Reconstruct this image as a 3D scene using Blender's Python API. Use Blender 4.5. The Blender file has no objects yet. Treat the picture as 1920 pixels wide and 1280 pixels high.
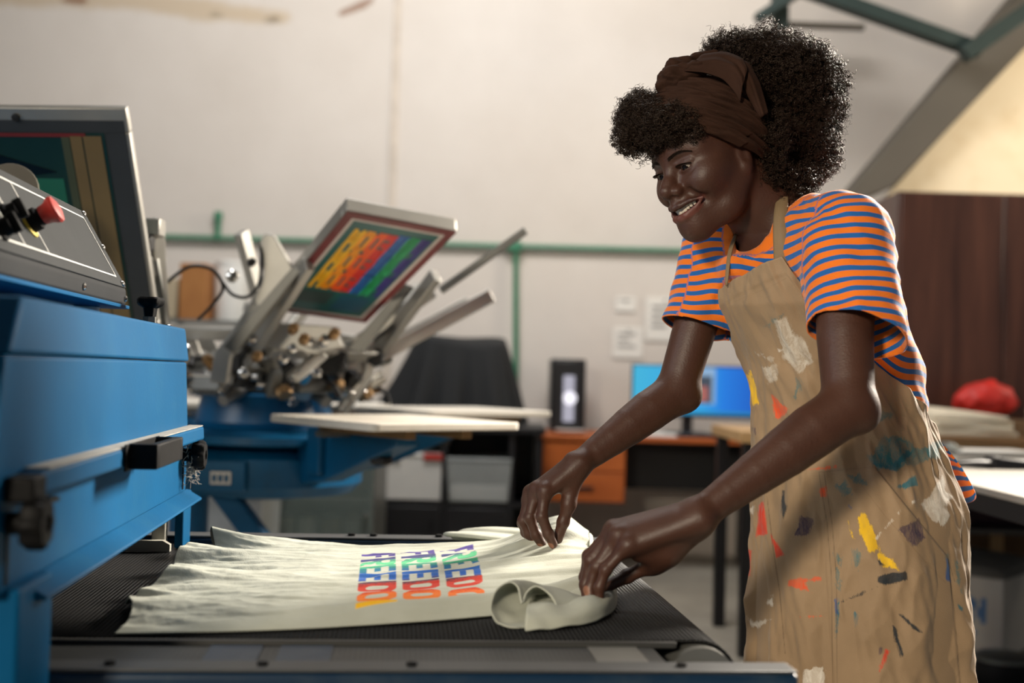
import bpy, bmesh, math, random
import numpy as np
from mathutils import Vector, Matrix, Quaternion

random.seed(7)
rng = np.random.default_rng(7)
SC = bpy.context.scene
COL = SC.collection

# ------------------------------------------------------------------ camera
FPX = 2200.0
CAM_Z = 1.05
PITCH = math.atan(62.0 / FPX)
ROLL = math.radians(1.56)
_f = Vector((0, math.cos(PITCH), math.sin(PITCH)))
_r0 = Vector((1, 0, 0))
_u0 = Vector((0, -math.sin(PITCH), math.cos(PITCH)))
_r = math.cos(ROLL) * _r0 + math.sin(ROLL) * _u0
_u = -math.sin(ROLL) * _r0 + math.cos(ROLL) * _u0
CAM = Vector((0, 0, CAM_Z))
cam_d = bpy.data.cameras.new('camera')
cam_d.sensor_width = 36.0
cam_d.lens = FPX * 36.0 / 1920.0
cam_d.clip_start = 0.05
cam_d.clip_end = 60
cam_o = bpy.data.objects.new('camera', cam_d)
COL.objects.link(cam_o)
_m = Matrix((( _r.x, _u.x, -_f.x, CAM.x), (_r.y, _u.y, -_f.y, CAM.y), (_r.z, _u.z, -_f.z, CAM.z), (0, 0, 0, 1)))
cam_o.matrix_world = _m
SC.camera = cam_o
cam_d.dof.use_dof = True
cam_d.dof.focus_distance = 1.82
cam_d.dof.aperture_fstop = 2.3
cam_d.dof.aperture_blades = 0


def P(px, py, Y):
    """point of the place seen at photo pixel (px, py) whose depth is Y"""
    d = _f + _r * ((px - 960.0) / FPX) + _u * ((640.0 - py) / FPX)
    return CAM + d * (Y / d.y)


def G(px, py, z):
    """point of the place seen at photo pixel (px, py) at height z"""
    d = _f + _r * ((px - 960.0) / FPX) + _u * ((640.0 - py) / FPX)
    return CAM + d * ((z - CAM_Z) / d.z)


def proj(pts):
    """photo pixels of an n x 3 array of points"""
    q = np.asarray(pts, float) - np.array(CAM)
    z = q @ np.array(_f)
    return np.stack([960 + FPX * (q @ np.array(_r)) / z, 640 - FPX * (q @ np.array(_u)) / z], 1)


# ------------------------------------------------------------------ world, lights, exposure
W = bpy.data.worlds.new('world')
SC.world = W
W.use_nodes = True
W.node_tree.nodes['Background'].inputs[0].default_value = (0.86, 0.92, 1.0, 1)
W.node_tree.nodes['Background'].inputs[1].default_value = 0.11
SC.view_settings.view_transform = 'Standard'
SC.view_settings.look = 'None'
SC.view_settings.gamma = 1.0
SC.view_settings.exposure = 0.0
SC.view_settings.use_curve_mapping = False


def area(name, loc, target, sx, sy, energy, color, spread=180):
    l = bpy.data.lights.new(name, 'AREA')
    l.shape = 'RECTANGLE'
    l.size, l.size_y = sx, sy
    l.energy = energy
    l.color = color
    l.spread = math.radians(spread)
    o = bpy.data.objects.new(name, l)
    COL.objects.link(o)
    o.location = loc
    o.rotation_euler = (Vector(target) - Vector(loc)).to_track_quat('-Z', 'Y').to_euler()
    return o


# a high window far to the right behind the woman, warm late light
area('window_light_right', (3.3, 4.6, 3.0), (0.5, 1.9, 1.15), 1.2, 1.2, 138, (1.0, 0.90, 0.77), 66)
# the tall windows of the hall on the left behind the camera, soft sky light
area('window_light_left', (-3.6, 0.4, 2.6), (0.4, 1.9, 1.0), 2.0, 1.6, 52, (0.95, 0.97, 1.0))
# skylights over the back of the hall
area('skylight_back', (-0.3, 4.0, 4.5), (0.2, 6.9, 1.3), 2.4, 1.2, 160, (1.0, 0.98, 0.96))
# added unseen lamp that brightens the cream wall panel at the right
area('fill_light_side', (4.6, 4.9, 2.9), (2.2, 6.5, 2.3), 0.9, 1.0, 30, (1.0, 0.88, 0.70), 100)
# low sun coming through a narrow pane onto the apron from the left front
area('pane_light_front', (-1.6, -1.9, 2.3), (0.62, 1.85, 0.75), 0.45, 0.5, 17, (1.0, 0.87, 0.68), 60)


# ------------------------------------------------------------------ materials
def srgb(r, g, b):
    f = lambda c: (c / 255 / 12.92) if c / 255 <= 0.04045 else ((c / 255 + 0.055) / 1.055) ** 2.4
    return (f(r), f(g), f(b))


def new_mat(name):
    m = bpy.data.materials.new(name)
    m.use_nodes = True
    nt = m.node_tree
    return m, nt, nt.nodes['Principled BSDF']


def N(nt, typ, **kw):
    n = nt.nodes.new(typ)
    for k, v in kw.items():
        setattr(n, k, v)
    return n


def mat(name, col, rough=0.5, metal=0.0, var=0.12, scale=9.0, bump=0.0, bscale=60.0, dirt=None, dirt_amt=0.0, alpha=None, coat=0.0, sheen=0.0):
    """procedural surface: base colour broken up by noise, optional dirt patches and grain"""
    m, nt, b = new_mat(name)
    tc = N(nt, 'ShaderNodeTexCoord')
    n1 = N(nt, 'ShaderNodeTexNoise')
    n1.inputs['Scale'].default_value = scale
    n1.inputs['Detail'].default_value = 5
    nt.links.new(tc.outputs['Object'], n1.inputs['Vector'])
    r = N(nt, 'ShaderNodeValToRGB')
    r.color_ramp.elements[0].position = 0.3
    r.color_ramp.elements[1].position = 0.72
    r.color_ramp.elements[0].color = (*[c * (1 - var) for c in col], 1)
    r.color_ramp.elements[1].color = (*[min(1, c * (1 + var)) for c in col], 1)
    nt.links.new(n1.outputs['Fac'], r.inputs['Fac'])
    out = r.outputs['Color']
    if dirt:
        n2 = N(nt, 'ShaderNodeTexNoise')
        n2.inputs['Scale'].default_value = scale * 2.3
        n2.inputs['Detail'].default_value = 8
        n2.inputs['Roughness'].default_value = 0.7
        nt.links.new(tc.outputs['Object'], n2.inputs['Vector'])
        r2 = N(nt, 'ShaderNodeValToRGB')
        r2.color_ramp.elements[0].position = 0.5
        r2.color_ramp.elements[1].position = 0.72
        r2.color_ramp.elements[0].color = (0, 0, 0, 1)
        r2.color_ramp.elements[1].color = (dirt_amt,) * 3 + (1,)
        nt.links.new(n2.outputs['Fac'], r2.inputs['Fac'])
        mx = N(nt, 'ShaderNodeMix', data_type='RGBA')
        nt.links.new(r2.outputs['Color'], mx.inputs['Factor'])
        nt.links.new(out, mx.inputs['A'])
        mx.inputs['B'].default_value = (*dirt, 1)
        out = mx.outputs['Result']
    nt.links.new(out, b.inputs['Base Color'])
    b.inputs['Roughness'].default_value = rough
    b.inputs['Metallic'].default_value = metal
    if coat:
        b.inputs['Coat Weight'].default_value = coat
    if sheen:
        b.inputs['Sheen Weight'].default_value = sheen
    if bump:
        n3 = N(nt, 'ShaderNodeTexNoise')
        n3.inputs['Scale'].default_value = bscale
        n3.inputs['Detail'].default_value = 4
        nt.links.new(tc.outputs['Object'], n3.inputs['Vector'])
        bp = N(nt, 'ShaderNodeBump')
        bp.inputs['Strength'].default_value = bump
        bp.inputs['Distance'].default_value = 0.01
        nt.links.new(n3.outputs['Fac'], bp.inputs['Height'])
        nt.links.new(bp.outputs['Normal'], b.inputs['Normal'])
    if alpha is not None:
        b.inputs['Alpha'].default_value = alpha
    return m


def emit(name, col, strength):
    m, nt, b = new_mat(name)
    b.inputs['Base Color'].default_value = (0.02, 0.02, 0.02, 1)
    b.inputs['Emission Color'].default_value = (*col, 1)
    b.inputs['Emission Strength'].default_value = strength
    return m


# ------------------------------------------------------------------ mesh building
def I4():
    return Matrix.Identity(4)


def frame(origin, x=None, y=None, z=None):
    """4x4 matrix with given origin and axes"""
    x = Vector(x).normalized()
    y = Vector(y).normalized()
    z = Vector(z).normalized() if z is not None else x.cross(y)
    return Matrix(((x.x, y.x, z.x, origin[0]), (x.y, y.y, z.y, origin[1]), (x.z, y.z, z.z, origin[2]), (0, 0, 0, 1)))


class MB:
    def __init__(s, M=None):
        s.v, s.f, s.M = [], [], M or I4()

    def add(s, vs, fs):
        b = len(s.v)
        s.v += [s.M @ Vector(v) for v in vs]
        s.f += [tuple(b + i for i in f) for f in fs]
        return s

    def box(s, lo, hi):
        (x0, y0, z0), (x1, y1, z1) = lo, hi
        return s.add([(x0, y0, z0), (x1, y0, z0), (x1, y1, z0), (x0, y1, z0), (x0, y0, z1), (x1, y0, z1), (x1, y1, z1), (x0, y1, z1)],
                     [(0, 3, 2, 1), (4, 5, 6, 7), (0, 1, 5, 4), (1, 2, 6, 5), (2, 3, 7, 6), (3, 0, 4, 7)])

    def cbox(s, c, size):
        return s.box([c[i] - size[i] / 2 for i in range(3)], [c[i] + size[i] / 2 for i in range(3)])

    def hexa(s, p):
        """eight corners, bottom ring then top ring"""
        return s.add(p, [(0, 3, 2, 1), (4, 5, 6, 7), (0, 1, 5, 4), (1, 2, 6, 5), (2, 3, 7, 6), (3, 0, 4, 7)])

    def prism(s, poly, d):
        """polygon (list of 3-D points) pushed along vector d"""
        n = len(poly)
        vs = [Vector(p) for p in poly] + [Vector(p) + Vector(d) for p in poly]
        fs = [tuple(range(n))[::-1], tuple(range(n, 2 * n))] + [(i, (i + 1) % n, n + (i + 1) % n, n + i) for i in range(n)]
        return s.add(vs, fs)

    def tube(s, pts, r, n=12, cap=True):
        pts = [Vector(p) for p in pts]
        rs = r if isinstance(r, (list, tuple)) else [r] * len(pts)
        vs, fs = [], []
        t0 = (pts[1] - pts[0]).normalized()
        ref = Vector((0, 0, 1)) if abs(t0.z) < 0.9 else Vector((1, 0, 0))
        nrm = t0.cross(ref).normalized()
        for i, p in enumerate(pts):
            t = (pts[min(i + 1, len(pts) - 1)] - pts[max(i - 1, 0)]).normalized()
            nrm = (nrm - t * nrm.dot(t)).normalized()
            bn = t.cross(nrm)
            for k in range(n):
                a = 2 * math.pi * k / n
                vs.append(p + (nrm * math.cos(a) + bn * math.sin(a)) * rs[i])
        for i in range(len(pts) - 1):
            for k in range(n):
                fs.append((i * n + k, i * n + (k + 1) % n, (i + 1) * n + (k + 1) % n, (i + 1) * n + k))
        if cap:
            fs.append(tuple(range(n))[::-1])
            fs.append(tuple((len(pts) - 1) * n + k for k in range(n)))
        return s.add(vs, fs)

    def cyl(s, a, b, r, n=20, r2=None):
        return s.tube([a, b], [r, r if r2 is None else r2], n)

    def bar(s, a, b, w, h, up=(0, 0, 1)):
        """rectangular bar from a to b, w across, h along up"""
        a, b = Vector(a), Vector(b)
        t = (b - a).normalized()
        x = t.cross(Vector(up)).normalized() * (w / 2)
        y = x.cross(t).normalized() * (h / 2)
        return s.hexa([a - x - y, a + x - y, a + x + y, a - x + y, b - x - y, b + x - y, b + x + y, b - x + y])

    def lathe(s, o, axis, prof, n=24, lobes=0, lobe_amp=0.0):
        """profile of (radius, height) turned round axis through o"""
        o, ax = Vector(o), Vector(axis).normalized()
        ref = Vector((0, 0, 1)) if abs(ax.z) < 0.9 else Vector((1, 0, 0))
        x = ax.cross(ref).normalized()
        y = ax.cross(x)
        vs, fs = [], []
        for r, h in prof:
            for k in range(n):
                a = 2 * math.pi * k / n
                rr = r * (1 + lobe_amp * math.cos(lobes * a)) if lobes else r
                vs.append(o + ax * h + (x * math.cos(a) + y * math.sin(a)) * rr)
        for i in range(len(prof) - 1):
            for k in range(n):
                fs.append((i * n + k, i * n + (k + 1) % n, (i + 1) * n + (k + 1) % n, (i + 1) * n + k))
        fs.append(tuple(range(n))[::-1])
        fs.append(tuple((len(prof) - 1) * n + k for k in range(n)))
        return s.add(vs, fs)

    def build(s, name, m, parent=None, bevel=0.0, seg=2, ang=35, sub=0):
        me = bpy.data.meshes.new(name)
        me.from_pydata([tuple(v) for v in s.v], [], s.f)
        bm = bmesh.new()
        bm.from_mesh(me)
        bmesh.ops.recalc_face_normals(bm, faces=bm.faces)
        bm.to_mesh(me)
        bm.free()
        return link(name, me, m, parent, bevel, seg, ang, sub)


def link(name, me, m, parent=None, bevel=0.0, seg=2, ang=35, sub=0):
    if m:
        me.materials.append(m)
    me.polygons.foreach_set('use_smooth', [True] * len(me.polygons))
    if ang:
        me.set_sharp_from_angle(angle=math.radians(ang))
    o = bpy.data.objects.new(name, me)
    COL.objects.link(o)
    if parent:
        attach(o, parent)
    if bevel:
        b = o.modifiers.new('bevel', 'BEVEL')
        b.width, b.segments, b.limit_method = bevel, seg, 'ANGLE'
        b.harden_normals = False
    if sub:
        q = o.modifiers.new('sub', 'SUBSURF')
        q.levels = q.render_levels = sub
    return o


def world_loc(o):
    m = Matrix.Translation(o.location)
    return m if o.parent is None else world_loc(o.parent) @ o.matrix_parent_inverse @ m


def attach(o, parent):
    o.parent = parent
    o.matrix_parent_inverse = world_loc(parent).inverted()


def tag(o, label, cat, group=None, kind=None):
    o['label'] = label
    o['category'] = cat
    if group:
        o['group'] = group
    if kind:
        o['kind'] = kind
    return o


def thing(name, label, cat, loc, group=None):
    o = bpy.data.objects.new(name, None)
    o.empty_display_size = 0.05
    COL.objects.link(o)
    o.location = loc
    return tag(o, label, cat, group)


def struct(o):
    o['kind'] = 'structure'
    return o


def np_mesh(name, V, F, m, parent=None, ang=None, uv=None):
    me = bpy.data.meshes.new(name)
    V = np.asarray(V, np.float32)
    F = np.asarray(F, np.int32)
    me.vertices.add(len(V))
    me.vertices.foreach_set('co', V.ravel())
    me.loops.add(F.size)
    me.loops.foreach_set('vertex_index', F.ravel())
    me.polygons.add(len(F))
    me.polygons.foreach_set('loop_start', np.arange(0, F.size, F.shape[1], dtype=np.int32))
    me.update(calc_edges=True)
    me.validate()
    return link(name, me, m, parent, ang=ang)


def attr(o, name, vals):
    a = o.data.attributes.new(name, 'FLOAT', 'POINT')
    a.data.foreach_set('value', np.asarray(vals, np.float32))


def attr_col(o, name, vals):
    a = o.data.attributes.new(name, 'FLOAT_COLOR', 'POINT')
    v = np.ones((len(vals), 4), np.float32)
    v[:, :3] = vals
    a.data.foreach_set('color', v.ravel())


def grid_faces(nu, nv, wrap_u=False):
    """quads of an nu x nv grid of points stored row by row (u slow)"""
    i, j = np.meshgrid(np.arange(nu if wrap_u else nu - 1), np.arange(nv - 1), indexing='ij')
    i, j = i.ravel(), j.ravel()
    k = (i + 1) % nu
    return np.stack([i * nv + j, k * nv + j, k * nv + j + 1, i * nv + j + 1], 1)


# ------------------------------------------------------------------ solid shapes blended as distance fields
def nv3(a):
    return np.array(a, float)


class Cone:
    def __init__(s, a, b, ra, rb):
        s.a, s.b, s.ra, s.rb = nv3(a), nv3(b), ra, rb

    def box(s, m):
        r = max(s.ra, s.rb) + m
        return np.minimum(s.a, s.b) - r, np.maximum(s.a, s.b) + r

    def __call__(s, X, Y, Z):
        ba = s.b - s.a
        L = max(float(ba @ ba), 1e-9)
        px, py, pz = X - s.a[0], Y - s.a[1], Z - s.a[2]
        h = np.clip((px * ba[0] + py * ba[1] + pz * ba[2]) / L, 0, 1)
        d = np.sqrt((px - ba[0] * h) ** 2 + (py - ba[1] * h) ** 2 + (pz - ba[2] * h) ** 2)
        return d - (s.ra + (s.rb - s.ra) * h)


class Ell:
    def __init__(s, c, r, ax=None):
        s.c, s.r = nv3(c), nv3(r)
        s.ax = np.eye(3) if ax is None else np.array(ax, float)   # rows: the axes

    def box(s, m):
        e = np.sqrt(((s.ax * s.r[:, None]) ** 2).sum(0)) + m
        return s.c - e, s.c + e

    def __call__(s, X, Y, Z):
        px, py, pz = X - s.c[0], Y - s.c[1], Z - s.c[2]
        q = [(px * a[0] + py * a[1] + pz * a[2]) for a in s.ax]
        k0 = np.sqrt(sum((q[i] / s.r[i]) ** 2 for i in range(3)))
        k1 = np.sqrt(sum((q[i] / s.r[i] ** 2) ** 2 for i in range(3)))
        return np.where(k1 > 1e-6, k0 * (k0 - 1) / np.maximum(k1, 1e-6), -s.r.min()).astype(np.float32)


def smin(a, b, k):
    h = np.maximum(k - np.abs(a - b), 0) / k
    return np.minimum(a, b) - h * h * k * 0.25


def smax(a, b, k):
    return -smin(-a, -b, k)


class Field(list):
    """list of (op, shape, k); op is 'u' (join) or 's' (carve)"""
    def u(s, shape, k=0.02):
        s.append(('u', shape, k))

    def s(s, shape, k=0.005):
        s.append(('s', shape, k))

    def at(s, pts, off=0.0):
        X, Y, Z = pts[:, 0], pts[:, 1], pts[:, 2]
        D = np.full(len(pts), 1.0)
        for op, sh, k in s:
            d = sh(X, Y, Z)
            D = smin(D, d, k) if op == 'u' else smax(D, -d, k)
        return D - off

    def grid(s, xs, ys, zs, off=0.0):
        D = np.full((len(xs), len(ys), len(zs)), 0.5, np.float32)
        for op, sh, k in s:
            lo, hi = sh.box(k + 0.012 + off)
            i0, i1 = np.searchsorted(xs, lo[0]), np.searchsorted(xs, hi[0])
            j0, j1 = np.searchsorted(ys, lo[1]), np.searchsorted(ys, hi[1])
            k0, k1 = np.searchsorted(zs, lo[2]), np.searchsorted(zs, hi[2])
            if i0 >= i1 or j0 >= j1 or k0 >= k1:
                continue
            X, Y, Z = xs[i0:i1, None, None], ys[None, j0:j1, None], zs[None, None, k0:k1]
            d = sh(X, Y, Z).astype(np.float32)
            S = D[i0:i1, j0:j1, k0:k1]
            D[i0:i1, j0:j1, k0:k1] = smin(S, d, k) if op == 'u' else smax(S, -d, k)
        return D - off


def surface(D, xs, ys, zs):
    """quad surface of the zero level of D"""
    S = D < 0
    nx, ny, nz = D.shape
    cnt = np.zeros((nx - 1, ny - 1, nz - 1), np.int8)
    for a in (0, 1):
        for b in (0, 1):
            for c in (0, 1):
                cnt += S[a:nx - 1 + a, b:ny - 1 + b, c:nz - 1 + c]
    act = (cnt > 0) & (cnt < 8)
    ii, jj, kk = np.nonzero(act)
    idx = np.full(act.shape, -1, np.int32)
    idx[ii, jj, kk] = np.arange(len(ii))
    acc = np.zeros((len(ii), 3))
    num = np.zeros(len(ii))
    co = [(a, b, c) for a in (0, 1) for b in (0, 1) for c in (0, 1)]
    ax = (xs, ys, zs)
    for p in co:
        for q in co:
            if sum(q) - sum(p) == 1 and all(q[t] >= p[t] for t in range(3)):
                d0 = D[ii + p[0], jj + p[1], kk + p[2]]
                d1 = D[ii + q[0], jj + q[1], kk + q[2]]
                m = (d0 < 0) != (d1 < 0)
                t = np.where(m, d0 / np.where(m, d0 - d1, 1), 0)
                p0 = np.stack([xs[ii + p[0]], ys[jj + p[1]], zs[kk + p[2]]], 1)
                p1 = np.stack([xs[ii + q[0]], ys[jj + q[1]], zs[kk + q[2]]], 1)
                acc += np.where(m[:, None], p0 + (p1 - p0) * t[:, None], 0)
                num += m
    V = acc / num[:, None]
    F = []
    for axis in range(3):
        sl0 = [slice(1, -1)] * 3
        sl1 = [slice(1, -1)] * 3
        sl0[axis] = slice(0, D.shape[axis] - 1)
        sl1[axis] = slice(1, D.shape[axis])
        a, b = S[tuple(sl0)], S[tuple(sl1)]
        for flip in (False, True):
            e = (a & ~b) if not flip else (~a & b)
            g = np.argwhere(e)
            o = np.ones(3, int)
            o[axis] = 0
            g = g + o
            u, w = [(1, 2), (2, 0), (0, 1)][axis]
            def cell(du, dw):
                h = g.copy()
                h[:, u] += du
                h[:, w] += dw
                return idx[h[:, 0], h[:, 1], h[:, 2]]
            q = np.stack([cell(-1, -1), cell(0, -1), cell(0, 0), cell(-1, 0)], 1)
            F.append(q[:, ::-1] if flip else q)
    F = np.concatenate(F)
    F = F[(F >= 0).all(1)]
    return V, F


def relax(V, F, it=2, w=0.5):
    e = np.concatenate([F[:, [0, 1]], F[:, [1, 2]], F[:, [2, 3]], F[:, [3, 0]]])
    e = np.concatenate([e, e[:, ::-1]])
    n = np.bincount(e[:, 0], minlength=len(V))
    for _ in range(it):
        A = np.stack([np.bincount(e[:, 0], V[e[:, 1], c], minlength=len(V)) for c in range(3)], 1)
        V = V * (1 - w) + w * A / np.maximum(n, 1)[:, None]
    return V


def graded(a, b, fine, step, zones):
    """axis ticks from a to b, `fine` apart inside the zones and `step` apart elsewhere"""
    t = [a]
    while t[-1] < b:
        x = t[-1]
        t.append(x + (fine if any(z0 - step <= x <= z1 for z0, z1 in zones) else step))
    return np.array(t)


def poly_dist(pts, poly, closed=True):
    """signed distance (negative inside) of 2-D points to a polygon"""
    pts = np.asarray(pts, float)
    poly = np.asarray(poly, float)
    d = np.full(len(pts), 1e9)
    ins = np.zeros(len(pts), bool)
    n = len(poly)
    for i in range(n if closed else n - 1):
        a, b = poly[i], poly[(i + 1) % n]
        ab = b - a
        t = np.clip(((pts - a) @ ab) / max(ab @ ab, 1e-12), 0, 1)
        d = np.minimum(d, np.linalg.norm(pts - a - t[:, None] * ab, axis=1))
        if closed:
            c = (a[1] > pts[:, 1]) != (b[1] > pts[:, 1])
            with np.errstate(divide='ignore', invalid='ignore'):
                xi = a[0] + (pts[:, 1] - a[1]) * ab[0] / np.where(ab[1] == 0, 1e-12, ab[1])
            ins ^= c & (pts[:, 0] < xi)
    return np.where(ins, -d, d) if closed else d


def vnoise(p, seed=0):
    """smooth 3-D value noise in [-1, 1]"""
    p = np.asarray(p, float)
    i = np.floor(p).astype(np.int64)
    f = p - i
    f = f * f * (3 - 2 * f)
    def h(ix, iy, iz):
        n = (ix * 374761393 + iy * 668265263 + iz * 2147483647 + seed * 974711) & 0x7fffffff
        n = ((n ^ (n >> 13)) * 1274126177) & 0x7fffffff
        return ((n ^ (n >> 16)) & 0xffff) / 32767.5 - 1
    r = 0
    for a in (0, 1):
        for b in (0, 1):
            for c in (0, 1):
                w = (f[:, 0] if a else 1 - f[:, 0]) * (f[:, 1] if b else 1 - f[:, 1]) * (f[:, 2] if c else 1 - f[:, 2])
                r = r + w * h(i[:, 0] + a, i[:, 1] + b, i[:, 2] + c)
    return r

# =================================================================== the hall
m_floor = mat('worn_concrete', srgb(140, 134, 122), 0.6, var=0.14, scale=2.2, bump=0.1, bscale=14, dirt=srgb(96, 90, 80), dirt_amt=0.5)
struct(MB().box((-6, -3.2, -0.1), (5.6, 7.2, 0)).build('floor', m_floor))

# back wall: plaster with damp marks and a rusty crack near the top
WY = 7.0
nu, nv = 260, 150
WX, WZ = np.linspace(-6, 5.6, nu), np.linspace(0, 4.9, nv)
gx, gz = [q.ravel() for q in np.meshgrid(WX, WZ, indexing='ij')]
V = np.stack([gx, np.full(len(gx), WY), gz], 1)
wall = struct(np_mesh('wall_back', V, grid_faces(nu, nv), None))
sd = wall.modifiers.new('thick', 'SOLIDIFY')
sd.thickness, sd.offset = 0.12, -1
pw = proj(V)
m_wall, nt_, b_ = new_mat('aged_cream_plaster')
tc_ = N(nt_, 'ShaderNodeTexCoord')
out_ = None


def wall_noise(scale, det=6, rough=0.6):
    n = N(nt_, 'ShaderNodeTexNoise')
    n.inputs['Scale'].default_value, n.inputs['Detail'].default_value, n.inputs['Roughness'].default_value = scale, det, rough
    nt_.links.new(tc_.outputs['Object'], n.inputs['Vector'])
    return n


n_ = wall_noise(0.9)
rp_ = N(nt_, 'ShaderNodeValToRGB')
rp_.color_ramp.elements[0].position, rp_.color_ramp.elements[1].position = 0.3, 0.7
rp_.color_ramp.elements[0].color = (*srgb(204, 195, 185), 1)
rp_.color_ramp.elements[1].color = (*srgb(217, 209, 200), 1)
nt_.links.new(n_.outputs['Fac'], rp_.inputs['Fac'])
out_ = rp_.outputs['Color']
for nm, col, edge in (('damp', srgb(190, 168, 136), 30), ('rust', srgb(128, 84, 52), 10), ('mould', srgb(96, 84, 66), 14)):
    a_ = N(nt_, 'ShaderNodeAttribute', attribute_name=nm)
    n_ = wall_noise(6)
    q_ = N(nt_, 'ShaderNodeMath', operation='MULTIPLY_ADD')
    nt_.links.new(n_.outputs['Fac'], q_.inputs[0])
    q_.inputs[1].default_value = edge
    nt_.links.new(a_.outputs['Fac'], q_.inputs[2])
    r_ = N(nt_, 'ShaderNodeMapRange')
    r_.inputs['From Min'].default_value, r_.inputs['From Max'].default_value = edge * 0.95, edge * 0.45
    r_.inputs['To Max'].default_value = 0.7
    nt_.links.new(q_.outputs[0], r_.inputs['Value'])
    mx_ = N(nt_, 'ShaderNodeMix', data_type='RGBA')
    nt_.links.new(r_.outputs['Result'], mx_.inputs['Factor'])
    nt_.links.new(out_, mx_.inputs['A'])
    mx_.inputs['B'].default_value = (*col, 1)
    out_ = mx_.outputs['Result']
nt_.links.new(out_, b_.inputs['Base Color'])
b_.inputs['Roughness'].default_value = 0.85
wall.data.materials.append(m_wall)
attr(wall, 'damp', np.clip(poly_dist(pw, [(-200, 2), (40, 6), (240, 10), (390, 34), (520, 38), (540, 30), (400, 8), (200, -20)]), -40, 200))
attr(wall, 'rust', np.clip(np.minimum(poly_dist(pw, [(633, 26), (640, 28), (690, 12), (705, -4), (692, -4)]), poly_dist(pw, [(110, 4), (125, -6), (160, -6), (165, 6), (150, 9)])), -40, 200))
attr(wall, 'mould', np.clip(np.minimum(poly_dist(pw, [(395, 28), (410, 24), (418, 29)]), poly_dist(pw, [(494, 38), (512, 32), (524, 38), (508, 42)])), -40, 200))

m_joint = mat('plaster_joint', srgb(204, 192, 178), 0.8)
a, b = P(747, 0, WY), P(747, 640, WY)
struct(MB().box((a.x - 0.025, WY - 0.012, 0), (a.x + 0.02, WY, 4.9)).build('trim_1', m_joint, bevel=0.004))

# slanted roof rafter on the right over a panel coloured paler and warmer than the back wall
m_beam = mat('grey_painted_beam', srgb(80, 74, 65), 0.7, var=0.08, scale=3)
RY = 6.35
q = [P(1560, 397, RY), P(1676, 350, RY), P(1990, 20, RY), P(1990, -112, RY)]
struct(MB().prism(q, (0, 0.22, 0)).build('beam_1', m_beam, bevel=0.01))
m_cream = mat('pale_cream_panel', srgb(228, 212, 182), 0.7, var=0.05, scale=2, dirt=srgb(196, 168, 122), dirt_amt=0.35)
q = [P(1640, 392, 6.5), P(1640, 392, 6.5) * 1.0, P(2780, 392, 6.5), P(2780, -380, 6.5), P(2000, 0, 6.5)]
q[1] = Vector((q[1].x, 6.5, 0.0))
q[0], q[1] = q[1], q[0]
q = [q[0], Vector((q[2].x, 6.5, 0.0)), q[3], q[4], q[1]]
struct(MB().prism(q, (0, 0.06, 0)).build('wall_right', m_cream))
m_steel = mat('dark_green_steel', srgb(40, 54, 51), 0.55, metal=0.2, var=0.1)
tr = MB()
TYY = 6.2
tr.bar(P(1500, -24, TYY), P(1838, 96, TYY), 0.09, 0.075)
struct(tr.build('beam_2', m_steel, bevel=0.006))
struct(MB().bar(P(1806, 104, TYY - 0.04), P(2010, -38, TYY - 0.04), 0.09, 0.085).build('beam_3', m_steel, bevel=0.006))
struct(MB().bar(P(1462, -560, TYY + 0.1), P(1462, 112, TYY + 0.1), 0.085, 0.085, (0, 1, 0)).build('beam_4', m_steel, bevel=0.006))
struct(MB().bar(P(1540, -42, TYY), P(1418, 36, TYY), 0.08, 0.05).build('beam_5', m_steel, bevel=0.006))
struct(MB().bar(P(1470, 46, TYY + 0.5), P(1620, 52, TYY + 0.5), 0.05, 0.03).build('beam_6', m_beam, bevel=0.004))
# roof deck
struct(MB().box((-6, -3.2, 4.9), (5.6, 7.2, 5.0)).build('ceiling', mat('roof_deck', srgb(168, 160, 148), 0.8)))

# green conduit along the wall with its droppers
m_pipe = mat('green_painted_pipe', srgb(58, 122, 92), 0.45, var=0.1)
pr = thing('wall_pipe', 'thin green pipe running along the cream wall with upright branches', 'pipe', P(810, 457, 6.96))
MB().tube([P(285, 443, 6.96), P(800, 457, 6.96), P(1420, 474, 6.96)], 0.016, 10).build('pipe_run', m_pipe, pr)
MB().tube([P(967, 462, 6.96), P(967, 760, 6.96)], 0.017, 10).build('branch', m_pipe, pr)
MB().tube([P(408, 446, 6.96), P(409, 402, 6.96)], 0.018, 10).build('branch', m_pipe, pr)
MB().lathe(P(409, 406, 6.96), (0, 0, 1), [(0.026, -0.02), (0.028, 0), (0.024, 0.03)], 12).build('cap', m_pipe, pr)
MB().box((P(960, 462, 6.96).x - 0.03, 6.925, P(960, 462, 6.96).z - 0.03), (P(975, 462, 6.96).x + 0.01, 6.995, P(960, 462, 6.96).z + 0.03)).build('clamp', m_pipe, pr, bevel=0.006)

# papers pinned to the wall
m_paper = mat('white_paper', srgb(228, 224, 216), 0.8, var=0.03)
m_ink = mat('grey_ink', srgb(150, 148, 146), 0.8)


def pinned(px0, py0, px1, py1, label, rows):
    a, b = P(px0, py0, 6.985), P(px1, py1, 6.985)
    t = thing('pinned_sheet', label, 'paper', (a + b) / 2, 'papers pinned to the wall')
    MB().box((a.x, 6.988, b.z), (b.x, 6.992, a.z)).build('sheet', m_paper, t)
    w, h = b.x - a.x, a.z - b.z
    for i in range(rows):
        z = a.z - h * (0.22 + 0.6 * i / max(rows, 1))
        MB().box((a.x + w * 0.15, 6.984, z - h * 0.03), (a.x + w * (0.75 - 0.2 * (i % 2)), 6.9885, z + h * 0.03)).build('printed_line', m_ink, t)
    MB().lathe(((a.x + b.x) / 2, 6.988, a.z - 0.02), (0, -1, 0), [(0.008, 0), (0.008, 0.006), (0.003, 0.012)], 10).build('pin', m_ink, t)


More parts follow.
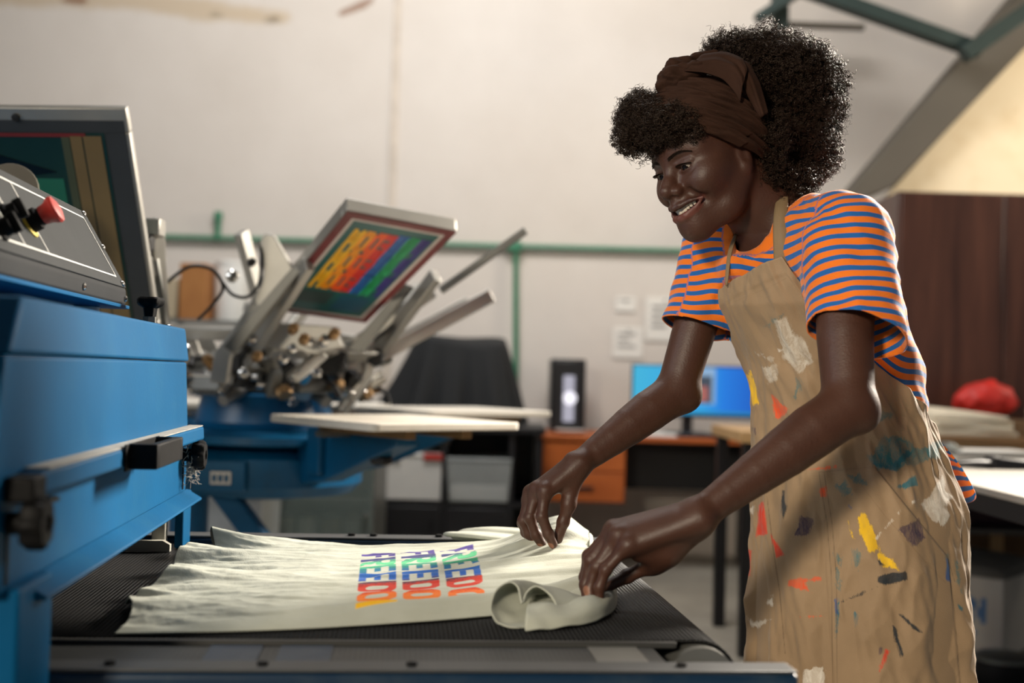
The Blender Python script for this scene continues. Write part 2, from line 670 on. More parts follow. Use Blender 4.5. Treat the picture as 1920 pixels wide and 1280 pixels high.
pinned(1155, 556, 1192, 584, 'small white note with a dark mark pinned highest on the wall behind the far arm', 1)
pinned(1150, 612, 1205, 672, 'white sheet pinned on the wall right above the tower computer', 3)
pinned(1212, 556, 1282, 640, 'large white sheet pinned on the wall next to the striped sleeve', 4)

# =================================================================== furniture along the back
def col_grain(name, base, dark, scale=(9, 9, 0.8), rough=0.4):
    m, nt, b = new_mat(name)
    tc = N(nt, 'ShaderNodeTexCoord')
    mp = N(nt, 'ShaderNodeMapping')
    mp.inputs['Scale'].default_value = scale
    nt.links.new(tc.outputs['Object'], mp.inputs['Vector'])
    n = N(nt, 'ShaderNodeTexNoise')
    n.inputs['Scale'].default_value, n.inputs['Detail'].default_value, n.inputs['Roughness'].default_value = 1.6, 8, 0.65
    nt.links.new(mp.outputs['Vector'], n.inputs['Vector'])
    r = N(nt, 'ShaderNodeValToRGB')
    r.color_ramp.elements[0].position, r.color_ramp.elements[1].position = 0.35, 0.68
    r.color_ramp.elements[0].color, r.color_ramp.elements[1].color = (*dark, 1), (*base, 1)
    nt.links.new(n.outputs['Fac'], r.inputs['Fac'])
    nt.links.new(r.outputs['Color'], b.inputs['Base Color'])
    b.inputs['Roughness'].default_value = rough
    return m


m_black = mat('black_laminate', srgb(20, 20, 23), 0.45, var=0.1)
m_blackmetal = mat('black_metal', srgb(28, 28, 31), 0.4, metal=0.4)
m_grey = mat('grey_plastic', srgb(120, 120, 118), 0.5)
m_white = mat('white_plastic', srgb(222, 220, 214), 0.4, var=0.04)

# dark wooden wardrobe
m_dwood = col_grain('dark_walnut_veneer', srgb(88, 55, 43), srgb(54, 32, 26), (7, 7, 0.5), 0.35)
a = P(1684, 358, 5.6)
wd = thing('wardrobe', 'tall dark walnut wardrobe under the pale cream wall', 'wardrobe', (a.x + 0.7, 5.85, 0))
MB().box((a.x, 5.6, 0.08), (a.x + 1.5, 6.12, a.z)).build('carcass', m_dwood, wd, bevel=0.004)
MB().box((a.x + 0.02, 5.62, 0), (a.x + 1.48, 6.1, 0.08)).build('plinth', m_black, wd)
for i in range(3):
    d_ = MB().box((a.x + 0.012 + i * 0.495, 5.58, 0.10), (a.x + 0.012 + i * 0.495 + 0.488, 5.5995, a.z - 0.012)).build('door', m_dwood, wd, bevel=0.003)
    MB().tube([(a.x + 0.45 + i * 0.495, 5.555, 0.95), (a.x + 0.45 + i * 0.495, 5.555, 1.07)], 0.006, 8).build('handle', m_grey, d_)

# orange computer desk
m_orange = col_grain('orange_beech_laminate', srgb(196, 104, 42), srgb(170, 84, 32), (1.0, 6, 6), 0.45)
x0, x1 = P(1008, 820, 6.2).x, P(1440, 820, 6.2).x
dk = thing('computer_desk', 'orange beech office desk with a black panel against the back wall', 'desk', ((x0 + x1) / 2, 6.5, 0))
MB().box((x0, 6.2, 0.712), (x1, 6.88, 0.74)).build('desk_top', m_orange, dk, bevel=0.004)
pz = 0.385
MB().box((x0 + 0.03, 6.23, pz), (x0 + 0.47, 6.75, 0.711)).build('pedestal', m_orange, dk, bevel=0.003)
for i in range(2):
    z_ = pz + 0.006 + i * 0.16
    d_ = MB().box((x0 + 0.036, 6.212, z_), (x0 + 0.464, 6.2295, z_ + 0.152)).build('drawer', m_orange, dk, bevel=0.003)
    MB().box((x0 + 0.20, 6.200, z_ + 0.066), (x0 + 0.30, 6.212, z_ + 0.080)).build('drawer_handle', m_black, d_, bevel=0.003)
MB().box((x0 + 0.47, 6.60, 0.43), (x1 - 0.03, 6.62, 0.711)).build('modesty_panel', m_black, dk)
MB().box((x0 + 0.0, 6.22, 0), (x0 + 0.03, 6.86, 0.711)).build('side_panel', m_black, dk, bevel=0.003)
MB().box((x1 - 0.03, 6.22, 0), (x1, 6.86, 0.711)).build('side_panel', m_black, dk, bevel=0.003)

# tower computer with a lit strip
a, b = P(1034, 672, 6.45), P(1096, 800, 6.45)
pc = thing('tower_computer', 'black tower computer with a glowing white strip on the orange desk', 'computer', ((a.x + b.x) / 2, 6.55, 0.74))
MB().box((a.x, 6.45, 0.752), (b.x, 6.84, a.z)).build('case', m_blackmetal, pc, bevel=0.008)
MB().box((a.x + 0.012, 6.436, 0.765), (b.x - 0.012, 6.4495, a.z - 0.012)).build('front_panel', m_black, pc, bevel=0.006)
w_ = b.x - a.x
MB().box((a.x + w_ * 0.36, 6.430, 0.80), (b.x - w_ * 0.32, 6.436, a.z - 0.09)).build('light_strip', emit('cool_white_glow', (0.74, 0.72, 0.86), 0.55), pc, bevel=0.003)
MB().lathe(((a.x + b.x) / 2 + 0.01, 6.4295, 0.93), (0, -1, 0), [(0.035, 0), (0.036, 0.003), (0.02, 0.005)], 20).build('light_ring', emit('bright_white_glow', (0.95, 0.92, 1.0), 1.2), pc)
for dx in (a.x + 0.02, b.x - 0.05):
    MB().box((dx, 6.47, 0.7405), (dx + 0.03, 6.82, 0.752)).build('foot', m_grey, pc)

# monitor
a, b = P(1188, 684, 6.6), P(1420, 780, 6.6)
mo = thing('computer_monitor', 'wide monitor with a bright blue desktop on the orange desk', 'monitor', ((a.x + b.x) / 2, 6.62, 0.74))
w_, h_ = b.x - a.x, a.z - b.z
MB().box((a.x - 0.008, 6.6, b.z - 0.018), (b.x + 0.008, 6.635, a.z + 0.008)).build('bezel', m_black, mo, bevel=0.004)
ms, nt_, b_ = new_mat('lit_blue_screen')
tc_ = N(nt_, 'ShaderNodeTexCoord')
sx_ = N(nt_, 'ShaderNodeSeparateXYZ')
nt_.links.new(tc_.outputs['Generated'], sx_.inputs[0])
rp_ = N(nt_, 'ShaderNodeValToRGB')
rp_.color_ramp.elements[0].color = (*srgb(60, 190, 232), 1)
rp_.color_ramp.elements[1].color = (*srgb(10, 96, 205), 1)
e_ = rp_.color_ramp.elements.new(0.55)
e_.color = (*srgb(40, 170, 240), 1)
e_ = rp_.color_ramp.elements.new(0.72)
e_.color = (*srgb(16, 130, 236), 1)
nt_.links.new(sx_.outputs[0], rp_.inputs['Fac'])
nt_.links.new(rp_.outputs['Color'], b_.inputs['Emission Color'])
b_.inputs['Emission Strength'].default_value = 0.85
b_.inputs['Base Color'].default_value = (0.01, 0.01, 0.01, 1)
sc_ = MB().box((a.x, 6.5965, b.z), (b.x, 6.5998, a.z)).build('screen', ms, mo)


def win(px0, py0, px1, py1, name, m, y):
    p, q = P(px0, py0, 6.6), P(px1, py1, 6.6)
    MB().box((p.x, y, q.z), (q.x, y + 0.0008, p.z)).build(name, m, sc_)


win(1284, 688, 1340, 758, 'open_window', emit('pale_window_glow', srgb(150, 188, 226), 0.8), 6.5955)
win(1296, 704, 1334, 756, 'picture_window', emit('dark_window_glow', srgb(64, 76, 92), 0.8), 6.5945)
win(1304, 724, 1326, 752, 'picture', emit('pink_picture_glow', srgb(196, 112, 104), 0.7), 6.5935)
win(1190, 768, 1418, 779, 'task_bar', emit('teal_bar_glow', srgb(30, 150, 196), 0.8), 6.5955)
xm = P(1290, 790, 6.6).x
MB().box((xm - 0.03, 6.628, 0.75), (xm + 0.03, 6.65, b.z + 0.1)).build('stand', m_black, mo, bevel=0.004)
MB().box((xm - 0.13, 6.53, 0.7402), (xm + 0.13, 6.72, 0.752)).build('stand_base', m_black, mo, bevel=0.004)
a = P(1200, 806, 6.3)
for i in range(3):
    tag(MB(Matrix.Translation((a.x + 0.02 * i, 6.30 + 0.02 * i, 0.7405 + i * 0.003)) @ Matrix.Rotation(0.1 * i, 4, 'Z')).box((0, 0, 0), (0.21, 0.28, 0.0025)).build('paper_sheet', m_paper),
        ('white paper lying at the bottom of the loose pile on the orange desk', 'white paper in the middle of the loose pile on the orange desk', 'white paper on top of the loose pile on the orange desk')[i], 'paper', 'papers on the desk')
kb = thing('keyboard', 'black keyboard lying on the orange desk below the monitor', 'keyboard', (xm + 0.1, 6.33, 0.7405))
MB().box((xm - 0.1, 6.27, 0.7405), (xm + 0.3, 6.40, 0.755)).build('base', m_black, kb, bevel=0.004)
for r_ in range(4):
    MB().box((xm - 0.09, 6.28 + r_ * 0.028, 0.7552), (xm + 0.29, 6.302 + r_ * 0.028, 0.760)).build('key_row', m_blackmetal, kb, bevel=0.002)
tag(MB().lathe((x0 + 0.18, 6.36, 0.7405), (0, 0, 1), [(0.05, 0), (0.085, 0.012), (0.09, 0.02), (0.085, 0.021), (0.05, 0.008)], 24).build('saucer', m_white), 'white dish on the orange desk in front of the tower computer', 'dish')

# black cabinet with pull-out bins
YC = 5.6
x0, x1 = P(705, 800, YC).x, P(1012, 800, YC).x
ZT = 0.80
ca = thing('storage_cabinet', 'low black cabinet with open bays below the covered machine', 'cabinet', ((x0 + x1) / 2, YC + 0.3, 0))
MB().box((x0 - 0.02, YC - 0.02, ZT - 0.03), (x1 + 0.03, YC + 0.58, ZT)).build('top', m_black, ca, bevel=0.004)
xs_ = [x0, (x0 + x1) / 2 - 0.06, x1 - 0.13, x1]
for x in xs_:
    MB().box((x - 0.012, YC, 0.0), (x + 0.012, YC + 0.56, ZT - 0.0301)).build('upright', m_black, ca)
MB().box((x0 + 0.013, YC + 0.53, 0.0), (x1 - 0.013, YC + 0.55, ZT - 0.031)).build('back_panel', m_black, ca)
zs_ = 1.05 - (930 - 697) / 2200 * YC
MB().box((x0 + 0.013, YC + 0.01, zs_ - 0.04), (x1 - 0.013, YC + 0.52, zs_ - 0.02)).build('shelf', m_black, ca)
for i in range(2):
    d_ = MB().box((xs_[i] + 0.014, YC - 0.015, 0.03), (xs_[i + 1] - 0.014, YC + 0.002, zs_ - 0.045)).build('door', m_black, ca, bevel=0.003)
    MB().box((xs_[i + 1] - 0.06, YC - 0.028, zs_ - 0.20), (xs_[i + 1] - 0.045, YC - 0.0152, zs_ - 0.10)).build('handle', m_blackmetal, d_)
m_redp = mat('red_plastic', srgb(168, 40, 30), 0.4)
a, b = P(717, 846, YC), P(834, 896, YC)
bn = thing('storage_bin', 'white bin with red clips in the left bay of the black cabinet', 'bin', ((a.x + b.x) / 2, YC + 0.2, zs_ - 0.02), 'bins in the black cabinet')
MB().hexa([(a.x + 0.012, YC + 0.02, zs_ - 0.0195), (b.x - 0.012, YC + 0.02, zs_ - 0.0195), (b.x - 0.012, YC + 0.36, zs_ - 0.0195), (a.x + 0.012, YC + 0.36, zs_ - 0.0195),
           (a.x, YC + 0.005, a.z - 0.02), (b.x, YC + 0.005, a.z - 0.02), (b.x, YC + 0.38, a.z - 0.02), (a.x, YC + 0.38, a.z - 0.02)]).build('tub', m_white, bn, bevel=0.006)
MB().box((a.x - 0.004, YC, a.z - 0.0199), (b.x + 0.004, YC + 0.385, a.z - 0.004)).build('lid', m_white, bn, bevel=0.004)
for fx in (0.16, 0.82):
    MB().box((a.x + (b.x - a.x) * fx - 0.05, YC - 0.006, a.z - 0.035), (a.x + (b.x - a.x) * fx + 0.04, YC + 0.004, a.z - 0.004)).build('clip', m_redp, bn, bevel=0.002)
m_clear = mat('frosted_clear_plastic', srgb(176, 180, 178), 0.25, var=0.06)
m_clear.node_tree.nodes['Principled BSDF'].inputs['Alpha'].default_value = 0.62
a, b = P(838, 862, YC), P(958, 926, YC)
bn = thing('storage_bin', 'frosted clear bin in the right bay of the black cabinet', 'bin', ((a.x + b.x) / 2, YC + 0.2, zs_ - 0.02), 'bins in the black cabinet')
MB().hexa([(a.x + 0.012, YC + 0.0, zs_ - 0.0195), (b.x - 0.012, YC + 0.0, zs_ - 0.0195), (b.x - 0.012, YC + 0.36, zs_ - 0.0195), (a.x + 0.012, YC + 0.36, zs_ - 0.0195),
           (a.x, YC - 0.015, a.z), (b.x, YC - 0.015, a.z), (b.x, YC + 0.38, a.z), (a.x, YC + 0.38, a.z)]).build('tub', m_clear, bn, bevel=0.006)
MB().box((a.x + 0.02, YC + 0.02, zs_ - 0.012), (b.x - 0.02, YC + 0.34, zs_ + 0.06)).build('contents', m_white, bn, bevel=0.01)
MB().box((a.x - 0.004, YC - 0.02, a.z + 0.0005), (b.x + 0.004, YC + 0.385, a.z + 0.012)).build('lid', m_clear, bn, bevel=0.004)

# machine under a black cloth
cx, cy = P(862, 750, 5.95).x, 5.96
nu, nv = 150, 26
ph = np.linspace(0, 2 * math.pi, nu, endpoint=False)
tt_ = np.linspace(0, 1, nv)
PH, T = [q.ravel() for q in np.meshgrid(ph, tt_, indexing='ij')]
topz = P(862, 634, 5.95).z
flare = np.clip((T - 0.28) / 0.72, 0, 1)
rx = np.where(T < 0.28, 0.22 * (T / 0.28) ** 0.6, 0.22 + 0.085 * flare ** 0.8)
rx = rx + 0.13 * flare ** 1.3 * np.clip(-np.cos(PH), 0, 1) ** 2
ry = np.where(T < 0.28, 0.19 * (T / 0.28) ** 0.6, 0.19 + 0.07 * flare)
fo = 1 + 0.10 * flare * np.sin(PH * 11 + 1.5 * np.sin(PH * 3)) + 0.05 * flare * np.sin(PH * 23)
sq = (np.abs(np.cos(PH)) ** 4 + np.abs(np.sin(PH)) ** 4) ** -0.25
Z = topz - 0.02 * (T / 0.28).clip(0, 1) ** 3 - 0.05 * np.clip(np.cos(PH), 0, 1) * 0 - (topz - ZT - 0.022) * flare + 0.022 * np.sin(PH * 2 + 0.7) * (T / 0.28).clip(0, 1) * (1 - flare)
V = np.stack([cx + rx * fo * sq * np.cos(PH), cy + ry * fo * sq * np.sin(PH), Z], 1)
m_cloth = mat('black_cloth', srgb(20, 22, 24), 0.85, var=0.15, scale=6)
cm = thing('covered_machine', 'machine hidden under a draped black cloth on the black cabinet', 'covered machine', (cx, cy, ZT))
cl = np_mesh('dust_cover', V, grid_faces(nu, nv, True), m_cloth, cm)
s_ = cl.modifiers.new('thick', 'SOLIDIFY')
s_.thickness = 0.004
MB().box((cx - 0.14, cy - 0.12, ZT + 0.0005), (cx + 0.14, cy + 0.12, topz - 0.07)).build('machine_body', m_blackmetal, cm, bevel=0.02)
a, b = P(622, 712, 5.9), P(694, 750, 5.9)
lb = thing('low_printer', 'low dark grey printer beside the covered machine on the black cabinet', 'printer', ((a.x + b.x) / 2, 5.9, ZT))
MB().hexa([(a.x, 5.85, ZT + 0.0005), (b.x, 5.85, ZT + 0.0005), (b.x, 6.2, ZT + 0.0005), (a.x, 6.2, ZT + 0.0005), (a.x + 0.03, 5.9, a.z), (b.x - 0.05, 5.9, a.z), (b.x - 0.05, 6.18, a.z), (a.x + 0.03, 6.18, a.z)]).build('housing', mat('dark_grey_plastic', srgb(74, 72, 70), 0.5), lb, bevel=0.012)
MB().box((a.x + 0.03, 5.82, ZT + 0.02), (b.x - 0.03, 5.85, ZT + 0.035)).build('tray', m_black, lb)

# glazed steel cabinet and a white crate behind the press
m_steelc = mat('brushed_steel', srgb(122, 124, 120), 0.4, metal=0.6, var=0.1)
m_glass = mat('smoky_cabinet_glass', srgb(150, 166, 160), 0.12, var=0.1, scale=3)
m_glass.node_tree.nodes['Principled BSDF'].inputs['Alpha'].default_value = 0.28
a, b = P(492, 838, 4.9), P(698, 1040, 4.9)
gc = thing('glass_cabinet', 'low steel cabinet with a smoky glass door behind the blue press', 'cabinet', ((a.x + b.x) / 2, 5.1, 0))
zt = 0.74
MB().box((a.x, 4.9, zt - 0.02), (b.x, 5.4, zt)).build('top', m_steelc, gc, bevel=0.003)
MB().box((a.x, 5.38, 0.03), (b.x, 5.4, zt - 0.0205)).build('back_panel', m_steelc, gc)
for x in (a.x, b.x - 0.02):
    MB().box((x, 4.9, 0.0), (x + 0.02, 5.379, zt - 0.0205)).build('side_panel', m_steelc, gc)
for z in (0.03, 0.28, 0.5):
    MB().box((a.x + 0.0205, 4.92, z), (b.x - 0.0205, 5.375, z + 0.012)).build('shelf', m_steelc, gc)
d_ = MB().box((a.x + 0.004, 4.885, 0.03), (b.x - 0.004, 4.897, zt - 0.025)).build('door', m_glass, gc, bevel=0.002)
MB().lathe((b.x - 0.03, 4.885, 0.45), (0, -1, 0), [(0.012, 0), (0.014, 0.01), (0.01, 0.02)], 14).build('knob', m_steelc, d_)
m_cans = [mat('tin_label_beige', srgb(188, 178, 156), 0.5), mat('tin_label_white', srgb(214, 212, 204), 0.5), mat('tin_label_brown', srgb(150, 132, 104), 0.5), mat('tin_label_grey', srgb(150, 156, 150), 0.5)]
CAN = [('beige tin on the left of the glass cabinet\'s middle shelf', 0), ('white tin second from the left on the glass cabinet\'s middle shelf', 1), ('brown tin right of centre on the glass cabinet\'s middle shelf', 2), ('grey tin nearest the knob on the glass cabinet\'s middle shelf', 3)]
for i, (lb_, k) in enumerate(CAN):
    c_ = (a.x + 0.075 + i * 0.10, 5.05, 0.2925)
    t = thing('ink_tin', lb_, 'tin', c_, 'tins in the glass cabinet')
    MB().lathe(c_, (0, 0, 1), [(0.042, 0), (0.044, 0.004), (0.044, 0.12), (0.042, 0.124)], 20).build('can', m_cans[k], t)
    MB().lathe((c_[0], c_[1], c_[2] + 0.1245), (0, 0, 1), [(0.044, 0), (0.044, 0.012), (0.036, 0.013)], 20).build('lid', m_steelc, t)
a, b = P(372, 918, 4.5), P(492, 1010, 4.5)
cr = thing('plastic_crate', 'white plastic crate behind the blue leg of the press', 'crate', ((a.x + b.x) / 2, 4.7, 0))
MB().hexa([(a.x + 0.015, 4.5, 0.0005), (b.x - 0.015, 4.5, 0.0005), (b.x - 0.015, 4.85, 0.0005), (a.x + 0.015, 4.85, 0.0005), (a.x, 4.49, a.z - 0.03), (b.x, 4.49, a.z - 0.03), (b.x, 4.86, a.z - 0.03), (a.x, 4.86, a.z - 0.03)]).build('tub', mat('pale_grey_plastic', srgb(196, 200, 200), 0.4), cr, bevel=0.01)
MB().box((a.x - 0.012, 4.478, a.z - 0.0295), (b.x + 0.012, 4.872, a.z)).build('rim', m_white, cr, bevel=0.006)

# left background: shelf with a brown board and white roll
a, b = P(300, 452, 5.6), P(520, 640, 5.6)
sh = thing('wall_shelf', 'grey steel shelf unit behind the screen printing press', 'shelf', ((a.x + b.x) / 2, 5.8, 0))
for x in (a.x, b.x):
    for y in (5.6, 6.0):
        MB().box((x - 0.015, y - 0.015, 0), (x + 0.015, y + 0.015, P(300, 600, 5.6).z + 0.02)).build('post', m_steelc, sh)
for py in (600, 700, 800):
    z = P(400, py, 5.6).z
    MB().box((a.x - 0.02, 5.58, z - 0.012), (b.x + 0.02, 6.03, z + 0.0)).build('shelf_board', m_steelc, sh)
zs1 = P(400, 600, 5.6).z
a, b = P(338, 492, 5.62), P(384, 600, 5.62)
tag(MB().box((a.x, 5.62, zs1 + 0.0005), (b.x, 5.85, a.z)).build('cardboard_box', col_grain('brown_card', srgb(170, 116, 62), srgb(152, 98, 50), (2, 2, 2), 0.8), bevel=0.004), 'upright brown cardboard box on the grey shelf unit', 'box')
a, b = P(392, 486, 5.66), P(452, 600, 5.66)
wj = thing('white_canister', 'white canister on the grey shelf unit right of the brown box', 'canister', ((a.x + b.x) / 2, 5.75, zs1))
r_ = (b.x - a.x) / 2
MB().lathe(((a.x + b.x) / 2, 5.78, zs1 + 0.0005), (0, 0, 1), [(r_ * 0.96, 0), (r_, 0.01), (r_, a.z - zs1 - 0.04), (r_ * 0.92, a.z - zs1 - 0.02)], 28).build('drum', m_white, wj)
MB().lathe(((a.x + b.x) / 2, 5.78, a.z - 0.02), (0, 0, 1), [(r_ * 0.97, 0), (r_ * 0.97, 0.02), (r_ * 0.9, 0.024)], 28).build('lid', m_white, wj)
a, b = P(305, 470, 5.7), P(400, 492, 5.7)
tag(MB().box((P(300, 560, 5.64).x, 5.64, zs1 + 0.0005), (P(333, 560, 5.64).x, 5.9, P(300, 520, 5.64).z)).build('paint_tub', mat('beige_tub', srgb(176, 160, 132), 0.6), bevel=0.012), 'small beige tub left of the brown box on the grey shelf unit', 'tub')

# tan topped table behind the woman
m_tan = col_grain('light_pine', srgb(196, 160, 112), srgb(176, 138, 90), (1, 5, 5), 0.5)
x0 = P(1384, 815, 4.5).x
zt = 1.05 - (806 - 713) / 2200 * 4.5
wt = thing('work_table', 'black legged work table with a pine top behind the woman', 'table', (x0 + 0.35, 4.8, 0))
MB().box((x0, 4.45, zt - 0.045), (x0 + 0.29, 5.1, zt)).build('table_top', m_tan, wt, bevel=0.004)
for x in (x0 + 0.04, x0 + 0.25):
    for y in (4.5, 5.05):
        MB().box((x - 0.024, y - 0.024, 0), (x + 0.024, y + 0.024, zt - 0.0455)).build('leg', m_blackmetal, wt, bevel=0.003)
MB().box((x0 + 0.10, 4.49, 0.16), (x0 + 0.22, 4.52, 0.20)).build('stretcher', m_blackmetal, wt)

# white topped table at the right with things on it
m_wtop = mat('white_laminate', srgb(152, 147, 138), 0.5, var=0.06, scale=5, dirt=srgb(132, 124, 114), dirt_amt=0.3)
ta = thing('packing_table', 'white topped table with black edge behind the woman at the right', 'table', (1.9, 3.9, 0))
TZ = 0.80
MB().box((1.19, 2.5, TZ - 0.018), (2.6, 5.2, TZ)).build('table_top', m_wtop, ta, bevel=0.002)
MB().box((1.193, 2.503, TZ - 0.065), (2.597, 5.197, TZ - 0.0185)).build('apron_frame', m_black, ta)
for x in (1.225, 2.56):
    for y in (2.54, 5.16):
        MB().box((x - 0.025, y - 0.025, 0), (x + 0.025, y + 0.025, TZ - 0.0655)).build('leg', m_blackmetal, ta, bevel=0.003)
MB().box((1.26, 4.82, 0.45), (2.52, 5.13, 0.47)).build('lower_shelf', mat('grey_board', srgb(96, 92, 88), 0.6), ta)

# stack of boards and a pad of paper
def slab(px0, px1, y0, y1, z0, z1, name, m, skew=0.0):
    xa, xb = P(px0, 800, y0).x, P(px1, 800, y0).x
    return MB(Matrix.Translation(((xa + xb) / 2, (y0 + y1) / 2, 0)) @ Matrix.Rotation(skew, 4, 'Z')).box((-(xb - xa) / 2, -(y1 - y0) / 2, z0), ((xb - xa) / 2, (y1 - y0) / 2, z1)).build(name, m, None, bevel=0.003)


def ph(px, py, Y):
    return P(px, py, Y).z


m_pad = mat('cream_paper_pad', srgb(222, 210, 186), 0.8, var=0.05)
tag(slab(1752, 1960, 4.68, 5.1, 0.8005, 0.824, 'wooden_board', m_tan, 0.06), 'bottom wooden board of the pile on the white topped table', 'board', 'boards under the paper pad')
tag(slab(1740, 1940, 4.66, 5.08, 0.8245, 0.852, 'wooden_board', col_grain('brown_board', srgb(150, 116, 78), srgb(126, 92, 58), (1, 5, 5), 0.5), -0.03), 'top wooden board of the pile under the cream paper pad', 'board', 'boards under the paper pad')
pd = thing('paper_pad', 'thick cream pad of paper on top of the boards on the white table', 'paper pad', (1.75, 4.9, 0.852))
xa, xb = P(1735, 800, 4.75).x, P(1895, 800, 4.75).x
for i in range(4):
    MB(Matrix.Translation(((xa + xb) / 2, 4.88, 0.8525 + i * 0.021)) @ Matrix.Rotation((0.02, -0.03, 0.05, -0.01)[i], 4, 'Z')).box((-(xb - xa) / 2 + 0.006 * i, -0.2, 0), ((xb - xa) / 2 - 0.012 * i, 0.2, 0.0205)).build('sheaf', m_pad, pd, bevel=0.004)
MB().hexa([(xa + 0.05, 4.70, 0.937), (xb - 0.04, 4.70, 0.937), (xb - 0.06, 5.06, 0.937), (xa + 0.02, 5.06, 0.937), (xa + 0.08, 4.76, 0.955), (xb - 0.12, 4.76, 0.948), (xb - 0.13, 5.04, 0.955), (xa + 0.05, 5.04, 0.968)]).build('curled_sheet', m_pad, pd, bevel=0.01)
# red bag: crumpled
FDB = Field()
for px, py, r in [(1812, 752, 0.055), (1836, 742, 0.065), (1862, 738, 0.065), (1884, 754, 0.055), (1848, 760, 0.07)]:
    FDB.u(Ell(P(px, py, 5.36), (r * 1.13, r * 0.95, r * 0.85)), 0.05)
c_ = P(1848, 750, 5.36)
xs, ys, zs = np.arange(c_.x - 0.3, c_.x + 0.3, 0.009), np.arange(5.2, 5.6, 0.009), np.arange(c_.z - 0.25, c_.z + 0.2, 0.009)
V, F = surface(FDB.grid(xs, ys, zs), xs, ys, zs)
V = relax(V, F, 2)
V = V + (vnoise(V * 26, 5) * 0.012)[:, None]
V[:, 2] = np.maximum(V[:, 2], c_.z - 0.085)
zb = c_.z - 0.0855
tag(np_mesh('red_bag', V, F, mat('red_fabric', srgb(188, 34, 24), 0.55, var=0.2, scale=14)), 'crumpled bright red bag in front of the walnut wardrobe', 'bag')
bx = thing('carton', 'brown carton under the red bag in front of the walnut wardrobe', 'box', (c_.x, 5.34, 0))
MB().box((c_.x - 0.21, 5.24, 0.0005), (c_.x + 0.34, 5.46, zb)).build('body', col_grain('kraft_card', srgb(120, 92, 62), srgb(100, 74, 48), (2, 2, 2), 0.8), bx, bevel=0.004)
MB().box((c_.x - 0.02, 5.237, 0.3), (c_.x + 0.04, 5.2395, zb)).build('tape', m_tan, bx)
tag(MB().box((c_.x + 0.20, 5.25, zb + 0.0005), (c_.x + 0.33, 5.40, zb + 0.055)).build('beige_packet', mat('beige_packet_paper', srgb(170, 152, 124), 0.7), bevel=0.006), 'small beige packet to the right of the red bag', 'packet')
# clipboard
cb = thing('clipboard', 'grey clipboard with a steel clip on the white table behind her hip', 'clipboard', (1.77, 4.4, TZ))
Mc = Matrix.Translation((1.79, 4.38, TZ + 0.0005)) @ Matrix.Rotation(0.15, 4, 'Z')
MB(Mc).box((-0.19, -0.12, 0), (0.16, 0.12, 0.012)).build('board', mat('grey_hardboard', srgb(128, 126, 120), 0.5), cb, bevel=0.004)
MB(Mc).box((-0.16, -0.10, 0.0123), (0.15, 0.11, 0.017)).build('paper', m_paper, cb)
MB(Mc).hexa([(-0.19, -0.05, 0.0175), (-0.13, -0.05, 0.0175), (-0.13, 0.05, 0.0175), (-0.19, 0.05, 0.0175), (-0.18, -0.025, 0.045), (-0.16, -0.025, 0.045), (-0.16, 0.025, 0.045), (-0.18, 0.025, 0.045)]).build('clip', m_steelc, cb, bevel=0.004)
# black tape gun lying on the table
tg = thing('black_tool', 'black hand tool lying near the edge of the white table', 'tool', (1.5, 3.65, TZ))
MB().tube([(1.37, 3.60, TZ + 0.013), (1.44, 3.61, TZ + 0.016), (1.50, 3.63, TZ + 0.015)], [0.009, 0.012, 0.011], 10).build('handle', m_black, tg)
MB().tube([(1.40, 3.68, TZ + 0.015), (1.47, 3.67, TZ + 0.018), (1.54, 3.66, TZ + 0.017)], [0.010, 0.014, 0.012], 10).build('handle', m_black, tg)
MB().lathe((1.50, 3.645, TZ + 0.0005), (0, 0, 1), [(0.026, 0), (0.03, 0.01), (0.026, 0.034), (0.012, 0.04)], 18).build('pivot', m_blackmetal, tg)
MB().hexa([(1.49, 3.61, TZ + 0.0008), (1.66, 3.62, TZ + 0.0008), (1.66, 3.70, TZ + 0.0008), (1.49, 3.70, TZ + 0.0008), (1.49, 3.62, TZ + 0.036), (1.64, 3.63, TZ + 0.026), (1.64, 3.69, TZ + 0.026), (1.49, 3.69, TZ + 0.036)]).build('head', m_black, tg, bevel=0.006)

# white carton with blue print on the floor
xa, ya = P(1880, 1220, 4.55).x, 4.55
bx = thing('white_carton', 'white carton with faded blue print on the floor under the white table', 'box', (xa, 4.6, 0))
Mb = Matrix.Translation((xa, ya, 0)) @ Matrix.Rotation(math.radians(-40), 4, 'Z')
zt = 0.31
MB(Mb).box((-0.36, 0, 0.0005), (0, 0.42, zt)).build('body', mat('white_card', srgb(206, 200, 190), 0.75, var=0.05), bx, bevel=0.004)
m_blue_ink = mat('faded_blue_print', srgb(92, 130, 176), 0.7)


def block_text(s, M, h, m, parent, name, depth=0.002, spc=0.78):
    """upright block letters built from bars"""
    G_ = {'A': [(0, 0, .2, 1), (.5, 0, .7, 1), (.2, .8, .5, 1), (.2, .38, .5, .54)], 'N': [(0, 0, .2, 1), (.5, 0, .7, 1), (.2, .55, .35, .9), (.35, .2, .5, .6)],
          'D': [(0, 0, .2, 1), (.2, .82, .55, 1), (.2, 0, .55, .18), (.5, .12, .7, .88)], 'I': [(0.2, 0, .42, 1)], 'C': [(0, .1, .2, .9), (.1, .8, .65, 1), (.1, 0, .65, .2)]}
    for i, ch in enumerate(s):
        b = MB(M)
        for x0, y0, x1, y1 in G_[ch]:
            b.box(((i * spc + x0) * h, -depth, y0 * h), ((i * spc + x1) * h, 0, y1 * h))
        b.build(name, m, parent)


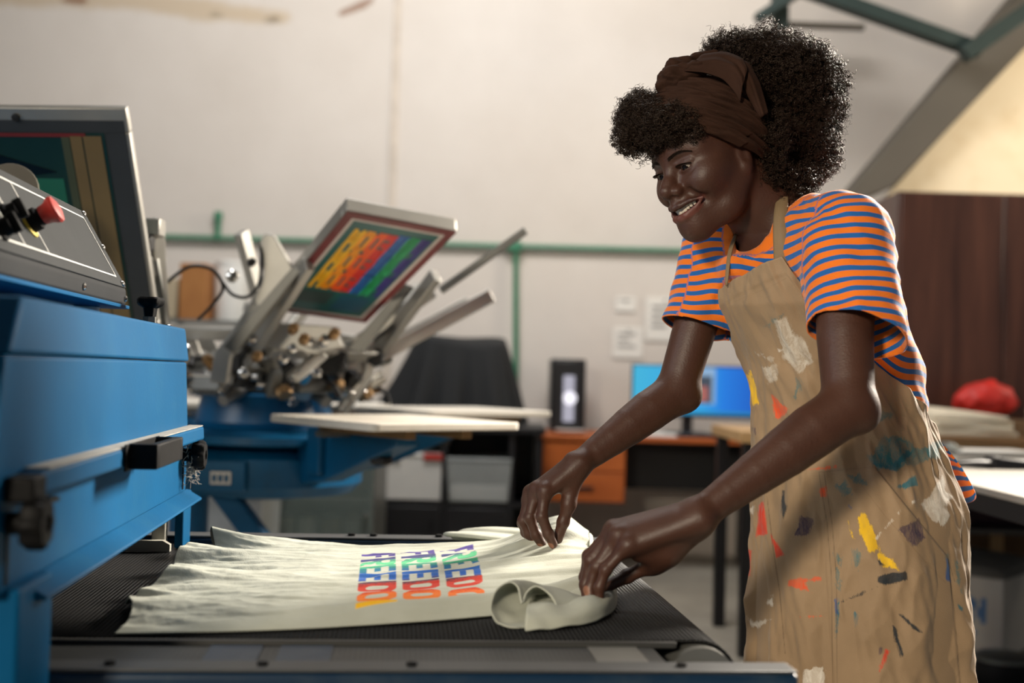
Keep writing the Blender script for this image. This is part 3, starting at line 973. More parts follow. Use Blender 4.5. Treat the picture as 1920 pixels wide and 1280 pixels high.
block_text('CAN', Mb @ Matrix.Translation((-0.29, -0.0005, 0.13)), 0.10, m_blue_ink, bx, 'printed_letter')
MB(Mb).box((-0.26, -0.001, 0.085), (-0.10, 0, 0.10)).build('printed_line', m_blue_ink, bx)
MB(Mb).hexa([(-0.37, -0.02, zt + 0.0005), (0.02, -0.02, zt + 0.0005), (0.02, 0.43, zt + 0.0005), (-0.37, 0.43, zt + 0.0005), (-0.30, 0.05, zt + 0.055), (-0.02, 0.03, zt + 0.03), (-0.03, 0.38, zt + 0.05), (-0.33, 0.38, zt + 0.07)]).build('lid', mat('grey_lid_fabric', srgb(122, 118, 110), 0.8), bx, bevel=0.012)
# dark bundle on the lower shelf
FDB = Field()
for x, y, r in [(1.90, 4.96, 0.09), (2.05, 5.00, 0.10), (2.2, 4.96, 0.09), (2.12, 5.04, 0.10)]:
    FDB.u(Ell((x, y, 0.53), (r, r, r * 0.85)), 0.06)
xs, ys, zs = np.arange(1.7, 2.4, 0.014), np.arange(4.8, 5.2, 0.014), np.arange(0.42, 0.72, 0.014)
V, F = surface(FDB.grid(xs, ys, zs), xs, ys, zs)
V = relax(V, F, 2)
V[:, 2] = np.maximum(V[:, 2] + vnoise(V * 18, 3) * 0.012, 0.4705)
tag(np_mesh('cloth_bundle', V, F, mat('plum_cloth', srgb(62, 40, 48), 0.85, var=0.2)), 'dark plum cloth bundle on the shelf under the white table', 'cloth')
# power cord wheel of the floor trolley near the bottom right
a = P(1880, 1262, 4.2)
bw = thing('round_tin', 'round grey tin on the floor near the lower right corner', 'tin', (a.x, 4.2, 0))
MB().lathe((a.x, 4.2, 0.0005), (0, 0, 1), [(0.10, 0), (0.105, 0.01), (0.105, 0.08), (0.10, 0.085)], 28).build('body', m_blackmetal, bw)
MB().lathe((a.x, 4.2, 0.0862), (0, 0, 1), [(0.10, 0), (0.10, 0.012), (0.085, 0.02), (0.02, 0.024)], 28).build('lid', m_steelc, bw)

# =================================================================== the screen printing press
m_pblue = mat('press_blue_enamel', srgb(6, 88, 132), 0.35, var=0.12, scale=5, dirt=srgb(40, 60, 74), dirt_amt=0.35)
m_alu = mat('cast_aluminium', srgb(168, 166, 160), 0.42, metal=0.65, var=0.10, scale=8)
m_alud = mat('dull_grey_steel', srgb(118, 118, 114), 0.45, metal=0.6, var=0.12)
m_chrome = mat('bright_chrome', srgb(210, 208, 204), 0.15, metal=1.0, var=0.05)
m_blk = mat('black_rubber', srgb(24, 24, 25), 0.55)
m_plat = mat('white_platen_board', srgb(222, 216, 204), 0.5, var=0.05, scale=6, dirt=srgb(180, 168, 148), dirt_amt=0.3)
m_brass = mat('worn_brass', srgb(148, 118, 82), 0.4, metal=0.7)
PC = Vector((-0.75, 3.60, 0))
BC0 = PC + Vector((-0.24, 0.06, 0))
press = thing('printing_press', 'blue carousel screen printing press with white platens and raised aluminium arms', 'printing press', PC)
MB().lathe(BC0, (0, 0, 1), [(0.20, 0.0), (0.21, 0.015), (0.10, 0.03), (0.09, 0.07)], 36).build('foot_plate', m_pblue, press)
BC = PC + Vector((-0.24, 0.06, 0))
MB().lathe(BC + Vector((0, 0, 0.07)), (0, 0, 1), [(0.06, 0), (0.06, 0.62)], 36).build('column', m_pblue, press)
MB().lathe(PC + Vector((0, 0, 0.66)), (0, 0, 1), [(0.12, 0), (0.27, 0.02), (0.30, 0.05), (0.30, 0.13), (0.27, 0.15), (0.12, 0.16)], 48).build('rotor_ring', m_pblue, press)
MB().lathe(PC + Vector((0, 0, 0.821)), (0, 0, 1), [(0.27, 0), (0.33, 0.012), (0.33, 0.032), (0.20, 0.045)], 48).build('rotor_plate', m_pblue, press)
MB().lathe(PC + Vector((0, 0, 0.868)), (0, 0, 1), [(0.20, 0), (0.21, 0.02), (0.19, 0.10), (0.16, 0.11)], 40).build('turret', m_pblue, press)
MB().lathe(PC + Vector((0, 0, 0.979)), (0, 0, 1), [(0.17, 0), (0.17, 0.02), (0.11, 0.05), (0.06, 0.06), (0.05, 0.16)], 36).build('hub_cap', m_alud, press)
# legs
MB().bar(P(398, 893, 3.42), P(560, 1110, 3.42), 0.06, 0.07, (0, 1, 0)).build('front_leg', m_pblue, press, bevel=0.006)
for ang in (70, 160, 230):
    d = Vector((math.cos(math.radians(ang)), math.sin(math.radians(ang)), 0))
    lg = MB().bar(BC + d * 0.05 + Vector((0, 0, 0.50)), BC + d * 0.58 + Vector((0, 0, 0.04)), 0.065, 0.075).build('leg', m_pblue, press, bevel=0.006)
    MB().lathe(BC + d * 0.57, (0, 0, 1), [(0.05, 0), (0.05, 0.012), (0.02, 0.018), (0.018, 0.05)], 20).build('levelling_foot', m_blk, lg)
a = P(430, 896, 3.30)
MB().box((a.x - 0.10, 3.27, a.z - 0.035), (a.x + 0.05, 3.30, a.z + 0.05)).build('bracket_plate', m_pblue, press, bevel=0.004)
MB().box((a.x - 0.045, 3.266, a.z - 0.015), (a.x + 0.012, 3.2695, a.z + 0.02)).build('maker_plate', m_white, press)
for i in range(3):
    MB().box((a.x - 0.04 + i * 0.017, 3.2645, a.z - 0.008), (a.x - 0.028 + i * 0.017, 3.2658, a.z + 0.012)).build('plate_mark', m_pblue, press)


def radial(ang):
    r = math.radians(ang)
    return Vector((math.cos(r), math.sin(r), 0)), Vector((-math.sin(r), math.cos(r), 0))


# platen arms and platens
for ang in (-51, 38, 86, 134, 186, 231):
    d, t = radial(ang)
    M = frame(PC, d, t, (0, 0, 1))
    arm = MB(M)
    arm.prism([(0.27, -0.035, 0.84), (0.27, -0.035, 0.72), (0.42, -0.035, 0.74), (0.78, -0.035, 0.86), (0.78, -0.035, 0.885), (0.42, -0.035, 0.875)], (0, 0.07, 0))
    ar = arm.build('platen_arm', m_pblue, press, bevel=0.006)
    MB(M).box((0.36, -0.055, 0.76), (0.43, -0.0352, 0.89)).build('stop_plate', m_pblue, ar, bevel=0.004)
    MB(M).box((0.50, -0.10, 0.8865), (0.92, -0.07, 0.908)).build('support_rail', m_brass, ar, bevel=0.002)
    MB(M).box((0.50, 0.07, 0.8865), (0.92, 0.10, 0.908)).build('support_rail', m_brass, ar, bevel=0.002)
    MB(M).box((0.52, -0.12, 0.872), (0.56, 0.12, 0.8863)).build('cross_bar', m_alud, ar)
    MB(M).lathe((0.66, 0, 0.83), (0, 0, -1), [(0.012, -0.03), (0.012, 0), (0.03, 0.005), (0.03, 0.02), (0.02, 0.026)], 16, 6, 0.1).build('clamp_knob', m_blk, ar)
    for q in (-0.025, 0.025):
        MB(M).lathe((0.40, q - 0.0 if q > 0 else q, 0.885), (0, 0, 1), [(0.012, 0), (0.012, 0.012), (0.007, 0.013), (0.007, 0.02)], 8).build('bolt', m_chrome, ar)
    pl = MB(M)
    n_ = 8
    poly = []
    for cx_, cy_, a0 in ((0.475, -0.20, 180), (0.94, -0.20, 270), (0.94, 0.20, 0), (0.475, 0.20, 90)):
        for k in range(n_ + 1):
            an = math.radians(a0 + 90 * k / n_)
            poly.append((cx_ + 0.025 * math.cos(an), cy_ + 0.025 * math.sin(an), 0.909))
    pl.prism(poly, (0, 0, 0.019))
    p_ = pl.build('platen', m_plat, press, bevel=0.003)
    MB(M).box((0.44, -0.05, 0.886), (0.50, 0.05, 0.9088)).build('platen_bracket', m_alud, p_)


def screen_frame(name, c, label, mesh_m, tape_m, bar, depth, group, face_m=None):
    """frame of four bars between corners c = [bl, br, tr, tl], mesh stretched on the side facing the viewer"""
    c = [Vector(p) for p in c]
    ctr = sum(c, Vector()) / 4
    x = ((c[1] - c[0]) + (c[2] - c[3])).normalized()
    y = ((c[3] - c[0]) + (c[2] - c[1])).normalized()
    n = x.cross(y).normalized()
    y = n.cross(x)
    w = ((c[1] - c[0]).length + (c[2] - c[3]).length) / 2
    h = ((c[3] - c[0]).length + (c[2] - c[1]).length) / 2
    M = frame(ctr, x, y, n)
    t = thing(name, label, 'screen frame', ctr, group)
    for lo, hi in (((-w / 2, h / 2 - bar, -depth), (w / 2, h / 2, 0)), ((-w / 2, -h / 2, -depth), (w / 2, -h / 2 + bar, 0)),
                   ((-w / 2, -h / 2 + bar, -depth), (-w / 2 + bar, h / 2 - bar, 0)), ((w / 2 - bar, -h / 2 + bar, -depth), (w / 2, h / 2 - bar, 0))):
        MB(M).box(lo, hi).build('frame_bar', m_alu, t, bevel=0.003)
        if face_m:
            MB(M).box((lo[0] + 0.0005, lo[1] + 0.0005, 0.0002), (hi[0] - (0.008 if hi[0] > w / 2 - 0.001 else 0), hi[1] - (0.026 if hi[1] > h / 2 - 0.001 else 0), 0.002)).build('face_strip', face_m, t)
    e_ = bar * (0.98 if face_m else 0.4)
    MB(M).box((-w / 2 + e_, -h / 2 + e_, 0.0025), (w / 2 - e_, h / 2 - e_, 0.0032)).build('mesh', mesh_m, t)
    return t, M, w, h


m_mesh = mat('teal_emulsion_mesh', srgb(22, 92, 90), 0.35, var=0.12, scale=8)
m_tape = mat('maroon_tape', srgb(112, 34, 36), 0.45)
m_line = mat('pale_tape', srgb(206, 196, 190), 0.5)
C1 = [(-0.682, 3.259, 1.216), (-0.424, 3.403, 1.191), (-0.146, 2.941, 1.407), (-0.404, 2.797, 1.431)]
t, M, w, h = screen_frame('screen_frame', C1, 'raised print screen with rainbow lettering on teal mesh', m_mesh, m_tape, 0.028, 0.036, 'print screens')


def ring(M, w, h, inset, wid, z, name, m, parent):
    for lo, hi in (((-w / 2 + inset, h / 2 - inset - wid), (w / 2 - inset, h / 2 - inset)), ((-w / 2 + inset, -h / 2 + inset), (w / 2 - inset, -h / 2 + inset + wid)),
                   ((-w / 2 + inset, -h / 2 + inset + wid), (-w / 2 + inset + wid, h / 2 - inset - wid)), ((w / 2 - inset - wid, -h / 2 + inset + wid), (w / 2 - inset, h / 2 - inset - wid))):
        MB(M).box((*lo, z), (*hi, z + 0.001)).build(name, m, parent)


ring(M, w, h, 0.001, 0.022, 0.0034, 'maroon_border', m_tape, t)
ring(M, w, h, 0.023, 0.009, 0.0034, 'pale_border', m_line, t)
# the stencil's print seen from below: three mirrored words in rainbow colours
FONT = {'F': [(0, 0, .24, 1), (.24, .8, .8, 1), (.24, .42, .68, .6)], 'E': [(0, 0, .24, 1), (.24, .8, .8, 1), (.24, .41, .7, .59), (.24, 0, .8, .2)],
        'R': [(0, 0, .24, 1), (.24, .82, .62, 1), (.24, .4, .62, .58), (.56, .5, .8, .92), (.44, .2, .68, .42), (.56, 0, .8, .24)],
        'D': [(0, 0, .24, 1), (.24, .82, .6, 1), (.24, 0, .6, .18), (.56, .1, .8, .9)], 'O': [(0, .1, .24, .9), (.12, .82, .68, 1), (.12, 0, .68, .18), (.56, .1, .8, .9)],
        'M': [(0, 0, .22, 1), (.66, 0, .88, 1), (.22, .55, .36, .9), (.36, .36, .52, .7), (.52, .55, .66, .9)]}
RAIN = [srgb(52, 44, 128), srgb(10, 160, 96), srgb(8, 92, 170), srgb(214, 30, 12), srgb(246, 92, 10), srgb(250, 160, 10), srgb(250, 190, 8)]
m_rain = [mat('ink_%s' % n, c, 0.4, var=0.05) for n, c in zip(('violet', 'green', 'blue', 'red', 'orange', 'amber', 'yellow'), RAIN)]
for row in range(3):
    for i, ch in enumerate('FREEDOM'):
        b_ = MB(M @ Matrix.Translation((0.106 - i * 0.0288, 0.112 - row * 0.112, 0.0036)))
        for x0, y0, x1, y1 in FONT[ch]:
            g_ = 0.09 if i < 3 else 0.045
            b_.box((-(x1 + g_) * 0.032, (y0 - g_) * 0.104, 0), (-(x0 - g_) * 0.032, (y1 + g_) * 0.104, 0.0006))
        b_.build('printed_letter', m_rain[i], t)
MB(M).box((-0.10, -h * 0.36, 0.0035), (-0.01, -h * 0.23, 0.0038)).build('ink_smear', mat('dark_ink_smear', srgb(44, 66, 62), 0.4), t)
MB(M).box((0.01, -h * 0.40, 0.0035), (0.10, -h * 0.24, 0.0038)).build('ink_smear', mat('blue_ink_smear', srgb(14, 78, 104), 0.35), t)

# second screen, nearer, behind the control box
m_mesh2 = mat('dark_teal_mesh', srgb(24, 50, 46), 0.25, var=0.25, scale=4)
m_face = mat('charcoal_frame_face', srgb(48, 52, 56), 0.5, var=0.1)
C2 = [P(-300, 640, 2.62), P(287, 632, 2.62), P(252, 214, 2.36), P(-300, 196, 2.36)]
t2, M2, w2, h2 = screen_frame('screen_frame', C2, 'big aluminium screen with dark teal mesh raised behind the control box', m_mesh2, m_tape, 0.052, 0.022, 'print screens', m_face)
MB(M2).box((-w2 / 2 + 0.046, h2 / 2 - 0.060, 0.0036), (w2 / 2 - 0.09, h2 / 2 - 0.052, 0.0046)).build('red_seal', m_tape, t2)
m_tan2 = mat('tan_masking_tape', srgb(112, 94, 62), 0.5, var=0.1)
MB(M2).box((w2 / 2 - 0.122, -h2 / 2 + 0.046, 0.0036), (w2 / 2 - 0.098, h2 / 2 - 0.058, 0.0046)).build('tan_tape', m_tan2, t2)
MB(M2).box((w2 / 2 - 0.095, -h2 / 2 + 0.046, 0.0036), (w2 / 2 - 0.058, h2 / 2 - 0.058, 0.0046)).build('tan_tape', m_tan2, t2)
MB(M2).box((w2 / 2 - 0.140, -h2 / 2 + 0.046, 0.0036), (w2 / 2 - 0.124, h2 / 2 - 0.058, 0.0044)).build('olive_tape', mat('olive_tape', srgb(66, 74, 56), 0.5), t2)
MB(M2).box((-w2 / 2 + 0.10, -h2 / 2 + 0.10, 0.0036), (w2 / 2 - 0.150, h2 / 2 - 0.150, 0.0042)).build('stencil_area', mat('green_stencil', srgb(36, 104, 84), 0.35, var=0.12, scale=5), t2)
MB(M2).prism([(-w2 / 2 + 0.05, h2 / 2 - 0.10, 0.0046), (w2 / 2 - 0.30, h2 / 2 - 0.09, 0.0046), (w2 / 2 - 0.16, h2 / 2 - 0.135, 0.0046), (w2 / 2 - 0.27, h2 / 2 - 0.15, 0.0046), (w2 / 2 - 0.30, -h2 / 2 + 0.2, 0.0046), (-w2 / 2 + 0.05, -h2 / 2 + 0.2, 0.0046)], (0, 0, 0.0006)).build('black_ink', mat('black_wet_ink', srgb(12, 16, 17), 0.2), t2)
MB(M2).lathe((w2 / 2 - 0.225, h2 / 2 - 0.02, 0.002), (0, 0, 1), [(0.008, 0), (0.008, 0.004), (0.003, 0.005)], 12).build('bolt', m_blk, t2)
# tape roll lying against that screen
rl = thing('tape_roll', 'grey tape roll seen over the top of the control box', 'tape', P(28, 352, 2.2))
MB().lathe(P(20, 360, 2.22), (0.45, -0.85, 0.2), [(0.024, 0), (0.046, 0), (0.048, 0.004), (0.048, 0.026), (0.046, 0.03), (0.024, 0.03)], 28).build('roll', mat('grey_tape', srgb(116, 110, 98), 0.5), rl)
MB().lathe(P(20, 360, 2.22), (0.45, -0.85, 0.2), [(0.018, 0.002), (0.0235, 0.002), (0.0235, 0.028), (0.018, 0.028)], 24).build('core', m_blk, rl)
MB().tube([P(10, 380, 2.22), P(10, 470, 2.26), P(8, 560, 2.3)], 0.008, 8).build('hook', m_blk, rl)


# print heads: a cast arm with two rails, levers, springs and knobs, lifted by `lift` degrees
def head(ang, lift, rails=0.47, simple=False):
    d, t = radial(ang)
    M0 = frame(PC, d, t, (0, 0, 1))
    l = math.radians(lift)
    piv = Vector((0.22, 0, 1.045))
    Mh = M0 @ Matrix.Translation(piv) @ Matrix.Rotation(-l, 4, 'Y')
    b = MB(M0)
    b.prism([(0.10, -0.05, 0.98), (0.30, -0.05, 0.98), (0.28, -0.05, 1.06), (0.20, -0.05, 1.10), (0.13, -0.05, 1.06)], (0, 0.10, 0))
    hb = b.build('head_block', m_alud, press, bevel=0.006)
    for s in (-1, 1):
        rb = MB(Mh).box((-0.02, s * 0.20 - 0.012, -0.03), (rails, s * 0.20 + 0.012, 0.012)).build('side_rail', m_alu, hb, bevel=0.003)
        MB(Mh).prism([(-0.02, s * 0.186, -0.005), (0.16, s * 0.186, -0.005), (0.16, s * 0.186, 0.02), (0.05, s * 0.186, 0.10), (-0.03, s * 0.186, 0.06)], (0, s * 0.012, 0)).build('cheek_plate', m_alu, hb, bevel=0.003)
        MB(Mh).lathe((0.10, s * 0.213, -0.008), (0, s, 0), [(0.010, 0), (0.010, 0.012), (0.024, 0.014), (0.026, 0.03), (0.018, 0.036)], 18, 6, 0.1).build('clamp_knob', m_blk, hb)
        MB(Mh).lathe((0.03, s * 0.10, -0.05), (0, 0, 1), [(0.012, -0.06), (0.012, 0.06)], 12).build('adjuster_rod', m_chrome, hb)
        MB(Mh).lathe((0.03, s * 0.10, -0.10), (0, 0, 1), [(0.022, -0.012), (0.024, 0), (0.022, 0.012)], 16, 8, 0.07).build('adjuster_nut', m_brass if s < 0 else m_chrome, hb)
    MB(Mh).box((0.0, -0.21, -0.035), (0.05, 0.21, -0.005)).build('cross_bar', m_alud, hb, bevel=0.004)
    MB(Mh).box((0.11, -0.17, -0.045), (0.15, 0.17, -0.02)).build('frame_holder', m_alu, hb, bevel=0.004)
    MB(Mh).tube([(0.01, -0.17, -0.06), (0.01, 0.17, -0.06)], 0.014, 14).build('hinge_shaft', m_chrome, hb)
    if simple:
        return
    for s in (-0.05, 0.06):
        pts = [Vector((-0.02 + 0.012 * math.cos(a * 0.9), s + 0.012 * math.sin(a * 0.9), -0.11 + a * 0.0026)) for a in range(44)]
        MB(Mh).tube(pts, 0.0028, 6).build('spring', m_chrome, hb)
    MB(Mh).prism([(0.0, -0.14, -0.10), (0.07, -0.14, -0.07), (0.07, -0.14, -0.04), (-0.02, -0.14, -0.05)], (0, 0.03, 0)).build('lever', m_alud, hb, bevel=0.003)
    MB(Mh).prism([(0.0, 0.10, -0.11), (0.08, 0.10, -0.08), (0.07, 0.10, -0.04), (-0.02, 0.10, -0.05)], (0, 0.035, 0)).build('lever', m_blk, hb, bevel=0.003)
    MB(Mh).tube([(0.06, 0.02, -0.06), (0.10, 0.02, -0.13), (0.09, 0.03, -0.16)], [0.008, 0.007, 0.012], 10).build('lock_handle', m_blk, hb)
    MB(Mh).lathe((0.06, -0.05, -0.075), (1, 0, 0), [(0.020, 0), (0.022, 0.012), (0.022, 0.05), (0.012, 0.055)], 16).build('damper', m_chrome, hb)
    MB(Mh).lathe((0.04, 0.05, -0.09), (1, 0, -0.4), [(0.014, 0), (0.016, 0.05), (0.010, 0.06)], 14).build('damper', m_brass, hb)
    MB(Mh).box((-0.05, -0.06, -0.075), (0.0, 0.02, -0.03)).build('latch_block', m_alu, hb, bevel=0.005)
    MB(M0).tube([(0.13, 0.04, 1.03), (0.20, 0.05, 0.98), (0.28, 0.05, 0.955)], 0.017, 12).build('stay_tube', m_alu, hb)
    return Mh


head(-51, 37)
head(-113, 62, 0.42)
head(12, 30, 0.50)
head(66, 40, simple=True)
head(126, 30, simple=True)
head(186, 40, simple=True)
# long squeegee bar standing beyond the raised screen, and the flood bar holder
MB().bar(P(628, 672, 3.42), P(812, 545, 3.42), 0.035, 0.04).build('squeegee_tube', m_alu, press, bevel=0.006)
MB().bar(P(826, 545, 3.42), P(986, 432, 3.42), 0.03, 0.022).build('squeegee_rail', m_alud, press, bevel=0.003)
MB().tube([P(700, 640, 3.40), P(735, 612, 3.40), P(764, 594, 3.40)], [0.006, 0.008, 0.012], 10).build('black_grip', m_blk, press)
MB().box((P(548, 700, 3.9).x, 3.9, P(548, 752, 3.9).z), (P(642, 700, 3.9).x, 4.05, P(548, 694, 3.9).z)).build('control_unit', m_alud, press, bevel=0.008)
MB().tube([P(690, 650, 3.45), P(690, 700, 3.45), P(640, 770, 3.45)], [0.02, 0.018, 0.02], 12).build('support_tube', m_alu, press)
MB().bar(P(605, 662, 3.25), P(545, 712, 3.2), 0.05, 0.03).build('cast_link', m_alu, press, bevel=0.008)
# big cast side plates of the raised head
def plate(name, pts, Y, th, m):
    q = [P(x, y, Y) for x, y in pts]
    return MB().prism(q, (0.004, th, 0)).build(name, m, press, bevel=0.003)


plate('cast_plate', [(486, 452), (496, 438), (512, 440), (552, 508), (520, 545), (498, 590), (476, 566), (494, 512)], 3.06, 0.02, m_alu)
plate('cast_plate', [(392, 716), (402, 660), (436, 616), (486, 540), (516, 548), (470, 626), (432, 668), (424, 720)], 3.10, 0.02, m_alu)
plate('slotted_rail', [(418, 650), (548, 500), (566, 506), (440, 664)], 3.02, 0.025, m_alud)
plate('slotted_rail', [(650, 655), (758, 530), (774, 538), (676, 662)], 3.28, 0.025, m_alud)
plate('cross_housing', [(505, 604), (628, 612), (640, 650), (590, 664), (498, 650)], 3.2, 0.06, m_alu)
plate('dark_housing', [(430, 668), (520, 650), (560, 690), (540, 728), (440, 728)], 3.3, 0.08, m_blk)
plate('dark_housing', [(590, 650), (650, 660), (640, 700), (600, 700)], 3.34, 0.06, m_blk)
for x, y in ((470, 640), (480, 672), (530, 676), (568, 640), (606, 642), (624, 630), (548, 620)):
    MB().lathe(P(x, y, 3.06), (0.3, -0.9, 0.25), [(0.012, 0), (0.014, 0.006), (0.014, 0.03), (0.008, 0.04)], 14).build('adjuster', m_chrome if x % 4 else m_brass, press)
# cables hanging in loops
for pts in ([(312, 530, 3.0), (355, 500, 3.0), (398, 506, 3.0), (418, 540, 3.02), (395, 575, 3.05), (370, 600, 3.1)],
            [(418, 530, 3.05), (436, 552, 3.05), (464, 556, 3.05), (486, 530, 3.05), (490, 480, 3.05), (487, 450, 3.08)]):
    cps = [Vector(P(*q)) for q in pts]
    sm = []
    for i in range(len(cps) - 1):
        p0, p1, p2, p3 = cps[max(i - 1, 0)], cps[i], cps[i + 1], cps[min(i + 2, len(cps) - 1)]
        for k in range(8):
            u = k / 8
            sm.append(0.5 * ((2 * p1) + (p2 - p0) * u + (2 * p0 - 5 * p1 + 4 * p2 - p3) * u * u + (3 * p1 - p0 - 3 * p2 + p3) * u ** 3))
    MB().tube(sm, 0.0045, 8).build('cable', m_blk, press)
# arm of the nearer head that carries the big screen
MB().bar(P(302, 628, 2.95), P(262, 478, 2.66), 0.055, 0.02, (0, -1, 0.3)).build('lift_bracket', m_alud, press, bevel=0.004)
MB().bar(P(302, 640, 2.99), P(288, 420, 2.66), 0.030, 0.045, (0, -1, 0.3)).build('clamp_post', m_alu, press, bevel=0.005)
plate('lift_bracket', [(248, 478), (292, 476), (306, 560), (314, 640), (268, 640), (256, 560)], 2.72, 0.012, m_alud)
MB().box(P(280, 444, 2.66) - Vector((0.004, 0.03, 0)), P(302, 412, 2.66) + Vector((0.006, 0.02, 0))).build('clamp_jaw', m_alu, press, bevel=0.004)
MB().box(P(276, 470, 2.63) - Vector((0.004, 0.02, 0)), P(288, 444, 2.63) + Vector((0.0, 0.015, 0))).build('clamp_pad', m_blk, press, bevel=0.003)
for px, py, Y, r in ((470, 494, 3.06, 0.011), (434, 520, 3.1, 0.016), (575, 642, 3.2, 0.014), (640, 690, 3.3, 0.012), (545, 655, 3.15, 0.013), (455, 700, 3.2, 0.015), (590, 700, 3.3, 0.016)):
    MB().lathe(P(px, py, Y), (0.4, -0.9, 0.2), [(r * 0.8, 0), (r, 0.004), (r, 0.02), (r * 0.6, 0.026)], 14).build('knob', m_blk if r < 0.013 else m_chrome, press)

# =================================================================== the conveyor dryer
PSI = math.radians(5.5)
BO = G(1385, 1200, 0.733)
BM = Matrix.Translation((BO.x, BO.y, 0)) @ Matrix.Rotation(PSI, 4, 'Z')     # a along the belt, b across it, z up
BW = 0.735
m_dblue = mat('dryer_blue_enamel', srgb(0, 76, 118), 0.52, var=0.10, scale=4, bump=0.03, bscale=160, dirt=srgb(40, 96, 124), dirt_amt=0.25)
m_dblue.node_tree.nodes['Principled BSDF'].inputs['Specular IOR Level'].default_value = 0.1
m_dblue2 = mat('dark_blue_frame', srgb(8, 40, 66), 0.42, var=0.12, scale=5, dirt=srgb(70, 84, 92), dirt_amt=0.3)
m_knob = mat('black_bakelite', srgb(15, 15, 16), 0.55, var=0.15, scale=20, dirt=srgb(80, 78, 74), dirt_amt=0.06)
m_dust = mat('grey_lint', srgb(150, 148, 142), 0.95, var=0.2, scale=40)
dry = thing('conveyor_dryer', 'blue conveyor dryer with a black mesh belt and grey control box', 'conveyor dryer', BM @ Vector((-0.8, BW / 2, 0)))

# belt: coarse black mesh
m_belt, nt_, b_ = new_mat('black_mesh_belt')
tc_ = N(nt_, 'ShaderNodeTexCoord')
mp_ = N(nt_, 'ShaderNodeMapping')
nt_.links.new(tc_.outputs['Object'], mp_.inputs['Vector'])
mp_.inputs['Rotation'].default_value = (0, 0, -PSI)
sp_ = N(nt_, 'ShaderNodeSeparateXYZ')
nt_.links.new(mp_.outputs['Vector'], sp_.inputs[0])


def wave(inp, period, lo, hi):
    m1 = N(nt_, 'ShaderNodeMath', operation='MULTIPLY')
    m1.inputs[1].default_value = 2 * math.pi / period
    nt_.links.new(inp, m1.inputs[0])
    s1 = N(nt_, 'ShaderNodeMath', operation='SINE')
    nt_.links.new(m1.outputs[0], s1.inputs[0])
    r1 = N(nt_, 'ShaderNodeMapRange')
    r1.inputs['From Min'].default_value, r1.inputs['From Max'].default_value = lo, hi
    nt_.links.new(s1.outputs[0], r1.inputs['Value'])
    return r1.outputs['Result']


wx, wy = wave(sp_.outputs[0], 0.0056, -0.9, 0.9), wave(sp_.outputs[1], 0.0056, -0.2, 0.7)
ad_ = N(nt_, 'ShaderNodeMath', operation='MULTIPLY_ADD')
nt_.links.new(wy, ad_.inputs[0])
ad_.inputs[1].default_value = 0.45
nt_.links.new(wx, ad_.inputs[2])
bp_ = N(nt_, 'ShaderNodeBump')
bp_.inputs['Strength'].default_value = 1.0
bp_.inputs['Distance'].default_value = 0.0011
nt_.links.new(ad_.outputs[0], bp_.inputs['Height'])
nt_.links.new(bp_.outputs['Normal'], b_.inputs['Normal'])
rp_ = N(nt_, 'ShaderNodeValToRGB')
rp_.color_ramp.elements[0].color = (*srgb(5, 6, 7), 1)
rp_.color_ramp.elements[1].color = (*srgb(24, 25, 27), 1)
rp_.color_ramp.elements[1].position = 1.0
nt_.links.new(ad_.outputs[0], rp_.inputs['Fac'])
nt_.links.new(rp_.outputs['Color'], b_.inputs['Base Color'])
b_.inputs['Roughness'].default_value = 0.5
b_.inputs['Specular IOR Level'].default_value = 0.3
R_ = 0.05
prof = [(-2.2, 0.0)] + [(a, 0.0) for a in np.linspace(-2.1, -R_ - 0.005, 12)]
prof += [(-R_ + R_ * math.sin(q), -R_ + R_ * math.cos(q)) for q in np.linspace(0, math.pi, 18)] + [(-2.2, -2 * R_)]
V, F = [], []
for a, dz in prof:
    for b in (0.0, BW):
        V.append(BM @ Vector((a, b, 0.733 + dz)))
n_ = len(prof)
F = [(2 * i, 2 * i + 1, 2 * i + 3, 2 * i + 2) for i in range(n_ - 1)]
mb = MB()
mb.add(V, F)
belt = mb.build('mesh_belt', m_belt, dry, ang=60)
s_ = belt.modifiers.new('thick', 'SOLIDIFY')
s_.thickness, s_.offset = 0.003, -1
MB(BM).tube([(-R_, -0.02, 0.733 - R_), (-R_, BW + 0.02, 0.733 - R_)], R_ - 0.005, 28).build('end_roller', m_alud, dry)
MB(BM).tube([(-R_, -0.075, 0.733 - R_), (-R_, -0.0201, 0.733 - R_)], 0.018, 16).build('roller_shaft', m_alud, dry)
MB(BM).tube([(-R_, BW + 0.0201, 0.733 - R_), (-R_, BW + 0.055, 0.733 - R_)], 0.018, 16).build('roller_shaft', m_alud, dry)
# wire guard strip in the gap between belt and side rail
m_grid, nt_, b_ = new_mat('wire_guard')
tc_ = N(nt_, 'ShaderNodeTexCoord')
mp_ = N(nt_, 'ShaderNodeMapping')
mp_.inputs['Rotation'].default_value = (0, 0, -PSI)
nt_.links.new(tc_.outputs['Object'], mp_.inputs['Vector'])
sp_ = N(nt_, 'ShaderNodeSeparateXYZ')
nt_.links.new(mp_.outputs['Vector'], sp_.inputs[0])
gx_, gy_ = wave(sp_.outputs[0], 0.0062, -0.1, 0.1), wave(sp_.outputs[1], 0.0062, -0.1, 0.1)
mx_ = N(nt_, 'ShaderNodeMath', operation='MAXIMUM')
nt_.links.new(gx_, mx_.inputs[0])
nt_.links.new(gy_, mx_.inputs[1])
rp_ = N(nt_, 'ShaderNodeValToRGB')
rp_.color_ramp.elements[0].color = (*srgb(3, 4, 5), 1)
rp_.color_ramp.elements[1].color = (*srgb(44, 46, 46), 1)
nt_.links.new(mx_.outputs[0], rp_.inputs['Fac'])
nt_.links.new(rp_.outputs['Color'], b_.inputs['Base Color'])
b_.inputs['Roughness'].default_value = 0.5
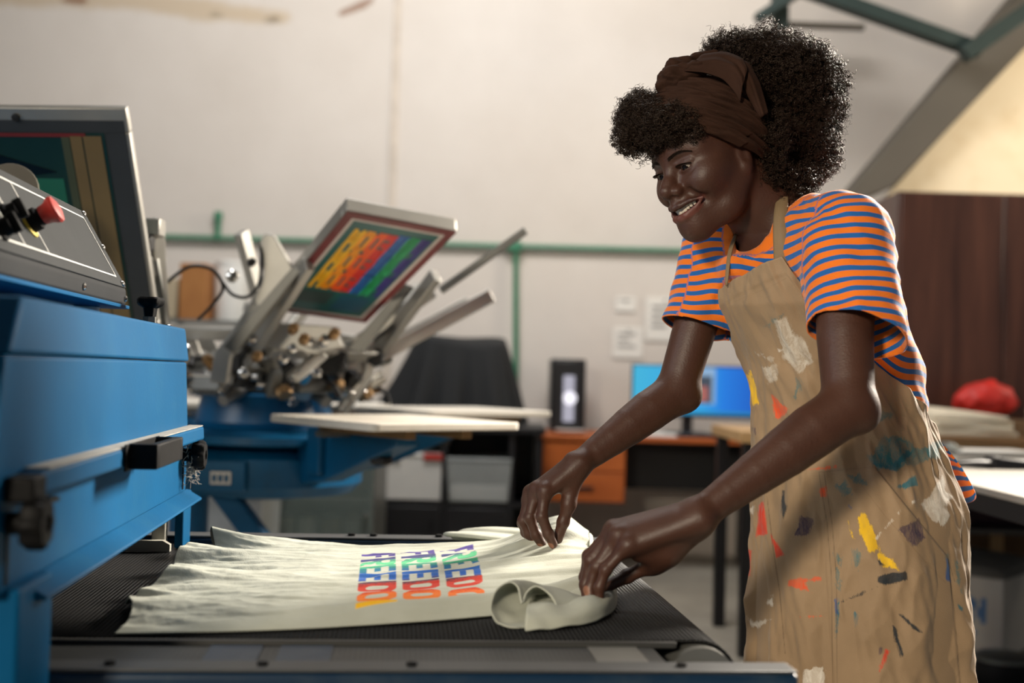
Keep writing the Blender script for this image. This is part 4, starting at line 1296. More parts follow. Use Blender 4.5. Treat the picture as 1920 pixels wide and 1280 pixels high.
MB(BM).box((-2.2, -0.097, 0.7245), (-0.11, -0.012, 0.7265)).build('wire_guard', m_grid, dry)
for a in (-1.04, -0.60, -0.16, -0.52):
    MB(BM).box((a - 0.03, -0.096, 0.7267), (a + 0.03, -0.013, 0.7278)).build('guard_bracket', m_dblue2 if a != -0.16 else m_alud, dry, bevel=0.003)
MB(BM).box((-2.2, -0.012, 0.7247), (-0.08, -0.003, 0.7325)).build('belt_edge_strip', mat('dull_grey_strip', srgb(58, 58, 57), 0.55, metal=0.2), dry, bevel=0.002)

# side rails
m_topgrey = mat('worn_grey_edge', srgb(72, 74, 76), 0.5, metal=0.2, var=0.12)
nr = MB(BM).box((-2.2, -0.140, 0.560), (0.028, -0.098, 0.727)).build('side_rail', m_dblue2, dry, bevel=0.006)
MB(BM).box((-2.2, -0.139, 0.7272), (0.026, -0.098, 0.7305)).build('rail_cap', m_topgrey, nr, bevel=0.002)
for a in (-0.72, -0.90, -0.56, -0.40, -0.1):
    MB(BM).lathe((a, -0.118, 0.7307), (0, 0, 1), [(0.006, 0), (0.006, 0.003), (0.002, 0.004)], 8).build('bolt', m_knob, nr)
fr = MB(BM).box((-2.2, BW + 0.012, 0.600), (-0.02, BW + 0.060, 0.742)).build('side_rail', m_dblue2, dry, bevel=0.005)
MB(BM).box((-2.2, BW + 0.012, 0.7422), (-0.022, BW + 0.060, 0.7465)).build('rail_cap', m_topgrey, fr, bevel=0.002)
for a in (-0.50, -0.46, -0.34):
    MB(BM).lathe((a, BW + 0.036, 0.7467), (0, 0, 1), [(0.007, 0), (0.007, 0.004), (0.003, 0.005)], 8).build('bolt', m_knob, fr)
for a, b in ((-0.30, -0.117), (-0.30, BW + 0.036), (-1.9, -0.117), (-1.9, BW + 0.036)):
    MB(BM).box((a - 0.025, b - 0.022, 0.0), (a + 0.025, b + 0.022, 0.5598)).build('leg', m_dblue2, dry, bevel=0.004)

# hood: profile in (a, z) with the near end leaning in towards the top
HP = [(-0.797, 1.115), (-0.789, 1.060), (-0.793, 1.0575), (-0.787, 0.945), (-0.787, 0.816)]
BF, AB = 0.690, -2.1


def bn(z):
    return float(np.interp(z, [0.80, 0.943, 1.057, 1.115], [-0.270, -0.298, -0.262, -0.204]))


def slab_ab(prof, b1, name, m, parent, bevel=0.004, b0=None):
    """extrude an (a, z) polygon from the leaning near end to b1"""
    near = [(a, (bn(z) if b0 is None else b0), z) for a, z in prof]
    far = [(a, b1, z) for a, z in prof]
    mb = MB(BM)
    n = len(prof)
    mb.add(near + far, [tuple(range(n))[::-1], tuple(range(n, 2 * n))] + [(i, (i + 1) % n, n + (i + 1) % n, n + i) for i in range(n)])
    return mb.build(name, m, parent, bevel=bevel)


hood = slab_ab([(-0.793, 1.0565), (-0.787, 0.945), (-0.787, 0.830), (AB, 0.830), (AB, 1.0565)], BF, 'hood', m_dblue, dry)
slab_ab([(-0.797, 1.115), (-0.789, 1.0575), (AB, 1.0575), (AB, 1.115)], BF, 'hood_top', m_dblue, dry)
slab_ab([(-0.762, 0.944), (-0.760, 0.922), (-0.7865, 0.914), (-0.7865, 0.944)], BF + 0.012, 'ledge', m_dblue, dry, 0.003, -0.236)
MB(BM).box((-0.7865, -0.215, 0.9445), (-0.763, BF + 0.010, 0.9462)).build('dust_line', m_dust, dry)
slab_ab([(-0.760, 0.816), (-0.760, 0.8195), (-0.7865, 0.835), (-0.7865, 0.8300), (-0.80, 0.8295), (-0.80, 0.816)], BF + 0.008, 'lip', m_dblue, dry, 0.0015, -0.215)
MB(BM).box((-0.7865, -0.276, 0.918), (-0.758, -0.2365, 0.942)).build('ledge_end', m_knob, dry, bevel=0.003)
MB(BM).box((-0.7865, -0.205, 0.908), (-0.764, -0.165, 0.9135)).build('ledge_stop', m_knob, dry, bevel=0.003)
for b in (-0.258, 0.655):
    MB(BM).box((-0.7868, b - 0.004, 0.838), (-0.7855, b + 0.004, 0.905)).build('slot', m_knob, dry)
    kn = MB(BM).lathe((-0.7866, b, 0.897), (1, 0, 0), [(0.011, 0), (0.011, 0.012), (0.013, 0.014)], 18).build('lock_knob', m_knob, dry)
    MB(BM).lathe((-0.7866, b, 0.897), (1, 0, 0), [(0.014, 0.0142), (0.022, 0.016), (0.024, 0.020), (0.024, 0.032), (0.021, 0.037), (0.009, 0.038), (0.008, 0.034)], 48, 8, 0.075).build('grip', m_knob, kn)
# posts carrying the hood at the belt
m_guard = mat('cream_guard_plate', srgb(170, 168, 158), 0.5)
MB(BM).box((-0.800, 0.668, 0.735), (-0.785, BF + 0.05, 0.8295)).build('hood_post', m_dblue, dry, bevel=0.003)
MB(BM).box((-0.835, 0.650, 0.735), (-0.812, 0.672, 0.8295)).build('inner_post', m_guard, dry, bevel=0.002)
MB(BM).prism([(-1.6, 0.632, 0.7345), (-0.800, 0.632, 0.7345), (-0.800, 0.632, 0.746), (-0.812, 0.632, 0.753), (-1.6, 0.632, 0.753)], (0, 0.012, 0)).build('belt_guard', m_guard, dry)
MB(BM).box((-0.83, -0.262, 0.60), (-0.772, -0.152, 0.835)).build('hood_post', m_dblue, dry, bevel=0.004)
MB(BM).box((-2.1, -0.258, 0.62), (-0.832, -0.152, 0.829)).build('side_panel', m_dblue2, dry, bevel=0.004)

# pull handle on the ledge
hd = MB(BM)
hd.box((-0.7598, 0.105, 0.918), (-0.722, 0.117, 0.950))
hd.box((-0.7598, 0.268, 0.918), (-0.722, 0.280, 0.950))
hd.box((-0.734, 0.117, 0.918), (-0.722, 0.268, 0.950))
MBh = hd.build('pull_handle', m_knob, dry, bevel=0.002)
MB(BM).box((-0.7598, 0.09, 0.916), (-0.757, 0.295, 0.950)).build('handle_plate', m_knob, MBh, bevel=0.001)

# star knob and screw on the hood top
sk = MB(BM).lathe((-0.835, 0.575, 1.1152), (0, 0, 1), [(0.011, 0), (0.011, 0.014)], 6).build('star_knob', m_alud, dry)
MB(BM).lathe((-0.835, 0.575, 1.1293), (0, 0, 1), [(0.009, 0), (0.011, 0.014), (0.018, 0.018), (0.021, 0.022), (0.021, 0.029), (0.018, 0.032)], 40, 5, 0.12).build('grip', m_knob, sk)
MB(BM).lathe((-0.815, 0.632, 1.1152), (0, 0, 1), [(0.006, 0), (0.006, 0.003), (0.003, 0.005)], 12).build('screw', m_chrome, dry)
MB(BM).lathe((-0.93, 0.55, 1.1152), (0, 0, 1), [(0.02, 0), (0.02, 0.026)], 16).build('spacer', m_white, dry)
MB(BM).lathe((-0.93, 0.02, 1.1152), (0, 0, 1), [(0.02, 0), (0.02, 0.026)], 16).build('spacer', m_white, dry)

# control box
m_panel = mat('grey_hammered_panel', srgb(52, 54, 55), 0.7, metal=0.0, var=0.08, scale=14, bump=0.10, bscale=300)
m_skirt = mat('grey_box_edge', srgb(40, 42, 44), 0.7, metal=0.0, var=0.1)
for q_ in (m_panel, m_skirt, m_knob):
    q_.node_tree.nodes['Principled BSDF'].inputs['Specular IOR Level'].default_value = 0.12
box = slab_ab([(-0.879, 1.1475), (-0.879, 1.172), (-0.955, 1.302), (-1.15, 1.318), (-1.15, 1.1475)], 0.598, 'control_box', m_skirt, dry, 0.004, -0.55)
slab_ab([(-0.874, 1.1415), (-0.874, 1.1472), (-1.15, 1.1472), (-1.15, 1.1415)], 0.602, 'base_plate', m_dblue, box, 0.001, -0.55)
d0 = Vector((-0.879, 0, 1.172))
pu = (Vector((-0.955, 0, 1.302)) - d0)
PL = pu.length
pu = pu.normalized()
PM = BM @ frame(d0, (0, 1, 0), pu, None)        # x along b, y up the slope, z out of the panel
if (PM.to_3x3() @ Vector((0, 0, 1))).dot(BM.to_3x3() @ Vector((1, 0, 0))) < 0:
    PM = BM @ Matrix(((0, pu.x, -pu.z * -1, d0.x), (1, 0, 0, 0), (0, pu.z, -pu.x * 1, d0.z), (0, 0, 0, 1)))
MB(PM).box((-0.545, 0.004, 0.0003), (0.592, PL - 0.003, 0.003)).build('panel', m_panel, box, bevel=0.001)
m_mark = mat('white_panel_print', srgb(206, 206, 200), 0.6)


def pline(x0, y0, x1, y1, w=0.0014):
    p, q = Vector((x0, y0, 0.0033)), Vector((x1, y1, 0.0033))
    t = (q - p).normalized()
    s = Vector((-t.y, t.x, 0)) * w
    return MB(PM).prism([p - s, q - s, q + s, p + s], (0, 0, 0.0004)).build('panel_line', m_mark, box)


pline(-0.5, 0.022, 0.555, 0.022)
pline(-0.5, PL - 0.020, 0.555, PL - 0.020)
pline(0.555, 0.022, 0.555, PL - 0.020)
for x in (0.0, 0.09, 0.19):
    pline(x, 0.022, x, PL - 0.020)
for x0_, x1_, y_ in ((-0.2, -0.02, 0.10),):
    pline(x0_, y_, x1_, y_)
m_red = mat('red_emergency_button', srgb(160, 38, 30), 0.45, var=0.08, coat=0.2)
m_yel = mat('yellow_ring', srgb(200, 176, 60), 0.5)
for x, y in ((0.14, PL - 0.009), (0.575, PL - 0.010), (0.578, PL * 0.52), (0.575, 0.010)):
    MB(PM).lathe((x, y, 0.003), (0, 0, 1), [(0.0055, 0), (0.0055, 0.002), (0.003, 0.004)], 12).build('screw', m_chrome, box)
MB(BM).lathe((-0.8789, 0.33, 1.160), (1, 0, 0), [(0.0055, 0), (0.0055, 0.002), (0.003, 0.004)], 12).build('screw', m_chrome, box)
MB(BM).lathe((-0.8789, 0.588, 1.158), (1, 0, 0), [(0.005, 0), (0.005, 0.002), (0.003, 0.004)], 12).build('screw', m_chrome, box)
ex, ey = 0.165, PL * 0.43
es = MB(PM).lathe((ex, ey, 0.003), (0, 0, 1), [(0.021, 0), (0.021, 0.002), (0.016, 0.003)], 28).build('emergency_stop', m_yel, box)
MB(PM).lathe((ex, ey, 0.0062), (0, 0, 1), [(0.0155, 0), (0.0155, 0.012), (0.012, 0.014), (0.012, 0.017)], 28).build('collar', m_knob, es)
MB(PM).lathe((ex, ey, 0.0234), (0, 0, 1), [(0.0125, 0), (0.014, 0.009), (0.0175, 0.014), (0.0188, 0.018), (0.0175, 0.0215), (0.010, 0.024)], 36).build('button', m_red, es)
for x, y in ((0.078, PL * 0.42), (0.008, PL * 0.22)):
    k_ = MB(PM).lathe((x, y, 0.003), (0, 0, 1), [(0.015, 0), (0.015, 0.004), (0.012, 0.006), (0.011, 0.016)], 24).build('selector_knob', m_knob, box)
    MB(PM).box((x - 0.004, y - 0.013, 0.0162), (x + 0.004, y + 0.013, 0.028)).build('pointer', m_knob, k_, bevel=0.002)
ringp = [(0.078 + 0.024 * math.cos(q), PL * 0.42 + 0.026 * math.sin(q)) for q in np.linspace(-0.6, 3.7, 26)]
rb_ = MB(PM)
for (x0_, y0_), (x1_, y1_) in zip(ringp[:-1], ringp[1:]):
    p, q = Vector((x0_, y0_, 0.0033)), Vector((x1_, y1_, 0.0033))
    t_ = (q - p).normalized()
    s_ = Vector((-t_.y, t_.x, 0)) * 0.001
    rb_.prism([p - s_, q - s_, q + s_, p + s_], (0, 0, 0.0004))
rb_.build('dial_mark', m_mark, box)
# lint caught on the far knob
n_ = 160
p_ = np.array([BM @ Vector((-0.782 + rng.uniform(0, 0.02), 0.655 + rng.normal() * 0.012, 0.880 + rng.normal() * 0.014)) for _ in range(n_)])


def lint(name, P0, L, r, m, parent):
    mb = MB()
    for p in P0:
        d = Vector(rng.normal(size=3)).normalized()
        e = Vector(rng.normal(size=3)).normalized()
        p = Vector(p)
        mb.tube([p, p + d * L * 0.5 + e * L * 0.3, p + d * L], r, 3, False)
    return mb.build(name, m, parent, ang=0)


lint('lint', p_, 0.014, 0.0005, m_dust, dry)

# =================================================================== the printed t-shirt on the belt
ZB = 0.7345


def spl(xs, ys):
    """smooth interpolation through knots (monotone-ish cubic)"""
    xs, ys = np.asarray(xs, float), np.asarray(ys, float)
    m = np.gradient(ys, xs)

    def f(x):
        x = np.clip(x, xs[0], xs[-1])
        i = np.clip(np.searchsorted(xs, x, side='right') - 1, 0, len(xs) - 2)
        h = xs[i + 1] - xs[i]
        u = (x - xs[i]) / h
        return (ys[i] * (2 * u ** 3 - 3 * u ** 2 + 1) + m[i] * h * (u ** 3 - 2 * u ** 2 + u) + ys[i + 1] * (-2 * u ** 3 + 3 * u ** 2) + m[i + 1] * h * (u ** 3 - u ** 2))
    return f


# outline on the belt: near side and far side from the hem (s = 0) to the collar (s = 1)
nx = spl([0, 0.12, 0.3, 0.5, 0.72, 0.86, 1.0], [196, 300, 460, 640, 850, 985, 1104])
ny = spl([0, 0.12, 0.3, 0.5, 0.72, 0.86, 1.0], [1190, 1189, 1185, 1177, 1163, 1150, 1133])
fx = spl([0, 0.15, 0.3, 0.5, 0.72, 0.86, 1.0], [418, 500, 590, 715, 870, 985, 1101])
fy = spl([0, 0.15, 0.3, 0.5, 0.72, 0.86, 1.0], [1030, 1036, 1034, 1031, 1029, 1028, 1030])
nu, nv = 560, 380
S, T = [q.ravel() for q in np.meshgrid(np.linspace(0, 1, nu), np.linspace(0, 1, nv), indexing='ij')]
hem = 0.018 * np.sin(T * 17 + 0.7) * (1 - S) ** 6            # wavy hem
pxn, pyn, pxf, pyf = nx(S), ny(S), fx(S), fy(S)


def gplane(px, py, z):
    d = np.array(_f)[None] + np.array(_r)[None] * ((px - 960) / FPX)[:, None] + np.array(_u)[None] * ((640 - py) / FPX)[:, None]
    return np.array(CAM) + d * ((z - CAM_Z) / d[:, 2])[:, None]


A, B_ = gplane(pxn, pyn, ZB), gplane(pxf, pyf, ZB)
Q = A + (B_ - A) * T[:, None]
Q[:, 0] += hem
# height of the cloth above the belt
edge = lambda x, w: 1 - np.exp(-np.clip(x, 0, 1) / w)
base = 0.010 * edge(T, 0.03) * edge(1 - T, 0.03)
# three standing folds that run in from the hem and die out
def ridge(t0, w, amp, s_len, drift, skew=0.0):
    c = t0 + drift * S
    d = T - c
    ww = w * (1 + S * 0.8)
    g = np.where(d > 0, np.exp(-(d / (ww * (1 + skew))) ** 2), np.exp(-(d / ww) ** 2))
    return amp * g * np.clip(1 - S / s_len, 0, 1) ** 1.3


h = base.copy()
h += ridge(0.92, 0.055, 0.034, 0.50, -0.03, 0.2)
h += ridge(0.64, 0.050, 0.034, 0.50, 0.03, 0.5)
h += ridge(0.38, 0.050, 0.034, 0.45, 0.05, 0.5)
h += ridge(0.12, 0.060, 0.016, 0.50, 0.02)
h += ridge(0.80, 0.022, 0.008, 0.60, 0.02) + ridge(0.30, 0.02, 0.006, 0.7, 0.03) + ridge(0.54, 0.02, 0.007, 0.7, 0.04)
# lie of the front: gentle swell, long drag folds towards the hand that pulls
h += 0.012 * np.sin(math.pi * np.clip(T, 0, 1)) * np.clip(S * 3, 0, 1)
dr = T - (0.10 + 0.62 * (1 - S) * 0.3)
for t0, sl, am, w in ((0.82, -0.10, 0.006, 0.018), (0.62, -0.16, 0.007, 0.02), (0.46, -0.14, 0.006, 0.018), (0.30, -0.10, 0.006, 0.016)):
    c = t0 + sl * (S - 0.6)
    h += am * np.exp(-((T - c) / w) ** 2) * np.clip((S - 0.62) / 0.2, 0, 1)
h += 0.006 * np.exp(-((T - (0.90 - 0.08 * S)) / 0.02) ** 2) * np.clip((S - 0.35) / 0.2, 0, 1) * np.clip((0.95 - S) / 0.2, 0, 1)
# near side rolls over a soft fold
c = 0.072 + 0.02 * np.sin(S * 7 + 0.4)
h += 0.011 * np.exp(-((T - c) / 0.036) ** 2) * np.clip((S - 0.30) / 0.25, 0, 1)
# lifted by both hands at the collar
h += 0.046 * np.exp(-((S - 0.940) / np.where(S < 0.94, 0.10, 0.05)) ** 2 - ((T - 0.70) / np.where(T < 0.7, 0.17, 0.24)) ** 2)
h += 0.016 * np.clip((S - 0.55) / 0.45, 0, 1) ** 2 * np.clip((T - 0.2) / 0.3, 0, 1)
h += 0.010 * np.exp(-((S - 1.0) / 0.06) ** 2 - ((T - 0.06) / 0.1) ** 2)
# fine creases
wr_ = vnoise(np.stack([S * 9, T * 60 + S * 6, S * 0], 1), 41) * 0.0016 + vnoise(np.stack([S * 70, T * 120, S * 0], 1), 42) * 0.0003 + vnoise(np.stack([S * 5, T * 22 - S * 3, S * 0], 1), 43) * 0.0030 + vnoise(np.stack([S * 16, T * 110, S * 0], 1), 44) * 0.0007
wr_ = wr_ - np.abs(vnoise(np.stack([S * 6, T * 26 + S * 5, S * 0], 1), 45)) * 0.0030 - np.abs(vnoise(np.stack([S * 9 + 3, T * 44 - S * 9, S * 0], 1), 46)) * 0.0014 + 0.001
h += wr_ * np.clip(np.minimum(T, 1 - T) / 0.05, 0, 1) * (1.1 - 0.5 * np.clip(S * 1.6, 0, 1))
h = np.maximum(h, 0.0012)
Q[:, 2] = ZB + h
PQ = proj(np.stack([Q[:, 0], Q[:, 1], np.full(len(Q), ZB + 0.020)], 1))

# ink: three lines of block letters, laid out across the cloth
def ink_field(PQ, quad, word):
    """letters of one line: quad = corners (start top, start foot, end top, end foot) of FREEDO on the cloth"""
    st, sf, et, ef = [np.array(q, float) for q in quad]
    # inverse bilinear by two Newton-like steps
    u = np.full(len(PQ), 0.5)
    v = np.full(len(PQ), 0.5)
    for _ in range(8):
        p = (st * (1 - u)[:, None] + et * u[:, None]) * v[:, None] + (sf * (1 - u)[:, None] + ef * u[:, None]) * (1 - v)[:, None]
        du = (et - st) * v[:, None] + (ef - sf) * (1 - v)[:, None]
        dv = (st - sf) * (1 - u)[:, None] + (et - ef) * u[:, None]
        r = PQ - p
        det = du[:, 0] * dv[:, 1] - du[:, 1] * dv[:, 0]
        u = np.clip(u + (r[:, 0] * dv[:, 1] - r[:, 1] * dv[:, 0]) / det, -1, 2.5)
        v = np.clip(v + (du[:, 0] * r[:, 1] - du[:, 1] * r[:, 0]) / det, -1, 2)
    x, y = u * 6.0, v          # letter index and height in the letter
    d = np.full(len(PQ), 1.0)

    def rbox(lx, cx, cy, hx, hy, r):
        qx, qy = np.abs(lx - cx) - hx + r, np.abs(y - cy) - hy + r
        return np.sqrt(np.maximum(qx, 0) ** 2 + np.maximum(qy, 0) ** 2) + np.minimum(np.maximum(qx, qy), 0) - r

    for i, ch in enumerate(word):
        lx = (x - i) / 0.90
        if ch == 'O':
            b = np.maximum(rbox(lx, 0.5, 0.5, 0.5, 0.5, 0.32), -rbox(lx, 0.5, 0.5, 0.17, 0.29, 0.16))
        elif ch == 'D':
            b = np.maximum(np.maximum(rbox(lx, 0.2, 0.5, 0.8, 0.5, 0.36), -lx), -rbox(lx, 0.50, 0.5, 0.17, 0.29, 0.14))
        elif ch == 'R':
            bowl = np.maximum(np.maximum(rbox(lx, 0.2, 0.72, 0.78, 0.28, 0.22), -lx), -rbox(lx, 0.52, 0.72, 0.14, 0.12, 0.10))
            leg = np.maximum(np.abs(lx - (0.42 + (0.5 - y) * 0.75)) - 0.17, np.maximum(y - 0.52, -y))
            b = np.minimum(np.minimum(bowl, leg), np.maximum(np.abs(lx - 0.16) - 0.16, np.abs(y - 0.5) - 0.5))
        else:
            b = np.full(len(PQ), 1.0)
            for x0, y0, x1, y1 in FONT[ch]:
                x0, x1 = x0 / 0.82, x1 / 0.82
                b = np.minimum(b, np.maximum(np.abs(lx - (x0 + x1) / 2) - (x1 - x0) / 2, np.abs(y - (y0 + y1) / 2) - (y1 - y0) / 2))
        d = np.minimum(d, b)
    return d, x


INK, ALONG = np.full(len(Q), 1.0), np.zeros(len(Q))
for quad, word in (([(887, 1025), (824, 1032), (911, 1112), (842, 1117)], 'FREEDO'), ([(814, 1029), (751, 1034), (828, 1115), (756, 1120)], 'FREEDO'), ([(741, 1034), (678, 1039), (744, 1118), (668, 1124)], 'FREEDOM')):
    d, x = ink_field(PQ, quad, word)
    ALONG = np.where(d < INK, x, ALONG)
    INK = np.minimum(INK, d)

m_ts, nt_, b_ = new_mat('pale_sage_cotton')
tc_ = N(nt_, 'ShaderNodeTexCoord')
n_ = N(nt_, 'ShaderNodeTexNoise')
n_.inputs['Scale'].default_value, n_.inputs['Detail'].default_value = 16, 6
nt_.links.new(tc_.outputs['Object'], n_.inputs['Vector'])
rp_ = N(nt_, 'ShaderNodeValToRGB')
rp_.color_ramp.elements[0].position, rp_.color_ramp.elements[1].position = 0.3, 0.7
rp_.color_ramp.elements[0].color = (*srgb(174, 177, 164), 1)
rp_.color_ramp.elements[1].color = (*srgb(187, 190, 178), 1)
nt_.links.new(n_.outputs['Fac'], rp_.inputs['Fac'])
ai_ = N(nt_, 'ShaderNodeAttribute', attribute_name='ink')
al_ = N(nt_, 'ShaderNodeAttribute', attribute_name='along')
sp_n = N(nt_, 'ShaderNodeTexNoise')
sp_n.inputs['Scale'].default_value, sp_n.inputs['Detail'].default_value = 320, 3
nt_.links.new(tc_.outputs['Object'], sp_n.inputs['Vector'])
jit = N(nt_, 'ShaderNodeMath', operation='MULTIPLY_ADD')
nt_.links.new(sp_n.outputs['Fac'], jit.inputs[0])
jit.inputs[1].default_value = 0.5
nt_.links.new(al_.outputs['Fac'], jit.inputs[2])
dv_ = N(nt_, 'ShaderNodeMath', operation='MULTIPLY')
nt_.links.new(jit.outputs[0], dv_.inputs[0])
dv_.inputs[1].default_value = 1 / 7.5
cr_ = N(nt_, 'ShaderNodeValToRGB')
cr_.color_ramp.elements[0].position, cr_.color_ramp.elements[0].color = 0.0, (*srgb(70, 52, 138), 1)
cr_.color_ramp.elements[1].position, cr_.color_ramp.elements[1].color = 1.0, (*srgb(255, 200, 20), 1)
for p_, c_ in ((0.16, (62, 48, 124)), (0.20, (46, 62, 110)), (0.25, (92, 196, 140)), (0.31, (70, 180, 130)), (0.34, (10, 140, 122)), (0.39, (6, 110, 150)), (0.44, (8, 96, 186)), (0.52, (14, 90, 184)), (0.575, (86, 46, 60)), (0.60, (206, 44, 20)), (0.70, (222, 54, 20)), (0.735, (248, 118, 20)), (0.85, (250, 136, 20)), (0.88, (252, 186, 16))):
    e_ = cr_.color_ramp.elements.new(p_)
    e_.color = (*[0.82 * q for q in srgb(*c_)], 1)
nt_.links.new(dv_.outputs[0], cr_.inputs['Fac'])
mr_ = N(nt_, 'ShaderNodeMapRange')
mr_.inputs['From Min'].default_value, mr_.inputs['From Max'].default_value = 0.02, -0.02
nt_.links.new(ai_.outputs['Fac'], mr_.inputs['Value'])
mx_ = N(nt_, 'ShaderNodeMix', data_type='RGBA')
nt_.links.new(mr_.outputs['Result'], mx_.inputs['Factor'])
nt_.links.new(rp_.outputs['Color'], mx_.inputs['A'])
nt_.links.new(cr_.outputs['Color'], mx_.inputs['B'])
nt_.links.new(mx_.outputs['Result'], b_.inputs['Base Color'])
b_.inputs['Roughness'].default_value = 0.85
w_ = N(nt_, 'ShaderNodeTexNoise')
w_.inputs['Scale'].default_value = 420
w_.inputs['Detail'].default_value = 3
nt_.links.new(tc_.outputs['Object'], w_.inputs['Vector'])
bp_ = N(nt_, 'ShaderNodeBump')
bp_.inputs['Strength'].default_value = 0.2
bp_.inputs['Distance'].default_value = 0.002
nt_.links.new(w_.outputs['Fac'], bp_.inputs['Height'])
nt_.links.new(bp_.outputs['Normal'], b_.inputs['Normal'])

tsh = thing('printed_t_shirt', 'pale sage t-shirt with rainbow FREEDOM lettering lying on the mesh belt', 't-shirt', (float(Q[:, 0].mean()), float(Q[:, 1].mean()), ZB))
front = np_mesh('shirt_front', Q, grid_faces(nu, nv), m_ts, tsh)
attr(front, 'ink', INK)
attr(front, 'along', ALONG)
sd = front.modifiers.new('thick', 'SOLIDIFY')
sd.thickness, sd.offset = 0.0018, 1


def loft_rows(name, rows, m, parent, sub=2, thick=0.002, closed=False):
    nr, nc = len(rows), len(rows[0])
    V = np.array([[tuple(p) for p in r] for r in rows], float).reshape(-1, 3)
    F = grid_faces(nr, nc)
    if closed:
        i = np.arange(nr - 1)
        F = np.concatenate([F, np.stack([i * nc + nc - 1, (i + 1) * nc + nc - 1, (i + 1) * nc, i * nc], 1)])
    o = np_mesh(name, V, F, m, parent)
    q = o.modifiers.new('sub', 'SUBSURF')
    q.levels = q.render_levels = sub
    d = o.modifiers.new('thick', 'SOLIDIFY')
    d.thickness, d.offset = thick, 0
    attr(o, 'ink', np.ones(len(V)))
    return o


# back of the collar and the back layer showing beyond the front, drawn up to the near hand
def GP(px, py, dz=0.0):
    p = G(px, py, ZB + 0.003)
    return Vector((p.x, p.y, ZB + 0.003 + dz))


def densify(rows, k, amp, seed):
    """more rows and columns through the given points, slightly crumpled"""
    R = np.array([[tuple(p) for p in r] for r in rows], float)
    for ax in (0, 1):
        n = R.shape[ax]
        f = spl3(np.arange(n), R, ax)
        R = f(np.linspace(0, n - 1, (n - 1) * k + 1))
    w = vnoise(R.reshape(-1, 3) * np.array([38, 60, 50]), seed) * amp
    R = R + w.reshape(R.shape[0], R.shape[1], 1) * np.array([0.2, -0.4, 0.9])
    R[..., 2] = np.maximum(R[..., 2], ZB + 0.0006)
    return [[Vector(q) for q in r] for r in R]


def spl3(x, R, ax):
    R = np.moveaxis(R, ax, 0)
    m = np.gradient(R, axis=0) if len(R) > 1 else R * 0

    def f(q):
        i = np.clip(np.floor(q).astype(int), 0, len(R) - 2)
        u = (q - i).reshape(-1, *([1] * (R.ndim - 1)))
        o = R[i] * (2 * u ** 3 - 3 * u ** 2 + 1) + m[i] * (u ** 3 - 2 * u ** 2 + u) + R[i + 1] * (-2 * u ** 3 + 3 * u ** 2) + m[i + 1] * (u ** 3 - u ** 2)
        return np.moveaxis(o, 0, ax)
    return f


loft_rows('shirt_back', densify([
    [GP(985, 1180, 0.000), GP(1020, 1178, 0.0), GP(1062, 1174, 0.0), GP(1104, 1167, 0.0), GP(1136, 1155, 0.0), GP(1154, 1138, 0.0), GP(1156, 1116, 0.001), GP(1146, 1092, 0.002)],
    [GP(985, 1176, 0.012), GP(1020, 1174, 0.014), GP(1062, 1170, 0.012), GP(1104, 1163, 0.015), GP(1134, 1152, 0.014), GP(1150, 1136, 0.018), GP(1152, 1116, 0.022), GP(1142, 1092, 0.022)],
    [GP(988, 1166, 0.020), GP(1022, 1163, 0.022), GP(1062, 1158, 0.018), GP(1102, 1150, 0.022), GP(1128, 1142, 0.019), GP(1141, 1130, 0.024), GP(1144, 1112, 0.028), GP(1136, 1090, 0.026)],
    [GP(992, 1150, 0.014), GP(1024, 1146, 0.013), GP(1062, 1140, 0.016), GP(1098, 1134, 0.010), GP(1118, 1128, 0.008), GP(1130, 1120, 0.010), GP(1132, 1106, 0.012), GP(1126, 1084, 0.014)],
    [GP(996, 1126, 0.014), GP(1026, 1122, 0.012), GP(1062, 1116, 0.012), GP(1092, 1110, 0.006), GP(1106, 1106, 0.003), GP(1114, 1100, 0.003), GP(1116, 1090, 0.003), GP(1112, 1070, 0.004)]], 4, 0.0035, 51), m_ts, tsh, sub=1)
# collar band along the neck opening
cb_ = [front.data.vertices[(nu - 1) * nv + int(q * (nv - 1))].co.copy() for q in np.linspace(0.02, 0.9, 14)]
loft_rows('collar_band', [[p + Vector((0.001, 0, 0.002)) for p in cb_], [p + Vector((0.008, 0, -0.002 - 0.3 * (p.z - ZB) * 0)) for p in cb_], [p + Vector((0.007, 0, -min(0.010, (p.z - ZB) * 0.6))) for p in cb_]], m_ts, tsh)


# bunched near sleeve: a crumpled tube open at the left end
def sleeve(name, axis, radii, folds, seed, zmin):
    nr, nc = len(axis), 26
    rows = []
    for i, (p, (rw, rh)) in enumerate(zip(axis, radii)):
        t = (Vector(axis[min(i + 1, nr - 1)]) - Vector(axis[max(i - 1, 0)])).normalized()
        side = t.cross(Vector((0, 0, 1))).normalized()
        up = side.cross(t).normalized()
        row = []
        for k in range(nc):
            a = 2 * math.pi * k / nc
            w = 1 + folds * math.sin(3 * a + seed + i * 0.7) + folds * 0.6 * math.sin(5 * a - seed * 2 + i * 1.1)
            q = Vector(p) + side * (rw * w * math.cos(a)) + up * (rh * w * math.sin(a))
            q.z = max(q.z, zmin)
            row.append(q)
        rows.append(row)
    return loft_rows(name, rows, m_ts, tsh, closed=True)


